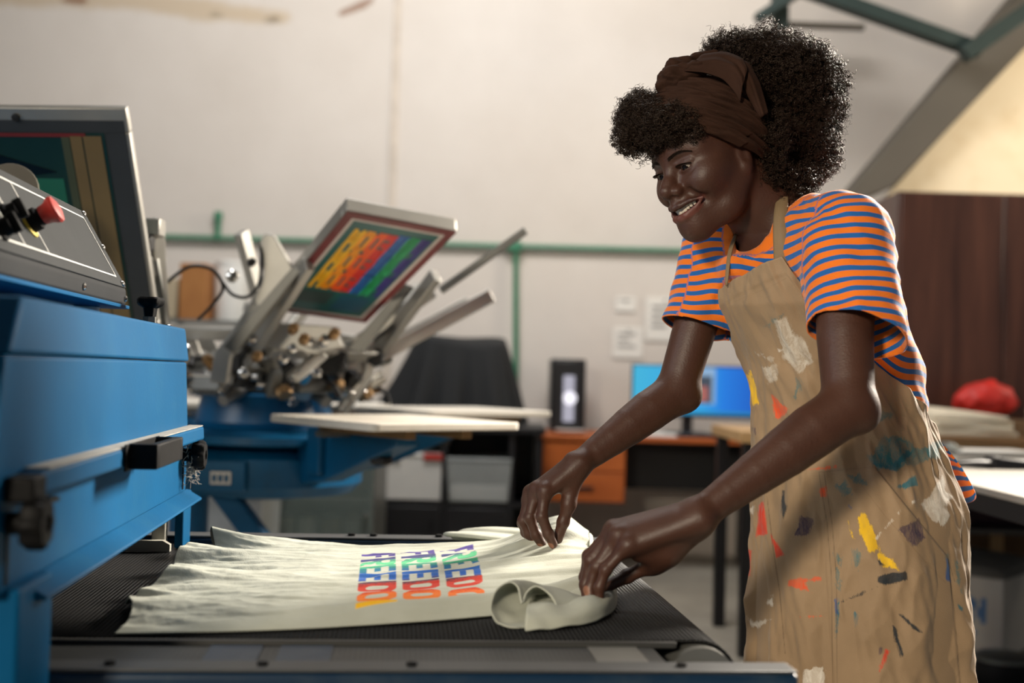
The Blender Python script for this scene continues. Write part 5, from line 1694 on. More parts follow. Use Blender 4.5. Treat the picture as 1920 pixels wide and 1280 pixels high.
ring0 = [(930, 1166, 1.475), (919, 1140, 1.485), (930, 1107, 1.505), (954, 1091, 1.515), (971, 1102, 1.515), (978, 1132, 1.50), (986, 1112, 1.52), (1006, 1099, 1.525), (1032, 1116, 1.52), (1042, 1144, 1.50), (1012, 1166, 1.485), (964, 1179, 1.468)]
ring1 = [(948, 1168, 1.485), (935, 1138, 1.505), (944, 1101, 1.535), (968, 1088, 1.545), (986, 1094, 1.55), (1000, 1116, 1.545), (1006, 1104, 1.555), (1026, 1098, 1.555), (1052, 1112, 1.55), (1062, 1140, 1.52), (1036, 1164, 1.495), (990, 1178, 1.475)]
ring2 = [(990, 1166, 1.50), (976, 1138, 1.53), (984, 1106, 1.565), (1004, 1096, 1.58), (1022, 1100, 1.585), (1034, 1110, 1.585), (1044, 1108, 1.59), (1058, 1108, 1.585), (1082, 1118, 1.57), (1092, 1138, 1.54), (1070, 1158, 1.51), (1030, 1170, 1.49)]
ring3 = [(1050, 1160, 1.52), (1040, 1140, 1.55), (1046, 1122, 1.58), (1060, 1116, 1.60), (1072, 1118, 1.605), (1080, 1120, 1.605), (1088, 1120, 1.605), (1096, 1121, 1.60), (1106, 1126, 1.585), (1110, 1136, 1.56), (1098, 1150, 1.535), (1076, 1158, 1.52)]
rings = []
for r_ in (ring0, ring1, ring2, ring3):
    q_ = [P(*v) for v in r_]
    q_ = [Vector((v.x, v.y, max(v.z, ZB + 0.001))) for v in q_]
    rings.append(q_ + [q_[0]])
D_ = densify(rings, 5, 0.0022, 61)
loft_rows('sleeve', [r[:-1] for r in D_], m_ts, tsh, sub=1, closed=True)
sleeve('sleeve', [G(864, 1002, ZB + 0.024), G(905, 1002, ZB + 0.030), G(950, 1004, ZB + 0.028), G(1000, 1008, ZB + 0.026), G(1030, 1012, ZB + 0.02)],
       [(0.034, 0.009), (0.04, 0.012), (0.04, 0.011), (0.034, 0.012), (0.02, 0.008)], 0.30, 0.4, ZB + 0.001)

# =================================================================== the woman
PERSON = thing('person', 'woman with brown headscarf, striped tee and paint-stained apron leaning over the conveyor, holding a t-shirt', 'person', (0.6, 1.97, 0))

# --- head frame: F forward, L her left (towards the camera), U up
_al, _be, _ro = math.radians(31), math.radians(17), math.radians(8)
HS = 0.97
HF = np.array([-math.cos(_al) * math.cos(_be), -math.sin(_al) * math.cos(_be), -math.sin(_be)])
HL = np.array([math.sin(_al), -math.cos(_al), 0.0])
HU = np.cross(HF, HL)
HL, HU = HL * math.cos(_ro) + HU * math.sin(_ro), HU * math.cos(_ro) - HL * math.sin(_ro)
HAX = np.stack([HF, HL, HU])
MID_EYE = np.array(P(1257, 317, 1.81))
HC = MID_EYE - HF * 0.088 * HS


def H(f, l, u):
    return HC + (HF * f + HL * l + HU * u) * HS


def hloc(V):
    return (np.asarray(V) - HC) @ HAX.T / HS


def PX(px, py, Y):
    return np.array(P(px, py, Y))


# --- torso loft: axis position, half width l, front f, back b by height
TL = np.array([0.53, -0.848, 0.0])
TF = np.array([-0.848, -0.53, 0.0])
_TZ = np.array([0.40, 0.55, 0.70, 0.85, 0.93, 1.00, 1.08, 1.17, 1.24, 1.30])
_TX = np.array([0.600, 0.598, 0.594, 0.592, 0.583, 0.566, 0.528, 0.478, 0.450, 0.425])
_TY = np.array([1.97, 1.97, 1.97, 1.97, 1.965, 1.955, 1.935, 1.905, 1.893, 1.887])
_TLW = np.array([0.176, 0.176, 0.174, 0.164, 0.146, 0.136, 0.142, 0.158, 0.150, 0.12])
_TFW = np.array([0.186, 0.183, 0.180, 0.176, 0.170, 0.155, 0.138, 0.130, 0.112, 0.075])
_TBW = np.array([0.152, 0.152, 0.154, 0.148, 0.122, 0.100, 0.104, 0.108, 0.095, 0.07])


def tor(z):
    return [np.interp(z, _TZ, a) for a in (_TX, _TY, _TLW, _TFW, _TBW)]


def tor_r(th, z):
    _, _, l, f, b = tor(z)
    c, s = np.cos(th), np.sin(th)
    k = np.where(c >= 0, f, b)
    return 1.0 / np.sqrt((c / k) ** 2 + (s / l) ** 2)


def tor_p(th, z, off=0.0):
    cx, cy, *_ = tor(z)
    r = tor_r(th, z) + off
    d = np.cos(th)[:, None] * TF + np.sin(th)[:, None] * TL
    p = np.stack([cx, cy, z], 1) + d * np.asarray(r)[:, None]
    return p


class Loft:
    def __init__(s, z0, z1, off):
        s.z0, s.z1, s.off = z0, z1, off

    def box(s, m):
        return np.array([0.2, 1.6, s.z0 - m]), np.array([0.9, 2.3, s.z1 + m])

    def __call__(s, X, Y, Z):
        zc = np.clip(Z, s.z0, s.z1)
        cx, cy, l, f, b = tor(zc)
        dx, dy = X - cx, Y - cy
        pf = dx * TF[0] + dy * TF[1]
        pl = dx * TL[0] + dy * TL[1]
        k = np.where(pf >= 0, f, b) + s.off
        l = l + s.off
        q = np.sqrt((pf / k) ** 2 + (pl / l) ** 2)
        d = (q - 1) * np.minimum(k, l) * 1.05
        dz = np.abs(Z - zc)
        return np.where(dz > 0, np.sqrt(np.maximum(d, 0) ** 2 + dz ** 2) + np.minimum(d, 0) * 0, d)


# --- joints
SH_N, EL_N, WR_N = PX(1583, 452, 1.74), PX(1590, 762, 1.635), PX(1306, 968, 1.575)
SH_F, EL_F, WR_F = PX(1348, 462, 2.00), PX(1268, 732, 1.955), PX(1082, 872, 1.885)
NECK = np.array([0.428, 1.888, 1.295])

BODY = Field()
# trunk, neck, shoulders
BODY.u(Loft(0.83, 1.25, -0.018), 0.02)
BODY.u(Ell((0.594, 1.97, 0.81), (0.118, 0.130, 0.09), np.stack([TF, TL, [0, 0, 1]])), 0.03)
SKULLB = H(-0.030, 0, -0.045)
BODY.u(Cone(NECK + (0.012, 0.005, -0.01), SKULLB, 0.056, 0.050), 0.04)
BODY.u(Cone(NECK + (0.03, 0.015, -0.02), H(-0.06, 0, -0.03), 0.045, 0.042), 0.04)
for sh in (SH_N, SH_F):
    BODY.u(Cone(NECK + (0.022, 0.012, -0.015), sh + (0, 0, 0.0), 0.040, 0.034), 0.05)
    BODY.u(Ell(sh + (0, 0, -0.006), (0.047, 0.047, 0.048)), 0.04)


def limb(a, b, prof, k=0.02, bend=None):
    """chain of cones through a..b, prof = [(t, radius, sideways offset)]"""
    a, b = nv3(a), nv3(b)
    pts = [a + (b - a) * t + (nv3(o) if o is not None else 0) for t, r, o in prof]
    for i in range(len(prof) - 1):
        BODY.u(Cone(pts[i], pts[i + 1], prof[i][1], prof[i + 1][1]), k if i == 0 else 0.001)


# near arm (her left)
limb(SH_N, EL_N, [(0, 0.044, None), (0.25, 0.0432, None), (0.6, 0.0400, (-0.002, 0, 0)), (0.85, 0.0368, None), (1.0, 0.0352, None)], 0.02)
limb(EL_N, WR_N, [(-0.02, 0.0345, None), (0.10, 0.0372, None), (0.24, 0.0372, (0, 0, 0.001)), (0.42, 0.0345, None), (0.62, 0.0295, None), (0.80, 0.0248, None), (0.92, 0.0222, None), (1.0, 0.0215, None)], 0.012)
BODY.u(Ell(EL_N + (0.022, 0.004, -0.013), (0.017, 0.017, 0.017)), 0.03)
BODY.u(Ell(WR_N + (0.0, -0.006, 0.015), (0.0085, 0.0085, 0.0085)), 0.012)
# far arm (her right)
limb(SH_F, EL_F, [(0, 0.042, None), (0.3, 0.0392, None), (0.65, 0.0362, None), (0.88, 0.0342, None), (1.0, 0.0330, None)], 0.02)
limb(EL_F, WR_F, [(-0.02, 0.0325, None), (0.12, 0.0345, (0, 0, -0.002)), (0.28, 0.0342, None), (0.48, 0.0310, None), (0.66, 0.0268, None), (0.82, 0.0228, None), (0.93, 0.0205, None), (1.0, 0.0198, None)], 0.012)
BODY.u(Ell(EL_F + (0.02, 0.0, -0.012), (0.017, 0.017, 0.017)), 0.03)
BODY.u(Ell(WR_F + (-0.010, -0.006, 0.011), (0.008, 0.008, 0.008)), 0.012)

NAILS = []


def finger(pts, r0, r1, kb=0.010, dors=None):
    pts = [nv3(p) for p in pts]
    n = len(pts)
    rs = [r0 + (r1 - r0) * i / (n - 1) for i in range(n)]
    for i in range(n - 1):
        BODY.u(Cone(pts[i], pts[i + 1], rs[i], rs[i + 1]), kb if i == 0 else 0.0025)
    for i in range(1, n - 1):                                     # knuckles
        BODY.u(Ell(pts[i], (rs[i] * 1.08,) * 3), 0.004)
    if dors is not None:
        t = pts[-1] - pts[-2]
        t /= np.linalg.norm(t)
        d = nv3(dors)
        d = d - t * (d @ t)
        d /= np.linalg.norm(d)
        NAILS.append((pts[-1] - t * 0.001 + d * rs[-1] * 0.95, t, d, rs[-1]))


def hand(wr, mcp, fingers, thumb, rp, dors):
    """palm from the wrist to four knuckles, then four fingers and a thumb"""
    wr = nv3(wr)
    side = nv3(mcp[0]) - nv3(mcp[3])
    side /= np.linalg.norm(side)
    dv = nv3(dors) / np.linalg.norm(dors)
    for q, m in enumerate(mcp):
        BODY.u(Cone(wr + side * (0.010 * (1.5 - q)), nv3(m) - dv * 0.003, rp * 1.12, rp * 0.86), 0.014)
    for q in range(3):
        a, b = nv3(mcp[q]), nv3(mcp[q + 1])
        BODY.u(Cone((a + b) / 2 + (wr - (a + b) / 2) * 0.12 - dv * 0.004, (a + b) / 2 + (wr - (a + b) / 2) * 0.7 - dv * 0.004, rp * 0.82, rp), 0.014)
    for q, m in enumerate(mcp):
        BODY.u(Ell(nv3(m) + dv * 0.001, (rp * 0.80,) * 3), 0.008)
    # ball of the thumb
    BODY.u(Cone(wr + (nv3(thumb[0]) - wr) * 0.35, nv3(thumb[1]), rp * 1.05, rp * 0.85), 0.016)
    finger(thumb[1:], 0.0105, 0.0082, 0.010)
    R = [(0.0093, 0.0073), (0.0095, 0.0074), (0.0092, 0.0071), (0.0083, 0.0063)]
    for q in range(4):
        finger([mcp[q]] + fingers[q], *R[q], 0.009, dors)


# near hand: index, middle, ring, little (little one nearest the camera)
hand(WR_N,
     [PX(1150, 992, 1.622), PX(1152, 995, 1.602), PX(1160, 1003, 1.583), PX(1178, 1022, 1.567)],
     [[PX(1104, 1042, 1.626), PX(1097, 1082, 1.626), PX(1104, 1108, 1.622)],
      [PX(1107, 1050, 1.604), PX(1098, 1096, 1.604), PX(1102, 1130, 1.592)],
      [PX(1118, 1062, 1.583), PX(1106, 1104, 1.583), PX(1110, 1136, 1.572)],
      [PX(1136, 1068, 1.566), PX(1124, 1100, 1.566), PX(1123, 1134, 1.567)]],
     [PX(1262, 1020, 1.600), PX(1222, 1058, 1.618), PX(1176, 1080, 1.622), PX(1136, 1100, 1.612)],
     0.0145, (-0.25, -0.72, 0.62))
BODY.u(Cone(WR_N + (0.002, 0.01, -0.008), PX(1232, 1046, 1.602), 0.021, 0.019), 0.02)
BODY.u(Cone(PX(1250, 1035, 1.585), PX(1200, 1035, 1.585), 0.016, 0.012), 0.02)
# far hand
hand(WR_F,
     [PX(1022, 920, 1.860), PX(1006, 917, 1.877), PX(995, 923, 1.895), PX(992, 935, 1.912)],
     [[PX(1016, 968, 1.852), PX(1028, 1000, 1.855), PX(1037, 1020, 1.860)],
      [PX(993, 970, 1.870), PX(1005, 1002, 1.874), PX(1016, 1020, 1.880)],
      [PX(981, 976, 1.890), PX(991, 1000, 1.894), PX(1002, 1014, 1.900)],
      [PX(979, 980, 1.908), PX(985, 998, 1.912), PX(993, 1008, 1.916)]],
     [PX(1078, 905, 1.870), PX(1066, 945, 1.872), PX(1056, 978, 1.874), PX(1046, 1010, 1.874)],
     0.0130, (-0.6, -0.5, 0.62))

# --- legs, inside the trousers
HIP_N, HIP_F = np.array([0.592, 1.97, 0.80]) + TL * 0.074, np.array([0.592, 1.97, 0.80]) - TL * 0.074
ANK_N, ANK_F = np.array([0.64, 1.90, 0.09]), np.array([0.66, 2.14, 0.09])
for h_, a_ in ((HIP_N, ANK_N), (HIP_F, ANK_F)):
    kn = (h_ + a_) / 2 + TF * 0.02
    BODY.u(Cone(h_, kn, 0.062, 0.055), 0.03)
    BODY.u(Cone(kn, kn + (a_ - kn) * 0.35, 0.052, 0.054), 0.03)
    BODY.u(Cone(kn + (a_ - kn) * 0.35, a_, 0.053, 0.036), 0.03)
    BODY.u(Cone(a_ + (0, 0, -0.03), a_ + TF * 0.15 + (0, 0, -0.055), 0.036, 0.026), 0.02)

# --- head
def he(f, l, u, rf, rl, ru, k=0.02, op='u'):
    BODY.append((op, Ell(H(f, l, u), (rf * HS, rl * HS, ru * HS), HAX), k))


def hc(p, q, ra, rb, k=0.02, op='u'):
    BODY.append((op, Cone(H(*p), H(*q), ra * HS, rb * HS), k))


he(-0.014, 0, 0.046, 0.096, 0.074, 0.086, 0.02)              # skull
he(0.034, 0, 0.040, 0.056, 0.062, 0.058, 0.03)               # forehead
he(0.026, 0, -0.018, 0.060, 0.058, 0.070, 0.03)              # mid face
he(0.030, 0, -0.066, 0.050, 0.040, 0.040, 0.03)              # lower jaw
for s_ in (-1, 1):
    hc((-0.004, s_ * 0.053, -0.040), (0.028, s_ * 0.040, -0.082), 0.013, 0.013, 0.03)
    hc((0.028, s_ * 0.040, -0.082), (0.070, s_ * 0.011, -0.102), 0.013, 0.013, 0.03)
    he(0.050, s_ * 0.046, -0.024, 0.026, 0.022, 0.020, 0.03)  # cheekbone
    he(0.064, s_ * 0.040, -0.036, 0.021, 0.019, 0.017, 0.025)  # smiling cheek
    hc((0.078, s_ * 0.012, 0.018), (0.062, s_ * 0.046, 0.020), 0.014, 0.012, 0.02)   # brow
    he(-0.010, s_ * 0.066, -0.014, 0.012, 0.007, 0.022, 0.010)   # ear
    he(-0.004, s_ * 0.0745, -0.012, 0.006, 0.004, 0.013, 0.005, 's')
    he(-0.004, s_ * 0.067, -0.033, 0.007, 0.006, 0.008, 0.008)
he(0.074, 0, -0.100, 0.019, 0.018, 0.016, 0.025)             # chin
he(0.070, 0, -0.062, 0.026, 0.029, 0.026, 0.03)              # muzzle
for s_ in (-1, 1):                                             # sockets, eyelids
    he(0.096, s_ * 0.031, -0.003, 0.016, 0.018, 0.011, 0.014, 's')
    he(0.0750, s_ * 0.0305, -0.0042, 0.0146, 0.0168, 0.0130, 0.006)
    hc((0.0865, s_ * 0.018, 0.0022), (0.0790, s_ * 0.044, 0.0024), 0.0045, 0.0036, 0.005)   # upper lid fold
    he(0.0895, s_ * 0.0310, -0.0060, 0.0110, 0.0150, 0.0034, 0.0025, 's')
hc((0.084, 0, 0.006), (0.102, 0, -0.024), 0.0080, 0.0095, 0.014)   # nose
hc((0.102, 0, -0.024), (0.1095, 0, -0.034), 0.0095, 0.0120, 0.008)
for s_ in (-1, 1):
    he(0.0975, s_ * 0.0146, -0.0385, 0.0108, 0.0082, 0.0080, 0.006)
    he(0.1050, s_ * 0.0090, -0.0480, 0.0070, 0.0046, 0.0050, 0.003, 's')
hc((0.094, 0, -0.046), (0.097, 0, -0.060), 0.008, 0.009, 0.012)   # philtrum
def fsurf(l, u):
    """how far forward the face stands at (l, u)"""
    f = 0.15
    for _ in range(30):
        f -= float(BODY.at(np.array([H(f, l, u)]))[0]) / HS * 0.8
    return f


# mouth opened in a smile: cavity, then the two lips as chains that follow the face from corner to corner
def on_face(lu, back):
    return [(fsurf(l, u) - q, l, u) for (l, u), q in zip(lu, back)]


CAV = on_face([(0.0, -0.0712), (0.012, -0.0696), (0.0250, -0.0650), (0.0345, -0.0622)], (0.0, 0.0, 0.0, 0.0))
UL = on_face([(0.0, -0.0630), (0.011, -0.0614), (0.0270, -0.0588), (0.0425, -0.0590)], (0.0015, 0.0012, 0.0024, 0.0028))
LL = on_face([(0.0, -0.0812), (0.0125, -0.0793), (0.0280, -0.0722), (0.0415, -0.0608)], (0.002, 0.002, 0.0028, 0.0028))
RC = (0.0066, 0.0065, 0.0054, 0.0024)
for s_ in (-1, 1):
    for i in range(3):
        a, b = CAV[i], CAV[i + 1]
        for dp in ((0.003, -0.005, -0.013), (0.003, -0.005, -0.013), (0.003, -0.003))[i]:
            hc((a[0] + dp, s_ * a[1], a[2]), (b[0] + dp, s_ * b[1], b[2]), RC[i], RC[i + 1], 0.002, 's')
    hc((0.088, s_ * 0.028, -0.046), (0.076, s_ * 0.041, -0.062), 0.004, 0.003, 0.016, 's')
for s_ in (-1, 1):
    for i in range(3):
        ru, rl = (0.0044, 0.0044, 0.0028, 0.0016), (0.0060, 0.0056, 0.0034, 0.0016)
        hc((UL[i][0], s_ * UL[i][1], UL[i][2]), (UL[i + 1][0], s_ * UL[i + 1][1], UL[i + 1][2]), ru[i], ru[i + 1], 0.0035)
        hc((LL[i][0], s_ * LL[i][1], LL[i][2]), (LL[i + 1][0], s_ * LL[i + 1][1], LL[i + 1][2]), rl[i], rl[i + 1], 0.0035)

_xs = graded(-0.03, 0.86, 0.0016, 0.006, [(-0.01, 0.42)])
_ys = graded(1.50, 2.32, 0.0016, 0.006, [(1.545, 1.645), (1.76, 1.93)])
_zs = graded(0.005, 1.56, 0.0016, 0.006, [(0.735, 0.935), (1.235, 1.42)])
_D = BODY.grid(_xs, _ys, _zs)
_V, _F = surface(_D, _xs, _ys, _zs)
_V = relax(_V, _F, 2, 0.5)
del _D

SKIN = srgb(70, 43, 32)
_h = hloc(_V)
_c = np.tile(np.array(SKIN), (len(_V), 1)).astype(float)


def paint(mask, col, amt=1.0):
    m = np.clip(mask, 0, 1)[:, None] * amt
    _c[:] = _c * (1 - m) + np.array(col) * m


def chain_d(h, ch):
    d = np.full(len(h), 1.0)
    for s_ in (-1, 1):
        for i in range(3):
            a, b = [np.array((q[0], s_ * q[1], q[2])) for q in (ch[i], ch[i + 1])]
            t = np.clip(((h - a) @ (b - a)) / ((b - a) @ (b - a)), 0, 1)
            d = np.minimum(d, np.linalg.norm(h - a - t[:, None] * (b - a), axis=1))
    return d


_near = (np.abs(_h) < 0.16).all(1)
_du, _dl = np.full(len(_V), 1.0), np.full(len(_V), 1.0)
_du[_near], _dl[_near] = chain_d(_h[_near], UL), chain_d(_h[_near], LL)
paint((0.0060 - _du) / 0.0016, srgb(58, 33, 28), 0.75)
paint((0.0080 - _dl) / 0.0018, srgb(104, 58, 50), 0.75)
_cav = (_h[:, 0] < CAV[0][0] - 0.006 - (CAV[0][0] - CAV[3][0]) / 0.0345 ** 2 * _h[:, 1] ** 2) & (_h[:, 0] > 0.05) & (np.abs(_h[:, 1]) < 0.038) & (np.abs(_h[:, 2] + 0.0714 - 8.6 * _h[:, 1] ** 2) < 0.0075)
paint(_cav.astype(float), srgb(60, 22, 20), 0.9)
for p_, t_, d_, r_ in NAILS:
    q_ = _V - p_
    e_ = np.sqrt((q_ @ t_ / 0.0065) ** 2 + ((q_ @ np.cross(t_, d_)) / (r_ * 0.72)) ** 2)
    e_ = np.where(q_ @ d_ < -r_ * 0.8, 9, e_)
    paint((1.05 - e_) / 0.15, srgb(150, 104, 82), 0.7)

m_skin, nt_, b_ = new_mat('dark_brown_skin')
a_ = N(nt_, 'ShaderNodeAttribute', attribute_name='tone')
tc_ = N(nt_, 'ShaderNodeTexCoord')
n_ = N(nt_, 'ShaderNodeTexNoise')
n_.inputs['Scale'].default_value = 28
n_.inputs['Detail'].default_value = 6
nt_.links.new(tc_.outputs['Object'], n_.inputs['Vector'])
r_ = N(nt_, 'ShaderNodeMapRange')
r_.inputs['To Min'].default_value, r_.inputs['To Max'].default_value = 0.80, 1.2
nt_.links.new(n_.outputs['Fac'], r_.inputs['Value'])
mx_ = N(nt_, 'ShaderNodeVectorMath', operation='SCALE')
nt_.links.new(a_.outputs['Color'], mx_.inputs[0])
nt_.links.new(r_.outputs['Result'], mx_.inputs['Scale'])
nt_.links.new(mx_.outputs['Vector'], b_.inputs['Base Color'])
b_.inputs['Roughness'].default_value = 0.48
b_.inputs['Specular IOR Level'].default_value = 0.42
b_.inputs['Subsurface Weight'].default_value = 0.12
b_.inputs['Subsurface Radius'].default_value = (0.01, 0.004, 0.002)
b_.inputs['Subsurface Scale'].default_value = 0.6
n2_ = N(nt_, 'ShaderNodeTexNoise')
n2_.inputs['Scale'].default_value = 300
n2_.inputs['Detail'].default_value = 5
nt_.links.new(tc_.outputs['Object'], n2_.inputs['Vector'])
bp_ = N(nt_, 'ShaderNodeBump')
bp_.inputs['Strength'].default_value = 0.22
bp_.inputs['Distance'].default_value = 0.002
nt_.links.new(n2_.outputs['Fac'], bp_.inputs['Height'])
nt_.links.new(bp_.outputs['Normal'], b_.inputs['Normal'])
body = np_mesh('body', _V, _F, m_skin, PERSON)
attr_col(body, 'tone', _c)

# --- eyes
m_eye = mat('eye_white', srgb(158, 146, 134), 0.15, var=0.03)
m_iris = mat('dark_iris', srgb(16, 9, 7), 0.10)
m_iris.node_tree.nodes['Principled BSDF'].inputs['Specular IOR Level'].default_value = 0.25
gaze = HF * 0.86 - HU * 0.42 + HL * 0.10
gaze /= np.linalg.norm(gaze)
for s_ in (-1, 1):
    c_ = H(0.0750, s_ * 0.0305, -0.0042)
    e_ = MB().lathe(c_, gaze, [(0.0123 * math.sin(t), -0.0123 * math.cos(t)) for t in np.linspace(0.08, math.pi - 0.08, 15)], 24).build('eye', m_eye, PERSON, ang=60)
    MB().lathe(c_, gaze, [(0.0001, 0.01275), (0.0030, 0.0126), (0.0062, 0.0113), (0.0068, 0.0104)], 24).build('iris', m_iris, e_, ang=60)

# --- teeth: two rows along the arch
m_teeth = mat('teeth_enamel', srgb(228, 216, 200), 0.25, var=0.03, coat=0.3)
tt = MB()
for q in range(-6, 7):
    if q == 0:
        continue
    s_ = 1 if q > 0 else -1
    x = abs(q) - 0.5
    l_ = (0.0043 * x if x < 1 else 0.0043 + (x - 1) * 0.0056)
    w_ = (0.0042, 0.0034, 0.0034, 0.0030, 0.0029, 0.0028)[abs(q) - 1]
    f_ = np.interp(l_, [q_[1] for q_ in CAV], [q_[0] for q_ in CAV])
    a_ = math.atan(float(-np.interp(l_ + 0.003, [q_[1] for q_ in CAV], [q_[0] for q_ in CAV]) + np.interp(max(l_ - 0.003, 0), [q_[1] for q_ in CAV], [q_[0] for q_ in CAV])) / 0.006) * s_
    c_ = H(f_, s_ * l_, np.interp(l_, [q_[1] for q_ in CAV], [q_[2] for q_ in CAV]) + 0.0022)
    xa = HL * math.cos(a_) - HF * math.sin(a_)
    ya = HF * math.cos(a_) + HL * math.sin(a_)
    c_ = c_ - ya * 0.0066
    vs, fs = [], []
    for i in range(7):
        for j in range(8):
            u_, v_ = (i / 3 - 1), (j / 3.5 - 1)
            hw = w_ * (1 - 0.16 * max(0, v_)) * (1 - 0.18 * max(0, -v_) ** 3)
            vs.append(c_ + xa * (hw * u_) + HU * ((0.0062 if abs(q) < 4 else 0.0050) * v_ * (1 - 0.06 * u_ * u_)) + ya * (-0.0022 * u_ * u_ * u_ * u_ - 0.0012 * v_ ** 4 + 0.0004))
    for i in range(6):
        for j in range(7):
            fs.append((i * 8 + j, i * 8 + j + 1, (i + 1) * 8 + j + 1, (i + 1) * 8 + j))
    tt.add(vs, fs)
tt.build('teeth', m_teeth, PERSON, ang=0)

# --- eyebrows and lashes: short fine hairs
m_hair, nt_, b_ = new_mat('black_brown_hair')
b_.inputs['Base Color'].default_value = (*srgb(31, 20, 15), 1)
b_.inputs['Roughness'].default_value = 0.44
b_.inputs['Specular IOR Level'].default_value = 0.5
b_.inputs['Specular Tint'].default_value = (1.0, 0.78, 0.6, 1)


def strands(name, P0, D0, L, r, seg, m, parent, curl=0.0, turns=0.0, side=3):
    """many thin tubes: roots, directions, lengths; curled ones turn round their direction"""
    n = len(P0)
    D0 = D0 / np.linalg.norm(D0, axis=1)[:, None]
    ref = rng.normal(size=(n, 3))
    A = np.cross(D0, ref)
    A /= np.linalg.norm(A, axis=1)[:, None]
    B = np.cross(D0, A)
    t = np.linspace(0, 1, seg)
    ph = rng.uniform(0, 6.28, n)
    rad = curl * rng.uniform(0.6, 1.3, n) if np.isscalar(curl) else curl
    tn = turns * rng.uniform(0.7, 1.3, n)
    C = np.zeros((n, seg, 3))
    for i, q in enumerate(t):
        a = ph + 6.283 * tn * q
        rr = rad * min(1, q * 3)
        C[:, i] = P0 + D0 * (L * q)[:, None] + A * (rr * np.cos(a))[:, None] + B * (rr * np.sin(a))[:, None]
    T = np.gradient(C, axis=1)
    T /= np.maximum(np.linalg.norm(T, axis=2, keepdims=True), 1e-9)
    U = np.cross(T, np.broadcast_to(np.array([0.31, 0.53, 0.79]), T.shape))
    U /= np.maximum(np.linalg.norm(U, axis=2, keepdims=True), 1e-9)
    Wv = np.cross(T, U)
    R = (r * (1 - 0.6 * t ** 2))[None, :, None]
    V = np.stack([C + R * (U * math.cos(2 * math.pi * k / side) + Wv * math.sin(2 * math.pi * k / side)) for k in range(side)], 2)
    base = (np.arange(n) * seg * side)[:, None, None]
    i = (np.arange(seg - 1) * side)[None, :, None]
    k = np.arange(side)[None, None, :]
    k2 = (np.arange(side) + 1)[None, None, :] % side
    F = np.stack([base + i + k, base + i + k2, base + i + side + k2, base + i + side + k], -1).reshape(-1, 4)
    return np_mesh(name, V.reshape(-1, 3), F, m, parent)


def on_skin(f, l, u, dirv):
    """walk from outside to the skin along -dirv"""
    p = np.array([H(a, b, c) for a, b, c in zip(f, l, u)])
    for _ in range(14):
        p = p - dirv * BODY.at(p)[:, None] * 0.9
    return p


for s_ in (-1, 1):
    n_ = 420
    t_ = rng.uniform(0, 1, n_)
    l_ = s_ * (0.011 + 0.037 * t_)
    u_ = 0.0125 + 0.0085 * np.sin(t_ * 2.3) - 0.004 * t_ + rng.uniform(-0.0021, 0.0021, n_) * (1.15 - 0.8 * t_)
    p_ = on_skin(np.full(n_, 0.108) - 0.02 * t_, l_, u_, np.tile(HF, (n_, 1)))
    d_ = HL * s_ * 1.0 + HU * (0.5 - 0.9 * t_)[:, None] - HF * 0.25 * t_[:, None] + rng.normal(size=(n_, 3)) * 0.10
    strands('eyebrow', p_, d_, np.full(n_, 0.0055), 0.00034, 4, m_hair, PERSON)
    n_ = 110
    t_ = np.linspace(0, 1, n_)
    a_ = (t_ - 0.5) * 2.2
    p_ = np.array([H(0.0750 + 0.0148 * math.cos(a) * 0.98, s_ * 0.0305 + 0.0140 * math.sin(a) * 0.98, -0.0010 - 0.0030 * (2 * t - 1) ** 2) for a, t in zip(a_, t_)])
    d_ = HF * np.cos(a_)[:, None] + HL * np.sin(a_)[:, None] + HU * 0.15
    strands('eyelashes', p_, d_, np.full(n_, 0.0070), 0.00042, 5, m_hair, PERSON)

# --- hair: a dark core and thousands of small curls
HAIR = Field()
for px, py, Y, r in [(1462, 205, 1.93, 0.096), (1412, 145, 1.90, 0.064), (1440, 112, 1.91, 0.050), (1490, 160, 1.91, 0.076), (1494, 245, 1.92, 0.070),
                     (1478, 300, 1.93, 0.066), (1441, 58, 1.91, 0.013), (1450, 320, 1.95, 0.056), (1470, 230, 2.00, 0.080), (1400, 190, 1.99, 0.075),
                     (1372, 108, 1.885, 0.040), (1342, 104, 1.885, 0.024), (1548, 195, 1.92, 0.026), (1490, 100, 1.91, 0.032), (1528, 300, 1.93, 0.034), (1470, 345, 1.87, 0.028), (1446, 325, 1.84, 0.026), (1462, 345, 1.85, 0.022), (1446, 285, 1.83, 0.026), (1450, 250, 1.82, 0.028), (1500, 345, 1.87, 0.026), (1472, 356, 1.845, 0.016)]:
    HAIR.u(Ell(PX(px, py, Y), (r,) * 3), 0.02)
FRONT = Field()
for px, py, Y, r in [(1228, 232, 1.815, 0.037), (1262, 242, 1.79, 0.031), (1200, 228, 1.835, 0.034), (1185, 258, 1.83, 0.024), (1178, 200, 1.84, 0.014), (1204, 196, 1.84, 0.019), (1294, 238, 1.772, 0.021), (1240, 232, 1.87, 0.045), (1206, 282, 1.815, 0.013), (1240, 250, 1.79, 0.020), (1166, 268, 1.83, 0.012)]:
    FRONT.u(Ell(PX(px, py, Y), (r,) * 3), 0.015)


m_core = mat('dense_hair_base', srgb(14, 10, 8), 0.95, var=0.2, scale=60)
m_core.node_tree.nodes['Principled BSDF'].inputs['Specular IOR Level'].default_value = 0.05


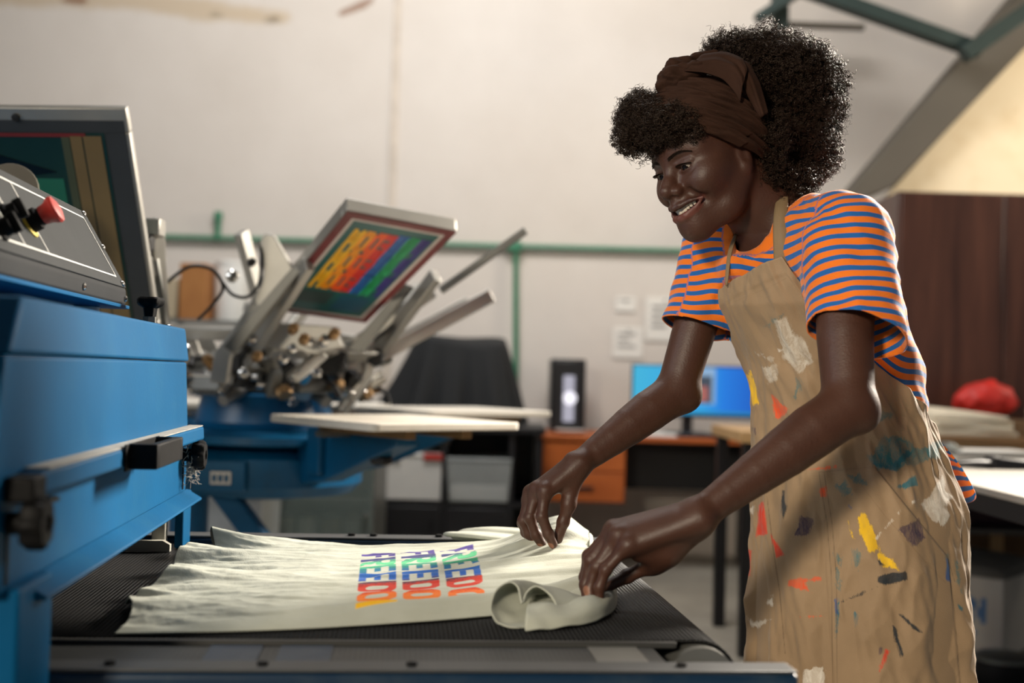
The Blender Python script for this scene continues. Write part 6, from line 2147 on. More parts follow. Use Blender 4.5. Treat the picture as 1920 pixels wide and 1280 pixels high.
def hair_mass(name, FD, lo, hi, step, n, rad, parent, shrink):
    xs, ys, zs = [np.arange(a, b, step) for a, b in zip(lo, hi)]
    D = FD.grid(xs, ys, zs, -shrink)
    V, F = surface(D, xs, ys, zs)
    V = relax(V, F, 1)
    nz = vnoise(V * 90, 3) * 0.004 + vnoise(V * 45, 5) * 0.004
    g = V - V.mean(0)
    V = V + g / np.linalg.norm(g, axis=1)[:, None] * nz[:, None]
    core = np_mesh(name, V, F, m_core, parent)
    # roots: random points in a shell under the surface
    C = rng.uniform(lo, hi, (n * 16, 3))
    d = FD.at(C)
    C = C[(d < 0.000) & (d > -shrink - 0.008)][:n]
    e = 0.003
    gr = np.stack([FD.at(C + np.eye(3)[i] * e) - FD.at(C - np.eye(3)[i] * e) for i in range(3)], 1)
    gr /= np.maximum(np.linalg.norm(gr, axis=1), 1e-9)[:, None]
    lump = vnoise(C * 40, 11)
    C = C + gr * (vnoise(C * 52, 12) * 0.007 + np.maximum(vnoise(C * 26, 13), 0) * 0.006)[:, None]
    dirs = gr * 0.8 + rng.normal(size=C.shape) * 0.8
    L = rng.uniform(0.005, 0.017, len(C)) * (1 + 0.6 * lump)
    strands('curls', C, dirs, L, 0.00050, 17, m_hair, core, rad, 2.4)
    return core


hair = hair_mass('hair', HAIR, np.array([0.30, 1.78, 1.24]), np.array([0.62, 2.12, 1.66]), 0.005, 21000, 0.0028, PERSON, 0.010)
fringe = hair_mass('fringe', FRONT, np.array([0.14, 1.72, 1.36]), np.array([0.34, 1.96, 1.54]), 0.004, 7000, 0.0028, PERSON, 0.009)

# --- headscarf: a band wound round the head, knot in front, two loose ends
m_scarf = mat('brown_cotton', srgb(54, 35, 26), 0.9, var=0.12, scale=30, bump=0.15, bscale=500)
m_scarf.node_tree.nodes['Principled BSDF'].inputs['Specular IOR Level'].default_value = 0.15
BA = HF * -0.66 + HU * 0.75
BA /= np.linalg.norm(BA)
BX = np.cross(HL, BA)                                   # in the band's plane, towards the front top
if BX @ HF < 0:
    BX = -BX
SK = Field()
SK.u(Ell(H(-0.014, 0, 0.046), (0.100, 0.078, 0.090), HAX), 0.02)
SK.u(Ell(H(0.030, 0, 0.040), (0.060, 0.066, 0.060), HAX), 0.03)
SK.u(Ell(H(0.0, 0, -0.01), (0.07, 0.072, 0.07), HAX), 0.03)
nu, nv = 320, 90
C0 = H(-0.012, 0, 0.042)
ph = np.linspace(0, 2 * math.pi, nu, endpoint=False)
vv = np.linspace(-1, 1, nv)
PH, VV = [q.ravel() for q in np.meshgrid(ph, vv, indexing='ij')]
wid = 0.046 + 0.010 * np.cos(PH) - 0.010 * (np.cos(PH) < -0.2) * (-np.cos(PH))
ctr = C0 + BA * (wid * VV)[:, None]
dr = BX * np.cos(PH)[:, None] + HL * np.sin(PH)[:, None]
rr = np.full(len(PH), 0.2)
for _ in range(26):
    rr = rr - SK.at(ctr + dr * rr[:, None]) * 0.85
wq = VV + 0.10 * np.sin(PH * 1.0 + 0.6) + 0.05 * np.sin(PH * 3.1)
fold = vnoise(np.stack([PH * 1.6, wq * 7, PH * 0], 1), 4) * 0.0060 + vnoise(np.stack([PH * 2.6, wq * 16, PH * 0], 1), 6) * 0.0045 + vnoise(np.stack([PH * 5, wq * 34, PH * 0], 1), 7) * 0.0016
rr = np.maximum(rr, 0.03) + 0.009 + fold * (1 - 0.3 * np.abs(VV)) - 0.008 * np.abs(VV) ** 6
SV = ctr + dr * rr[:, None]
scarf = np_mesh('headscarf', SV, grid_faces(nu, nv, True), m_scarf, PERSON)
sd = scarf.modifiers.new('thick', 'SOLIDIFY')
sd.thickness, sd.offset = 0.004, -1
KN = Field()
kp = lambda px, py, Y: PX(px, py, Y)
for a, b, r in [((1245, 150, 1.83), (1262, 122, 1.835), 0.011), ((1262, 122, 1.835), (1290, 118, 1.84), 0.011), ((1240, 160, 1.82), (1256, 168, 1.82), 0.010),
                ((1256, 138, 1.81), (1280, 132, 1.81), 0.012), ((1268, 150, 1.815), (1310, 128, 1.81), 0.014), ((1310, 128, 1.81), (1352, 112, 1.825), 0.013),
                ((1300, 112, 1.85), (1340, 104, 1.86), 0.010), ((1250, 165, 1.83), (1290, 150, 1.83), 0.016)]:
    KN.u(Cone(kp(*a), kp(*b), r, r * 0.9), 0.007)
lo_, hi_ = PX(1225, 185, 1.78), PX(1375, 85, 1.90)
xs, ys, zs = np.arange(lo_[0], hi_[0], 0.002), np.arange(1.76, 1.92, 0.002), np.arange(lo_[2] - 0.03, hi_[2] + 0.03, 0.002)
V, F = surface(KN.grid(xs, ys, zs), xs, ys, zs)
V = relax(V, F, 1)
V += (vnoise(V * np.array([60, 60, 190]), 8) * 0.0045 + vnoise(V * np.array([120, 120, 420]), 9) * 0.0018)[:, None] * np.array([-0.4, -0.8, 0.4])
np_mesh('knot', V, F, m_scarf, scarf)


def sheet(name, rows, m, parent, thick=0.002, sub=2, wav=0.0):
    """cloth strip through rows of points"""
    nr, nc = len(rows), len(rows[0])
    V = np.array([[np.array(p) for p in r] for r in rows], float).reshape(-1, 3)
    o = np_mesh(name, V, grid_faces(nr, nc), m, parent)
    q = o.modifiers.new('sub', 'SUBSURF')
    q.levels = q.render_levels = sub
    d = o.modifiers.new('thick', 'SOLIDIFY')
    d.thickness, d.offset = thick, 0
    return o


def crinkle(rows, n, amp, seed):
    """denser copy of a patch of points with small random folds running along it"""
    R = np.array([[np.array(p) for p in r] for r in rows], float)
    nr, nc, _ = R.shape
    a, b = np.linspace(0, nr - 1, n), np.linspace(0, nc - 1, n)
    out = np.zeros((n, n, 3))
    for i, x in enumerate(a):
        i0 = min(int(x), nr - 2)
        r0 = R[i0] + (R[i0 + 1] - R[i0]) * (x - i0)
        for j, y in enumerate(b):
            j0 = min(int(y), nc - 2)
            out[i, j] = r0[j0] + (r0[j0 + 1] - r0[j0]) * (y - j0)
    ii, jj = np.meshgrid(np.linspace(0, 1, n), np.linspace(0, 1, n), indexing='ij')
    w = vnoise(np.stack([ii.ravel() * 1.6, jj.ravel() * 6, ii.ravel() * 0], 1), seed) * amp
    out += w.reshape(n, n, 1) * np.array([-0.3, -0.9, 0.2])
    return [[out[i, j] for j in range(n)] for i in range(n)]


sheet('scarf_end', crinkle([[PX(1282, 134, 1.80), PX(1300, 118, 1.80), PX(1322, 100, 1.82)], [PX(1322, 136, 1.79), PX(1342, 112, 1.79), PX(1360, 96, 1.81)], [PX(1356, 146, 1.780), PX(1376, 124, 1.776), PX(1392, 110, 1.79)],
                    [PX(1380, 174, 1.776), PX(1390, 146, 1.768), PX(1400, 126, 1.778)], [PX(1388, 190, 1.776), PX(1392, 162, 1.768), PX(1401, 132, 1.776)]], 14, 0.004, 71), m_scarf, scarf, sub=1)
sheet('scarf_end', crinkle([[PX(1372, 120, 1.80), PX(1390, 112, 1.795), PX(1404, 118, 1.80)], [PX(1390, 150, 1.785), PX(1408, 146, 1.776), PX(1424, 154, 1.785)],
                    [PX(1404, 184, 1.785), PX(1420, 182, 1.774), PX(1434, 188, 1.783)], [PX(1426, 222, 1.785), PX(1431, 216, 1.774), PX(1440, 212, 1.783)]], 12, 0.003, 72), m_scarf, scarf, sub=1)

# --- striped tee
def a_top(th):
    """height of the apron's upper edge by angle round the body"""
    d = np.degrees(th)
    return np.interp(d, [-165, -140, -100, -62, -36, 0, 37, 62, 95, 130, 165], [0.90, 0.955, 1.02, 1.09, 1.193, 1.216, 1.240, 1.10, 1.03, 0.985, 0.93])


SHIRT = Field()
SHIRT.u(Loft(0.90, 1.245, -0.008), 0.02)
SHIRT.u(Cone(NECK + (0.02, 0.01, -0.015), SH_N + (0.002, 0, 0.008), 0.062, 0.056), 0.05)
SHIRT.u(Cone(NECK + (0.02, 0.01, -0.015), SH_F + (0.002, 0, 0.008), 0.062, 0.056), 0.05)
AD_N = (EL_N - SH_N) / np.linalg.norm(EL_N - SH_N)
AD_F = (EL_F - SH_F) / np.linalg.norm(EL_F - SH_F)
SLN, SLF = 0.150, 0.150
SHIRT.u(Cone(SH_N - AD_N * 0.00 + (0.004, 0, -0.002), SH_N + AD_N * 0.20 + (0.016, 0.004, 0), 0.061, 0.069), 0.035)
SHIRT.u(Cone(SH_F + (0.004, 0, 0), SH_F + AD_F * 0.20, 0.058, 0.058), 0.035)
SHIRT.u(Cone(np.array([0.56, 1.90, 1.17]), np.array([0.60, 1.93, 1.03]), 0.07, 0.06), 0.06)      # loose back
xs, ys, zs = np.arange(0.22, 0.80, 0.0042), np.arange(1.58, 2.16, 0.0042), np.arange(0.90, 1.40, 0.0042)
V, F = surface(SHIRT.grid(xs, ys, zs), xs, ys, zs)
V = relax(V, F, 2)


def trim(V, F, fn, it=1):
    """drop what lies beyond fn > 0 and pull the new edge onto fn = 0"""
    g = fn(V)
    keep = (g[F] <= 0).sum(1) >= 2
    F = F[keep]
    used = np.zeros(len(V), bool)
    used[F.ravel()] = True
    e = 1e-4
    mv = used & (g > 0)
    ed = np.sort(np.concatenate([F[:, [0, 1]], F[:, [1, 2]], F[:, [2, 3]], F[:, [3, 0]]]), 1)
    uq, ct = np.unique(ed, axis=0, return_counts=True)
    bd = np.zeros(len(V), bool)
    bd[uq[ct == 1].ravel()] = True
    mv = mv | (bd & (np.abs(g) < 0.006))
    for _ in range(3):
        p = V[mv]
        g0 = fn(p)
        gr = np.stack([(fn(p + np.eye(3)[i] * e) - g0) / e for i in range(3)], 1)
        V[mv] = p - gr * (g0 / np.maximum((gr ** 2).sum(1), 1e-6))[:, None]
    nb = uq[ct == 1]
    gb = fn(V)
    nb = nb[(np.abs(gb[nb]) < 0.012).all(1)]
    nb = np.concatenate([nb, nb[:, ::-1]])
    nn = np.bincount(nb[:, 0], minlength=len(V))
    for _ in range(8):
        A = np.stack([np.bincount(nb[:, 0], V[nb[:, 1], c], minlength=len(V)) for c in range(3)], 1)
        ok = nn >= 2
        V[ok] = 0.5 * V[ok] + 0.5 * A[ok] / nn[ok][:, None]
    ren = np.cumsum(used) - 1
    return V[used], ren[F]


arm_t = lambda V, sh, ad: (V - sh) @ ad
def near_arm(V):
    t = arm_t(V, SH_N, AD_N)
    r = np.linalg.norm(V - SH_N - np.clip(t, 0, 1)[:, None] * AD_N, axis=1)
    return np.where((r < 0.11) & (V[:, 1] < 1.795), t - SLN + (V[:, 0] - SH_N[0]) * -0.25, -0.05)
def far_arm(V):
    t = arm_t(V, SH_F, AD_F)
    r = np.linalg.norm(V - SH_F - np.clip(t, 0, 1)[:, None] * AD_F, axis=1)
    return np.where((r < 0.10) & (V[:, 0] < 0.40), t - SLF, -0.05)
def neck_cut(V):
    dl, df = (V - np.array([0.430, 1.887, 0])) @ TL, (V - np.array([0.430, 1.887, 0])) @ TF
    return np.where(V[:, 2] > 1.2, (1 - np.sqrt(((dl + 0.006) / 0.084) ** 2 + (df / 0.066) ** 2)) * 0.075, -0.05)
V, F = trim(V, F, near_arm)
V, F = trim(V, F, far_arm)
V, F = trim(V, F, neck_cut)
V, F = trim(V, F, lambda q: 0.915 - q[:, 2])
tn, tf_ = arm_t(V, SH_N, AD_N), arm_t(V, SH_F, AD_F)
rn = np.linalg.norm(V - SH_N - np.clip(tn, 0, .3)[:, None] * AD_N, axis=1)
rf = np.linalg.norm(V - SH_F - np.clip(tf_, 0, .3)[:, None] * AD_F, axis=1)
dt_ = Loft(0.90, 1.30, -0.008)(V[:, 0], V[:, 1], V[:, 2])
sl_n = (rn < 0.085) & ((V - SH_N) @ TL > -0.022 + 0.1 * (V[:, 2] < 1.2) * 0) & ((dt_ > 0.012) | (tn < 0.05))
sl_f = (rf < 0.085) & ((SH_F - V) @ TL > -0.015) & ((dt_ > 0.006) | (tf_ < 0.05))
lean = (V @ np.array([0.25, 0.12, 0.96]))
nc_ = neck_cut(V)
st = np.where(sl_n, tn + 0.10 * np.maximum(V[:, 0] - SH_N[0], 0), np.where(sl_f, tf_, -lean + 0.006 * np.sin(V[:, 0] * 60)))
st = np.where((nc_ > -0.014) & (V[:, 2] > 1.2), 0.0042, st)      # collar band in plain orange
# soft creases
nrm = np.zeros_like(V)
fn_ = np.cross(V[F[:, 2]] - V[F[:, 0]], V[F[:, 3]] - V[F[:, 1]])
for c in range(4):
    for k in range(3):
        nrm[:, k] += np.bincount(F[:, c], fn_[:, k], minlength=len(V))
nrm /= np.maximum(np.linalg.norm(nrm, axis=1), 1e-12)[:, None]
cre = vnoise(np.stack([V @ (TF * 16), V @ (TL * 16) + lean * 14, lean * 16], 1), 21) * 0.0065 + vnoise(np.stack([V @ (TF * 30), V @ (TL * 40) - lean * 30, lean * 26], 1), 23) * 0.0030 + vnoise(V * 48, 22) * 0.0012 - np.abs(vnoise(np.stack([V @ (TF * 12) + lean * 5, V @ (TL * 15) - lean * 8, lean * 7], 1), 24)) * 0.010 - np.abs(vnoise(np.stack([V @ (TF * 22) - lean * 12, V @ (TL * 26) + lean * 16, lean * 12], 1), 25)) * 0.005 + 0.005
cre += np.where(dt_ < 0.03, np.sin(lean * 150 + V[:, 0] * 40) * 0.004 * np.clip((1.06 - V[:, 2]) / 0.08, 0, 1), 0)
cx_, cy_ = np.interp(V[:, 2], _TZ, _TX), np.interp(V[:, 2], _TZ, _TY)
ta_ = np.arctan2((V[:, 0] - cx_) * TL[0] + (V[:, 1] - cy_) * TL[1], (V[:, 0] - cx_) * TF[0] + (V[:, 1] - cy_) * TF[1])
under = np.clip((a_top(ta_) + 0.015 - V[:, 2]) / 0.02, 0, 1) * (dt_ < 0.016) * ~sl_n
cre = cre * (1 - under) + np.clip(cre, -0.008, -0.006) * under
V = V + nrm * cre[:, None]

m_tee, nt_, b_ = new_mat('orange_blue_striped_jersey')
a_ = N(nt_, 'ShaderNodeAttribute', attribute_name='stripe')
mu_ = N(nt_, 'ShaderNodeMath', operation='MULTIPLY')
mu_.inputs[1].default_value = 1 / 0.0165
fr_ = N(nt_, 'ShaderNodeMath', operation='FRACT')
nt_.links.new(a_.outputs['Fac'], mu_.inputs[0])
nt_.links.new(mu_.outputs[0], fr_.inputs[0])
rp_ = N(nt_, 'ShaderNodeValToRGB')
rp_.color_ramp.interpolation = 'LINEAR'
el = rp_.color_ramp.elements
el[0].position, el[0].color = 0.0, (*srgb(230, 114, 6), 1)
el[1].position, el[1].color = 0.52, (*srgb(230, 114, 6), 1)
for p_, c_ in ((0.56, srgb(4, 90, 162)), (0.96, srgb(4, 90, 162)), (1.0, srgb(230, 114, 6))):
    q_ = el.new(p_)
    q_.color = (*c_, 1)
nt_.links.new(fr_.outputs[0], rp_.inputs['Fac'])
nt_.links.new(rp_.outputs['Color'], b_.inputs['Base Color'])
b_.inputs['Roughness'].default_value = 0.85
b_.inputs['Sheen Weight'].default_value = 0.2
tc_ = N(nt_, 'ShaderNodeTexCoord')
n_ = N(nt_, 'ShaderNodeTexNoise')
n_.inputs['Scale'].default_value = 700
nt_.links.new(tc_.outputs['Object'], n_.inputs['Vector'])
bp_ = N(nt_, 'ShaderNodeBump')
bp_.inputs['Strength'].default_value = 0.25
bp_.inputs['Distance'].default_value = 0.002
nt_.links.new(n_.outputs['Fac'], bp_.inputs['Height'])
nt_.links.new(bp_.outputs['Normal'], b_.inputs['Normal'])
tee = np_mesh('striped_shirt', V, F, m_tee, PERSON)
attr(tee, 'stripe', st)
sd = tee.modifiers.new('thick', 'SOLIDIFY')
sd.thickness, sd.offset = 0.0022, 0
tl = sheet('shirt_tail', [[PX(1706, 770, 2.035), PX(1714, 768, 2.01), PX(1722, 774, 1.995)], [PX(1726, 800, 2.035), PX(1736, 798, 2.005), PX(1744, 804, 1.99)], [PX(1752, 832, 2.03), PX(1762, 830, 2.00), PX(1770, 838, 1.985)], [PX(1772, 862, 2.03), PX(1786, 860, 2.0), PX(1796, 866, 1.985)],
                          [PX(1790, 900, 2.03), PX(1806, 898, 2.0), PX(1817, 902, 1.985)], [PX(1806, 946, 2.03), PX(1822, 942, 2.0), PX(1834, 932, 1.985)]], m_tee, tee, 0.003)
attr(tl, 'stripe', np.repeat([-0.066, -0.033, 0.0, 0.033, 0.066, 0.099], 3))

# --- trousers and shoes
TR = Field()
for h_, a_ in ((HIP_N, ANK_N), (HIP_F, ANK_F)):
    kn = (h_ + a_) / 2 + TF * 0.02
    TR.u(Cone(h_, kn, 0.072, 0.066), 0.04)
    TR.u(Cone(kn, a_ + (0, 0, 0.02), 0.070, 0.062), 0.03)
TR.u(Ell((0.594, 1.97, 0.82), (0.128, 0.140, 0.10), np.stack([TF, TL, [0, 0, 1]])), 0.04)
xs, ys, zs = np.arange(0.35, 0.85, 0.011), np.arange(1.75, 2.30, 0.011), np.arange(0.04, 1.0, 0.011)
V, F = surface(TR.grid(xs, ys, zs), xs, ys, zs)
np_mesh('trousers', relax(V, F, 2), F, mat('dark_denim', srgb(30, 34, 42), 0.85), PERSON)
m_shoe = mat('black_canvas', srgb(26, 26, 28), 0.7)
for a_ in (ANK_N, ANK_F):
    S_ = Field()
    S_.u(Cone(a_ + (0, 0, -0.045), a_ + TF * 0.16 + (0, 0, -0.055), 0.044, 0.034), 0.02)
    S_.u(Cone(a_ + (0, 0, -0.04), a_ + (0, 0, 0.01), 0.044, 0.046), 0.02)
    c_ = a_ + TF * 0.08
    xs, ys, zs = np.arange(c_[0] - 0.2, c_[0] + 0.2, 0.008), np.arange(c_[1] - 0.2, c_[1] + 0.2, 0.008), np.arange(-0.02, 0.16, 0.008)
    V, F = surface(S_.grid(xs, ys, zs), xs, ys, zs)
    V = relax(V, F, 1)
    V[:, 2] = np.maximum(V[:, 2], 0.001)
    np_mesh('shoe', V, F, m_shoe, PERSON)

# --- apron: a sheet wound round her front
def a_lim(u):
    """edge angles: wide skirt, so the sheet is drawn over the whole arc and cut by a_top"""
    return np.radians(-158 + 316 * u)


nu, nv = 420, 300
uu = np.linspace(0, 1, nu)
# ticks closer together at the bib's corners
TH = a_lim(uu)
th_g, v_g = np.meshgrid(TH, np.linspace(0, 1, nv), indexing='ij')
th_g, v_g = th_g.ravel(), v_g.ravel()
zt = a_top(th_g)
z_g = zt + (0.43 - zt) * v_g
deg = np.degrees(th_g)
low = np.clip((0.98 - z_g) / 0.4, 0, 1)
off = 0.004 + 0.010 * low * np.sin(th_g * 7.0 + 0.6) + 0.006 * low * np.sin(th_g * 13 + z_g * 6)
off += vnoise(np.stack([th_g * 4, z_g * 14, th_g * 0], 1), 31) * 0.0045 + vnoise(np.stack([th_g * 9, z_g * 30 + th_g * 9, th_g * 0], 1), 32) * 0.0026 + vnoise(np.stack([th_g * 16 + z_g * 10, z_g * 60, th_g * 0], 1), 33) * 0.0010
# slanting drag lines from the bib's corner and gathers at the waist
off -= np.abs(vnoise(np.stack([th_g * 3 + z_g * 4, z_g * 9 - th_g * 2, th_g * 0], 1), 35)) * 0.009 - 0.003
off -= np.abs(vnoise(np.stack([th_g * 7 - z_g * 9, z_g * 14 + th_g * 3, th_g * 0], 1), 36)) * 0.004
off += 0.0035 * np.exp(-((z_g - 1.005 - 0.02 * th_g) / 0.03) ** 2) * np.sin(th_g * 18)
off += 0.004 * np.sin((z_g * 1.0 + th_g * 0.12) * 60) * np.clip((z_g - 1.02) / 0.05, 0, 1) * np.clip((1.2 - z_g) / 0.05, 0, 1) * np.clip(1 - np.abs(deg - 25) / 30, 0, 1)
off += np.clip((1.06 - z_g) / 0.1, 0, 1) * np.clip((z_g - 0.80) / 0.1, 0, 1) * 0.012 * np.clip(-deg / 40, 0, 1)
off = np.maximum(off, -0.003)
AV = tor_p(th_g, z_g, off)
# the bib hangs straight from its top edge instead of following the ribs
AF = grid_faces(nu, nv)
PXA = proj(AV)


def ap_px(poly):
    """distance field on the cloth of a mark drawn where the photograph shows it"""
    return poly_dist(PXA, poly)


def lines_px(poly, w):
    return poly_dist(PXA, poly, closed=False) - w


m_ap, nt_, b_ = new_mat('stained_tan_canvas')
tc_ = N(nt_, 'ShaderNodeTexCoord')
n_ = N(nt_, 'ShaderNodeTexNoise')
n_.inputs['Scale'].default_value = 10
n_.inputs['Detail'].default_value = 5
nt_.links.new(tc_.outputs['Object'], n_.inputs['Vector'])
rp_ = N(nt_, 'ShaderNodeValToRGB')
rp_.color_ramp.elements[0].position, rp_.color_ramp.elements[1].position = 0.3, 0.7
rp_.color_ramp.elements[0].color = (*srgb(138, 115, 88), 1)
rp_.color_ramp.elements[1].color = (*srgb(153, 128, 99), 1)
nt_.links.new(n_.outputs['Fac'], rp_.inputs['Fac'])
out_ = rp_.outputs['Color']
STAIN_MASKS = []


def stain_layer(name, col, rough_edge, cover, seed, thick=False):
    """one colour of paint: everything inside its distance field, edge and coverage broken up by noise"""
    global out_
    a = N(nt_, 'ShaderNodeAttribute', attribute_name=name)
    mp = N(nt_, 'ShaderNodeMapping')
    mp.inputs['Location'].default_value = (seed, seed * 0.7, 0)
    mp.inputs['Scale'].default_value = (1.0, 1.0, 0.42)
    nt_.links.new(tc_.outputs['Object'], mp.inputs['Vector'])
    nz = N(nt_, 'ShaderNodeTexNoise')
    nz.inputs['Scale'].default_value = 62
    nz.inputs['Detail'].default_value = 8
    nz.inputs['Roughness'].default_value = 0.78
    nz.inputs['Distortion'].default_value = 0.6
    nt_.links.new(mp.outputs['Vector'], nz.inputs['Vector'])
    sub = N(nt_, 'ShaderNodeMath', operation='SUBTRACT')
    nt_.links.new(nz.outputs['Fac'], sub.inputs[0])
    sub.inputs[1].default_value = 0.5
    ed = N(nt_, 'ShaderNodeMath', operation='MULTIPLY_ADD')
    nt_.links.new(sub.outputs[0], ed.inputs[0])
    ed.inputs[1].default_value = rough_edge * 2.4
    nt_.links.new(a.outputs['Fac'], ed.inputs[2])
    r = N(nt_, 'ShaderNodeMapRange')
    r.inputs['From Min'].default_value, r.inputs['From Max'].default_value = 1.0, -2.4
    nt_.links.new(ed.outputs[0], r.inputs['Value'])
    n2 = N(nt_, 'ShaderNodeMapRange')
    n2.inputs['From Min'].default_value, n2.inputs['From Max'].default_value = 0.42, 0.60
    n2.inputs['To Min'].default_value, n2.inputs['To Max'].default_value = cover, 1.0
    nt_.links.new(nz.outputs['Fac'], n2.inputs['Value'])
    m = N(nt_, 'ShaderNodeMath', operation='MULTIPLY')
    nt_.links.new(r.outputs['Result'], m.inputs[0])
    nt_.links.new(n2.outputs['Result'], m.inputs[1])
    mx = N(nt_, 'ShaderNodeMix', data_type='RGBA')
    nt_.links.new(m.outputs[0], mx.inputs['Factor'])
    nt_.links.new(out_, mx.inputs['A'])
    mx.inputs['B'].default_value = (*col, 1)
    out_ = mx.outputs['Result']
    if thick:
        STAIN_MASKS.append(m.outputs[0])


STAINS = {
    'teal_thin': ((38, 104, 112), 24, 0.35, [
        [(1628, 858), (1660, 818), (1690, 815), (1728, 845), (1690, 880), (1640, 880)], [(1700, 850), (1768, 822), (1764, 858), (1700, 872)], [(1622, 782), (1672, 772), (1674, 782), (1625, 796)],
        [(1565, 910), (1585, 900), (1600, 928), (1588, 928)], [(1590, 890), (1612, 886), (1628, 910), (1602, 905)], [(1602, 1032), (1614, 1035), (1612, 1070), (1604, 1062)],
        [(1568, 1035), (1578, 1040), (1574, 1105), (1568, 1100)], [(1436, 612), (1452, 596), (1470, 588), (1440, 612)], [(1487, 745), (1495, 712), (1502, 720), (1492, 752)], [(1788, 1050), (1796, 1045), (1803, 1110), (1796, 1105)], [(1776, 1040), (1782, 1072), (1774, 1068)]]),
    'teal': ((20, 98, 112), 12, 0.75, [
        [(1632, 866), (1672, 872), (1700, 840), (1712, 850), (1680, 884), (1650, 878)], [(1678, 912), (1718, 890), (1720, 910), (1695, 918)], [(1568, 1150), (1572, 1120), (1576, 1150), (1568, 1195)], [(1792, 1130), (1806, 1138), (1806, 1152)], [(1602, 1145), (1608, 1150), (1606, 1175)]]),
    'white': ((222, 216, 206), 12, 0.55, [
        [(1768, 890), (1775, 920), (1788, 930), (1770, 950), (1785, 965), (1772, 988), (1748, 975), (1726, 945), (1745, 930)], [(1708, 940), (1722, 936), (1712, 946)],
        [(1401, 1155), (1412, 1166), (1446, 1160), (1420, 1178), (1405, 1172)], [(1436, 1130), (1450, 1112), (1452, 1140)], [(1508, 1255), (1545, 1250), (1546, 1282), (1505, 1282)], [(1404, 955), (1414, 948), (1412, 965)]]),
    'gray_white': ((205, 196, 182), 14, 0.35, [
        [(1452, 600), (1475, 594), (1488, 625), (1512, 640), (1525, 678), (1500, 700), (1468, 672), (1462, 640)], [(1428, 688), (1454, 684), (1460, 712), (1442, 718)], [(1415, 662), (1450, 672), (1446, 678)]]),
    'yellow': ((238, 190, 18), 14, 0.8, [
        [(1398, 702), (1408, 696), (1418, 730), (1424, 756), (1412, 758)], [(1604, 968), (1620, 962), (1638, 990), (1648, 1030), (1630, 1035), (1612, 1005)], [(1590, 975), (1604, 1010), (1598, 1012)], [(1640, 1035), (1672, 1045), (1685, 1070), (1655, 1060)]]),
    'orange': ((226, 74, 22), 12, 0.6, [
        [(1446, 740), (1478, 766), (1464, 786), (1452, 785)], [(1512, 880), (1570, 872), (1566, 878)], [(1536, 912), (1550, 912), (1550, 930), (1540, 932)], [(1500, 1156), (1545, 1152), (1545, 1158)], [(1478, 1088), (1540, 1080), (1540, 1086), (1510, 1092), (1520, 1110), (1478, 1098)]]),
    'red': ((208, 48, 24), 9, 0.75, [
        [(1422, 946), (1432, 940), (1440, 1000), (1430, 1004), (1418, 1005)], [(1396, 1030), (1410, 1030), (1406, 1080), (1402, 1080)], [(1442, 995), (1456, 1015), (1470, 1040), (1455, 1045), (1448, 1020)], [(1645, 1262), (1660, 1215), (1668, 1218), (1655, 1250)]]),
    'purple': ((48, 34, 66), 16, 0.5, [
        [(1502, 966), (1526, 974), (1518, 1004), (1484, 1006)], [(1680, 990), (1722, 972), (1735, 1008), (1712, 1025)], [(1645, 1212), (1656, 1212), (1652, 1230)], [(1412, 802), (1418, 800), (1420, 815), (1414, 818)]]),
    'navy': ((24, 34, 42), 8, 0.9, [
        [(1645, 1080), (1670, 1072), (1700, 1072), (1700, 1086), (1680, 1092), (1658, 1098), (1644, 1090)], [(1576, 1126), (1645, 1098), (1646, 1101), (1578, 1130)], [(1466, 918), (1472, 918), (1472, 940), (1476, 950), (1468, 972), (1464, 950)],
        [(1678, 1147), (1690, 1150), (1730, 1185), (1718, 1186)], [(1670, 1168), (1680, 1175), (1694, 1228), (1688, 1232), (1676, 1200)], [(1638, 1040), (1660, 1060), (1650, 1060)]]),
    'blue': ((20, 78, 140), 8, 0.8, [[(1564, 1122), (1570, 1120), (1574, 1150), (1566, 1155)], [(1772, 1045), (1782, 1062), (1782, 1092), (1770, 1085)], [(1592, 946), (1600, 954), (1596, 956)]]),
    'dots': ((216, 208, 196), 6, 0.9, [[(1640, 1008), (1650, 995), (1654, 998), (1644, 1012)], [(1655, 990), (1672, 972), (1675, 975), (1660, 992)], [(1680, 960), (1686, 956), (1684, 964)], [(1425, 660), (1438, 664), (1428, 666)], [(1458, 654), (1468, 656), (1460, 660)]]),
}
FLD = {}
for i, (nm, (col, re, cov, polys)) in enumerate(STAINS.items()):
    FLD[nm] = np.minimum.reduce([ap_px(p) for p in polys])
    stain_layer(nm, srgb(*col), re, cov, 3.1 * i + 1, nm in ('white', 'gray_white', 'yellow', 'navy'))
# seams: thread lines along the hem, pocket and bib
FLD['seam'] = np.minimum.reduce([lines_px(p, 0.9) for p in [
    [(1536, 884), (1640, 875), (1700, 950), (1776, 1042), (1790, 1090)], [(1536, 884), (1552, 980), (1560, 1080), (1562, 1290)], [(1546, 884), (1561, 980), (1569, 1080), (1571, 1290)], [(1776, 1050), (1790, 1150), (1800, 1290)],
    [(1438, 930), (1450, 1030), (1462, 1110), (1472, 1225)]]])
FLD['stitch'] = np.minimum.reduce([lines_px(p, 0.8) for p in [[(1358, 572), (1400, 556), (1440, 540), (1484, 516)], [(1612, 905), (1660, 968), (1740, 1060), (1770, 1092)], [(1560, 889), (1640, 882)]]])
stain_layer('seam', srgb(74, 56, 38), 0.0, 1.0, 0)
stain_layer('stitch', srgb(120, 94, 66), 1.5, 0.3, 0)
nt_.links.new(out_, b_.inputs['Base Color'])
b_.inputs['Roughness'].default_value = 0.8
b_.inputs['Sheen Weight'].default_value = 0.1
w_ = N(nt_, 'ShaderNodeTexNoise')
w_.inputs['Scale'].default_value = 600
nt_.links.new(tc_.outputs['Object'], w_.inputs['Vector'])
add_ = w_.outputs['Fac']
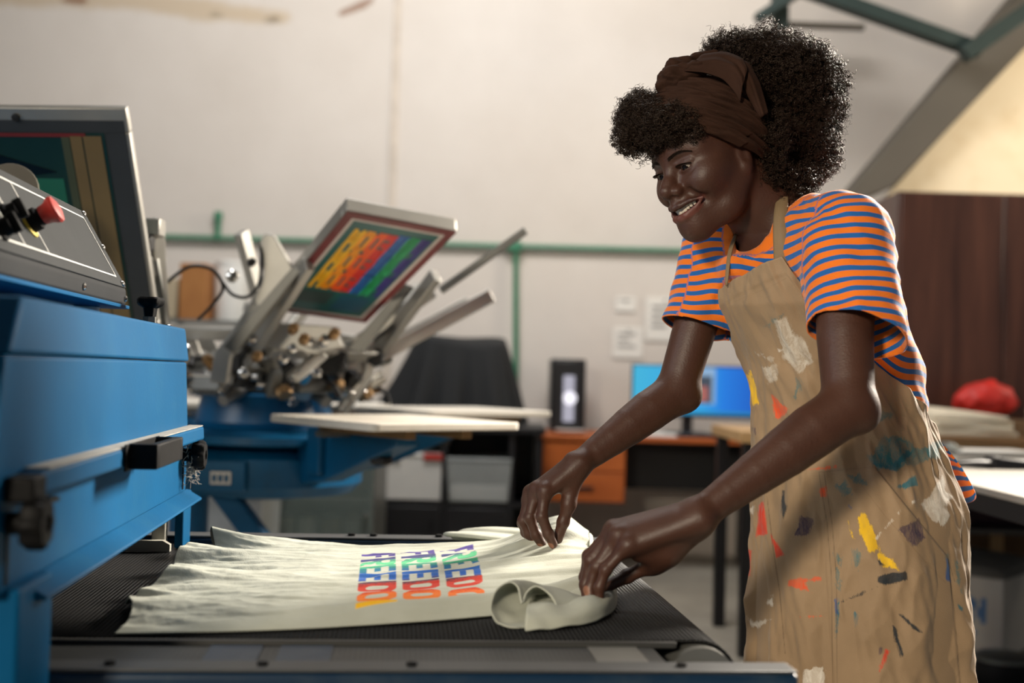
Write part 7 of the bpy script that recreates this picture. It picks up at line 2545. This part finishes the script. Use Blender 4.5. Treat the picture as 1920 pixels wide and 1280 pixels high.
for s_ in STAIN_MASKS:
    q_ = N(nt_, 'ShaderNodeMath', operation='MULTIPLY_ADD')
    nt_.links.new(s_, q_.inputs[0])
    q_.inputs[1].default_value = 1.2
    nt_.links.new(add_, q_.inputs[2])
    add_ = q_.outputs[0]
bp_ = N(nt_, 'ShaderNodeBump')
bp_.inputs['Strength'].default_value = 0.3
bp_.inputs['Distance'].default_value = 0.0012
nt_.links.new(add_, bp_.inputs['Height'])
nt_.links.new(bp_.outputs['Normal'], b_.inputs['Normal'])

# pocket: cloth raised inside its outline
pk = ap_px([(1536, 884), (1640, 875), (1776, 1046), (1800, 1300), (1566, 1300)])
nrm = AV - np.stack([np.interp(z_g, _TZ, _TX), np.interp(z_g, _TZ, _TY), z_g], 1)
nrm /= np.linalg.norm(nrm, axis=1)[:, None]
AV = AV + nrm * (0.0030 * np.clip((2 - pk) / 4, 0, 1) * np.clip(np.cos(th_g - math.radians(60)) * 3, 0, 1))[:, None]
# hem band along the bib's top edge is doubled
AV = AV + nrm * (0.0018 * np.clip((0.028 - (zt - z_g)) / 0.003, 0, 1) * (np.abs(deg) < 45))[:, None]
apron = np_mesh('apron', AV, AF, m_ap, PERSON)
for nm, v in FLD.items():
    attr(apron, nm, np.clip(v, -30, 60))
sd = apron.modifiers.new('thick', 'SOLIDIFY')
sd.thickness, sd.offset = 0.0025, 1

m_strap = mat('tan_canvas_strap', srgb(130, 108, 78), 0.75, var=0.08, scale=20, bump=0.1, bscale=500)
# near strap: from the bib corner over the chest to the back of the neck; far strap on the other side
sheet('neck_strap', [[PX(1452, 520, 1.792), PX(1466, 512, 1.784), PX(1480, 504, 1.780)], [PX(1451, 470, 1.782), PX(1464, 466, 1.772), PX(1477, 462, 1.772)], [PX(1449, 420, 1.795), PX(1463, 416, 1.784), PX(1477, 414, 1.79)],
                     [PX(1453, 385, 1.82), PX(1466, 380, 1.812), PX(1478, 378, 1.82)], [PX(1458, 362, 1.85), PX(1468, 356, 1.85), PX(1478, 354, 1.855)], [PX(1452, 345, 1.92), PX(1462, 338, 1.93), PX(1470, 336, 1.94)]], m_strap, apron)
sheet('neck_strap', [[PX(1359, 540, 1.862), PX(1365, 536, 1.858)], [PX(1361, 500, 1.865), PX(1368, 498, 1.86)], [PX(1366, 460, 1.872), PX(1374, 458, 1.868)], [PX(1385, 425, 1.90), PX(1393, 424, 1.90)]], m_strap, apron)
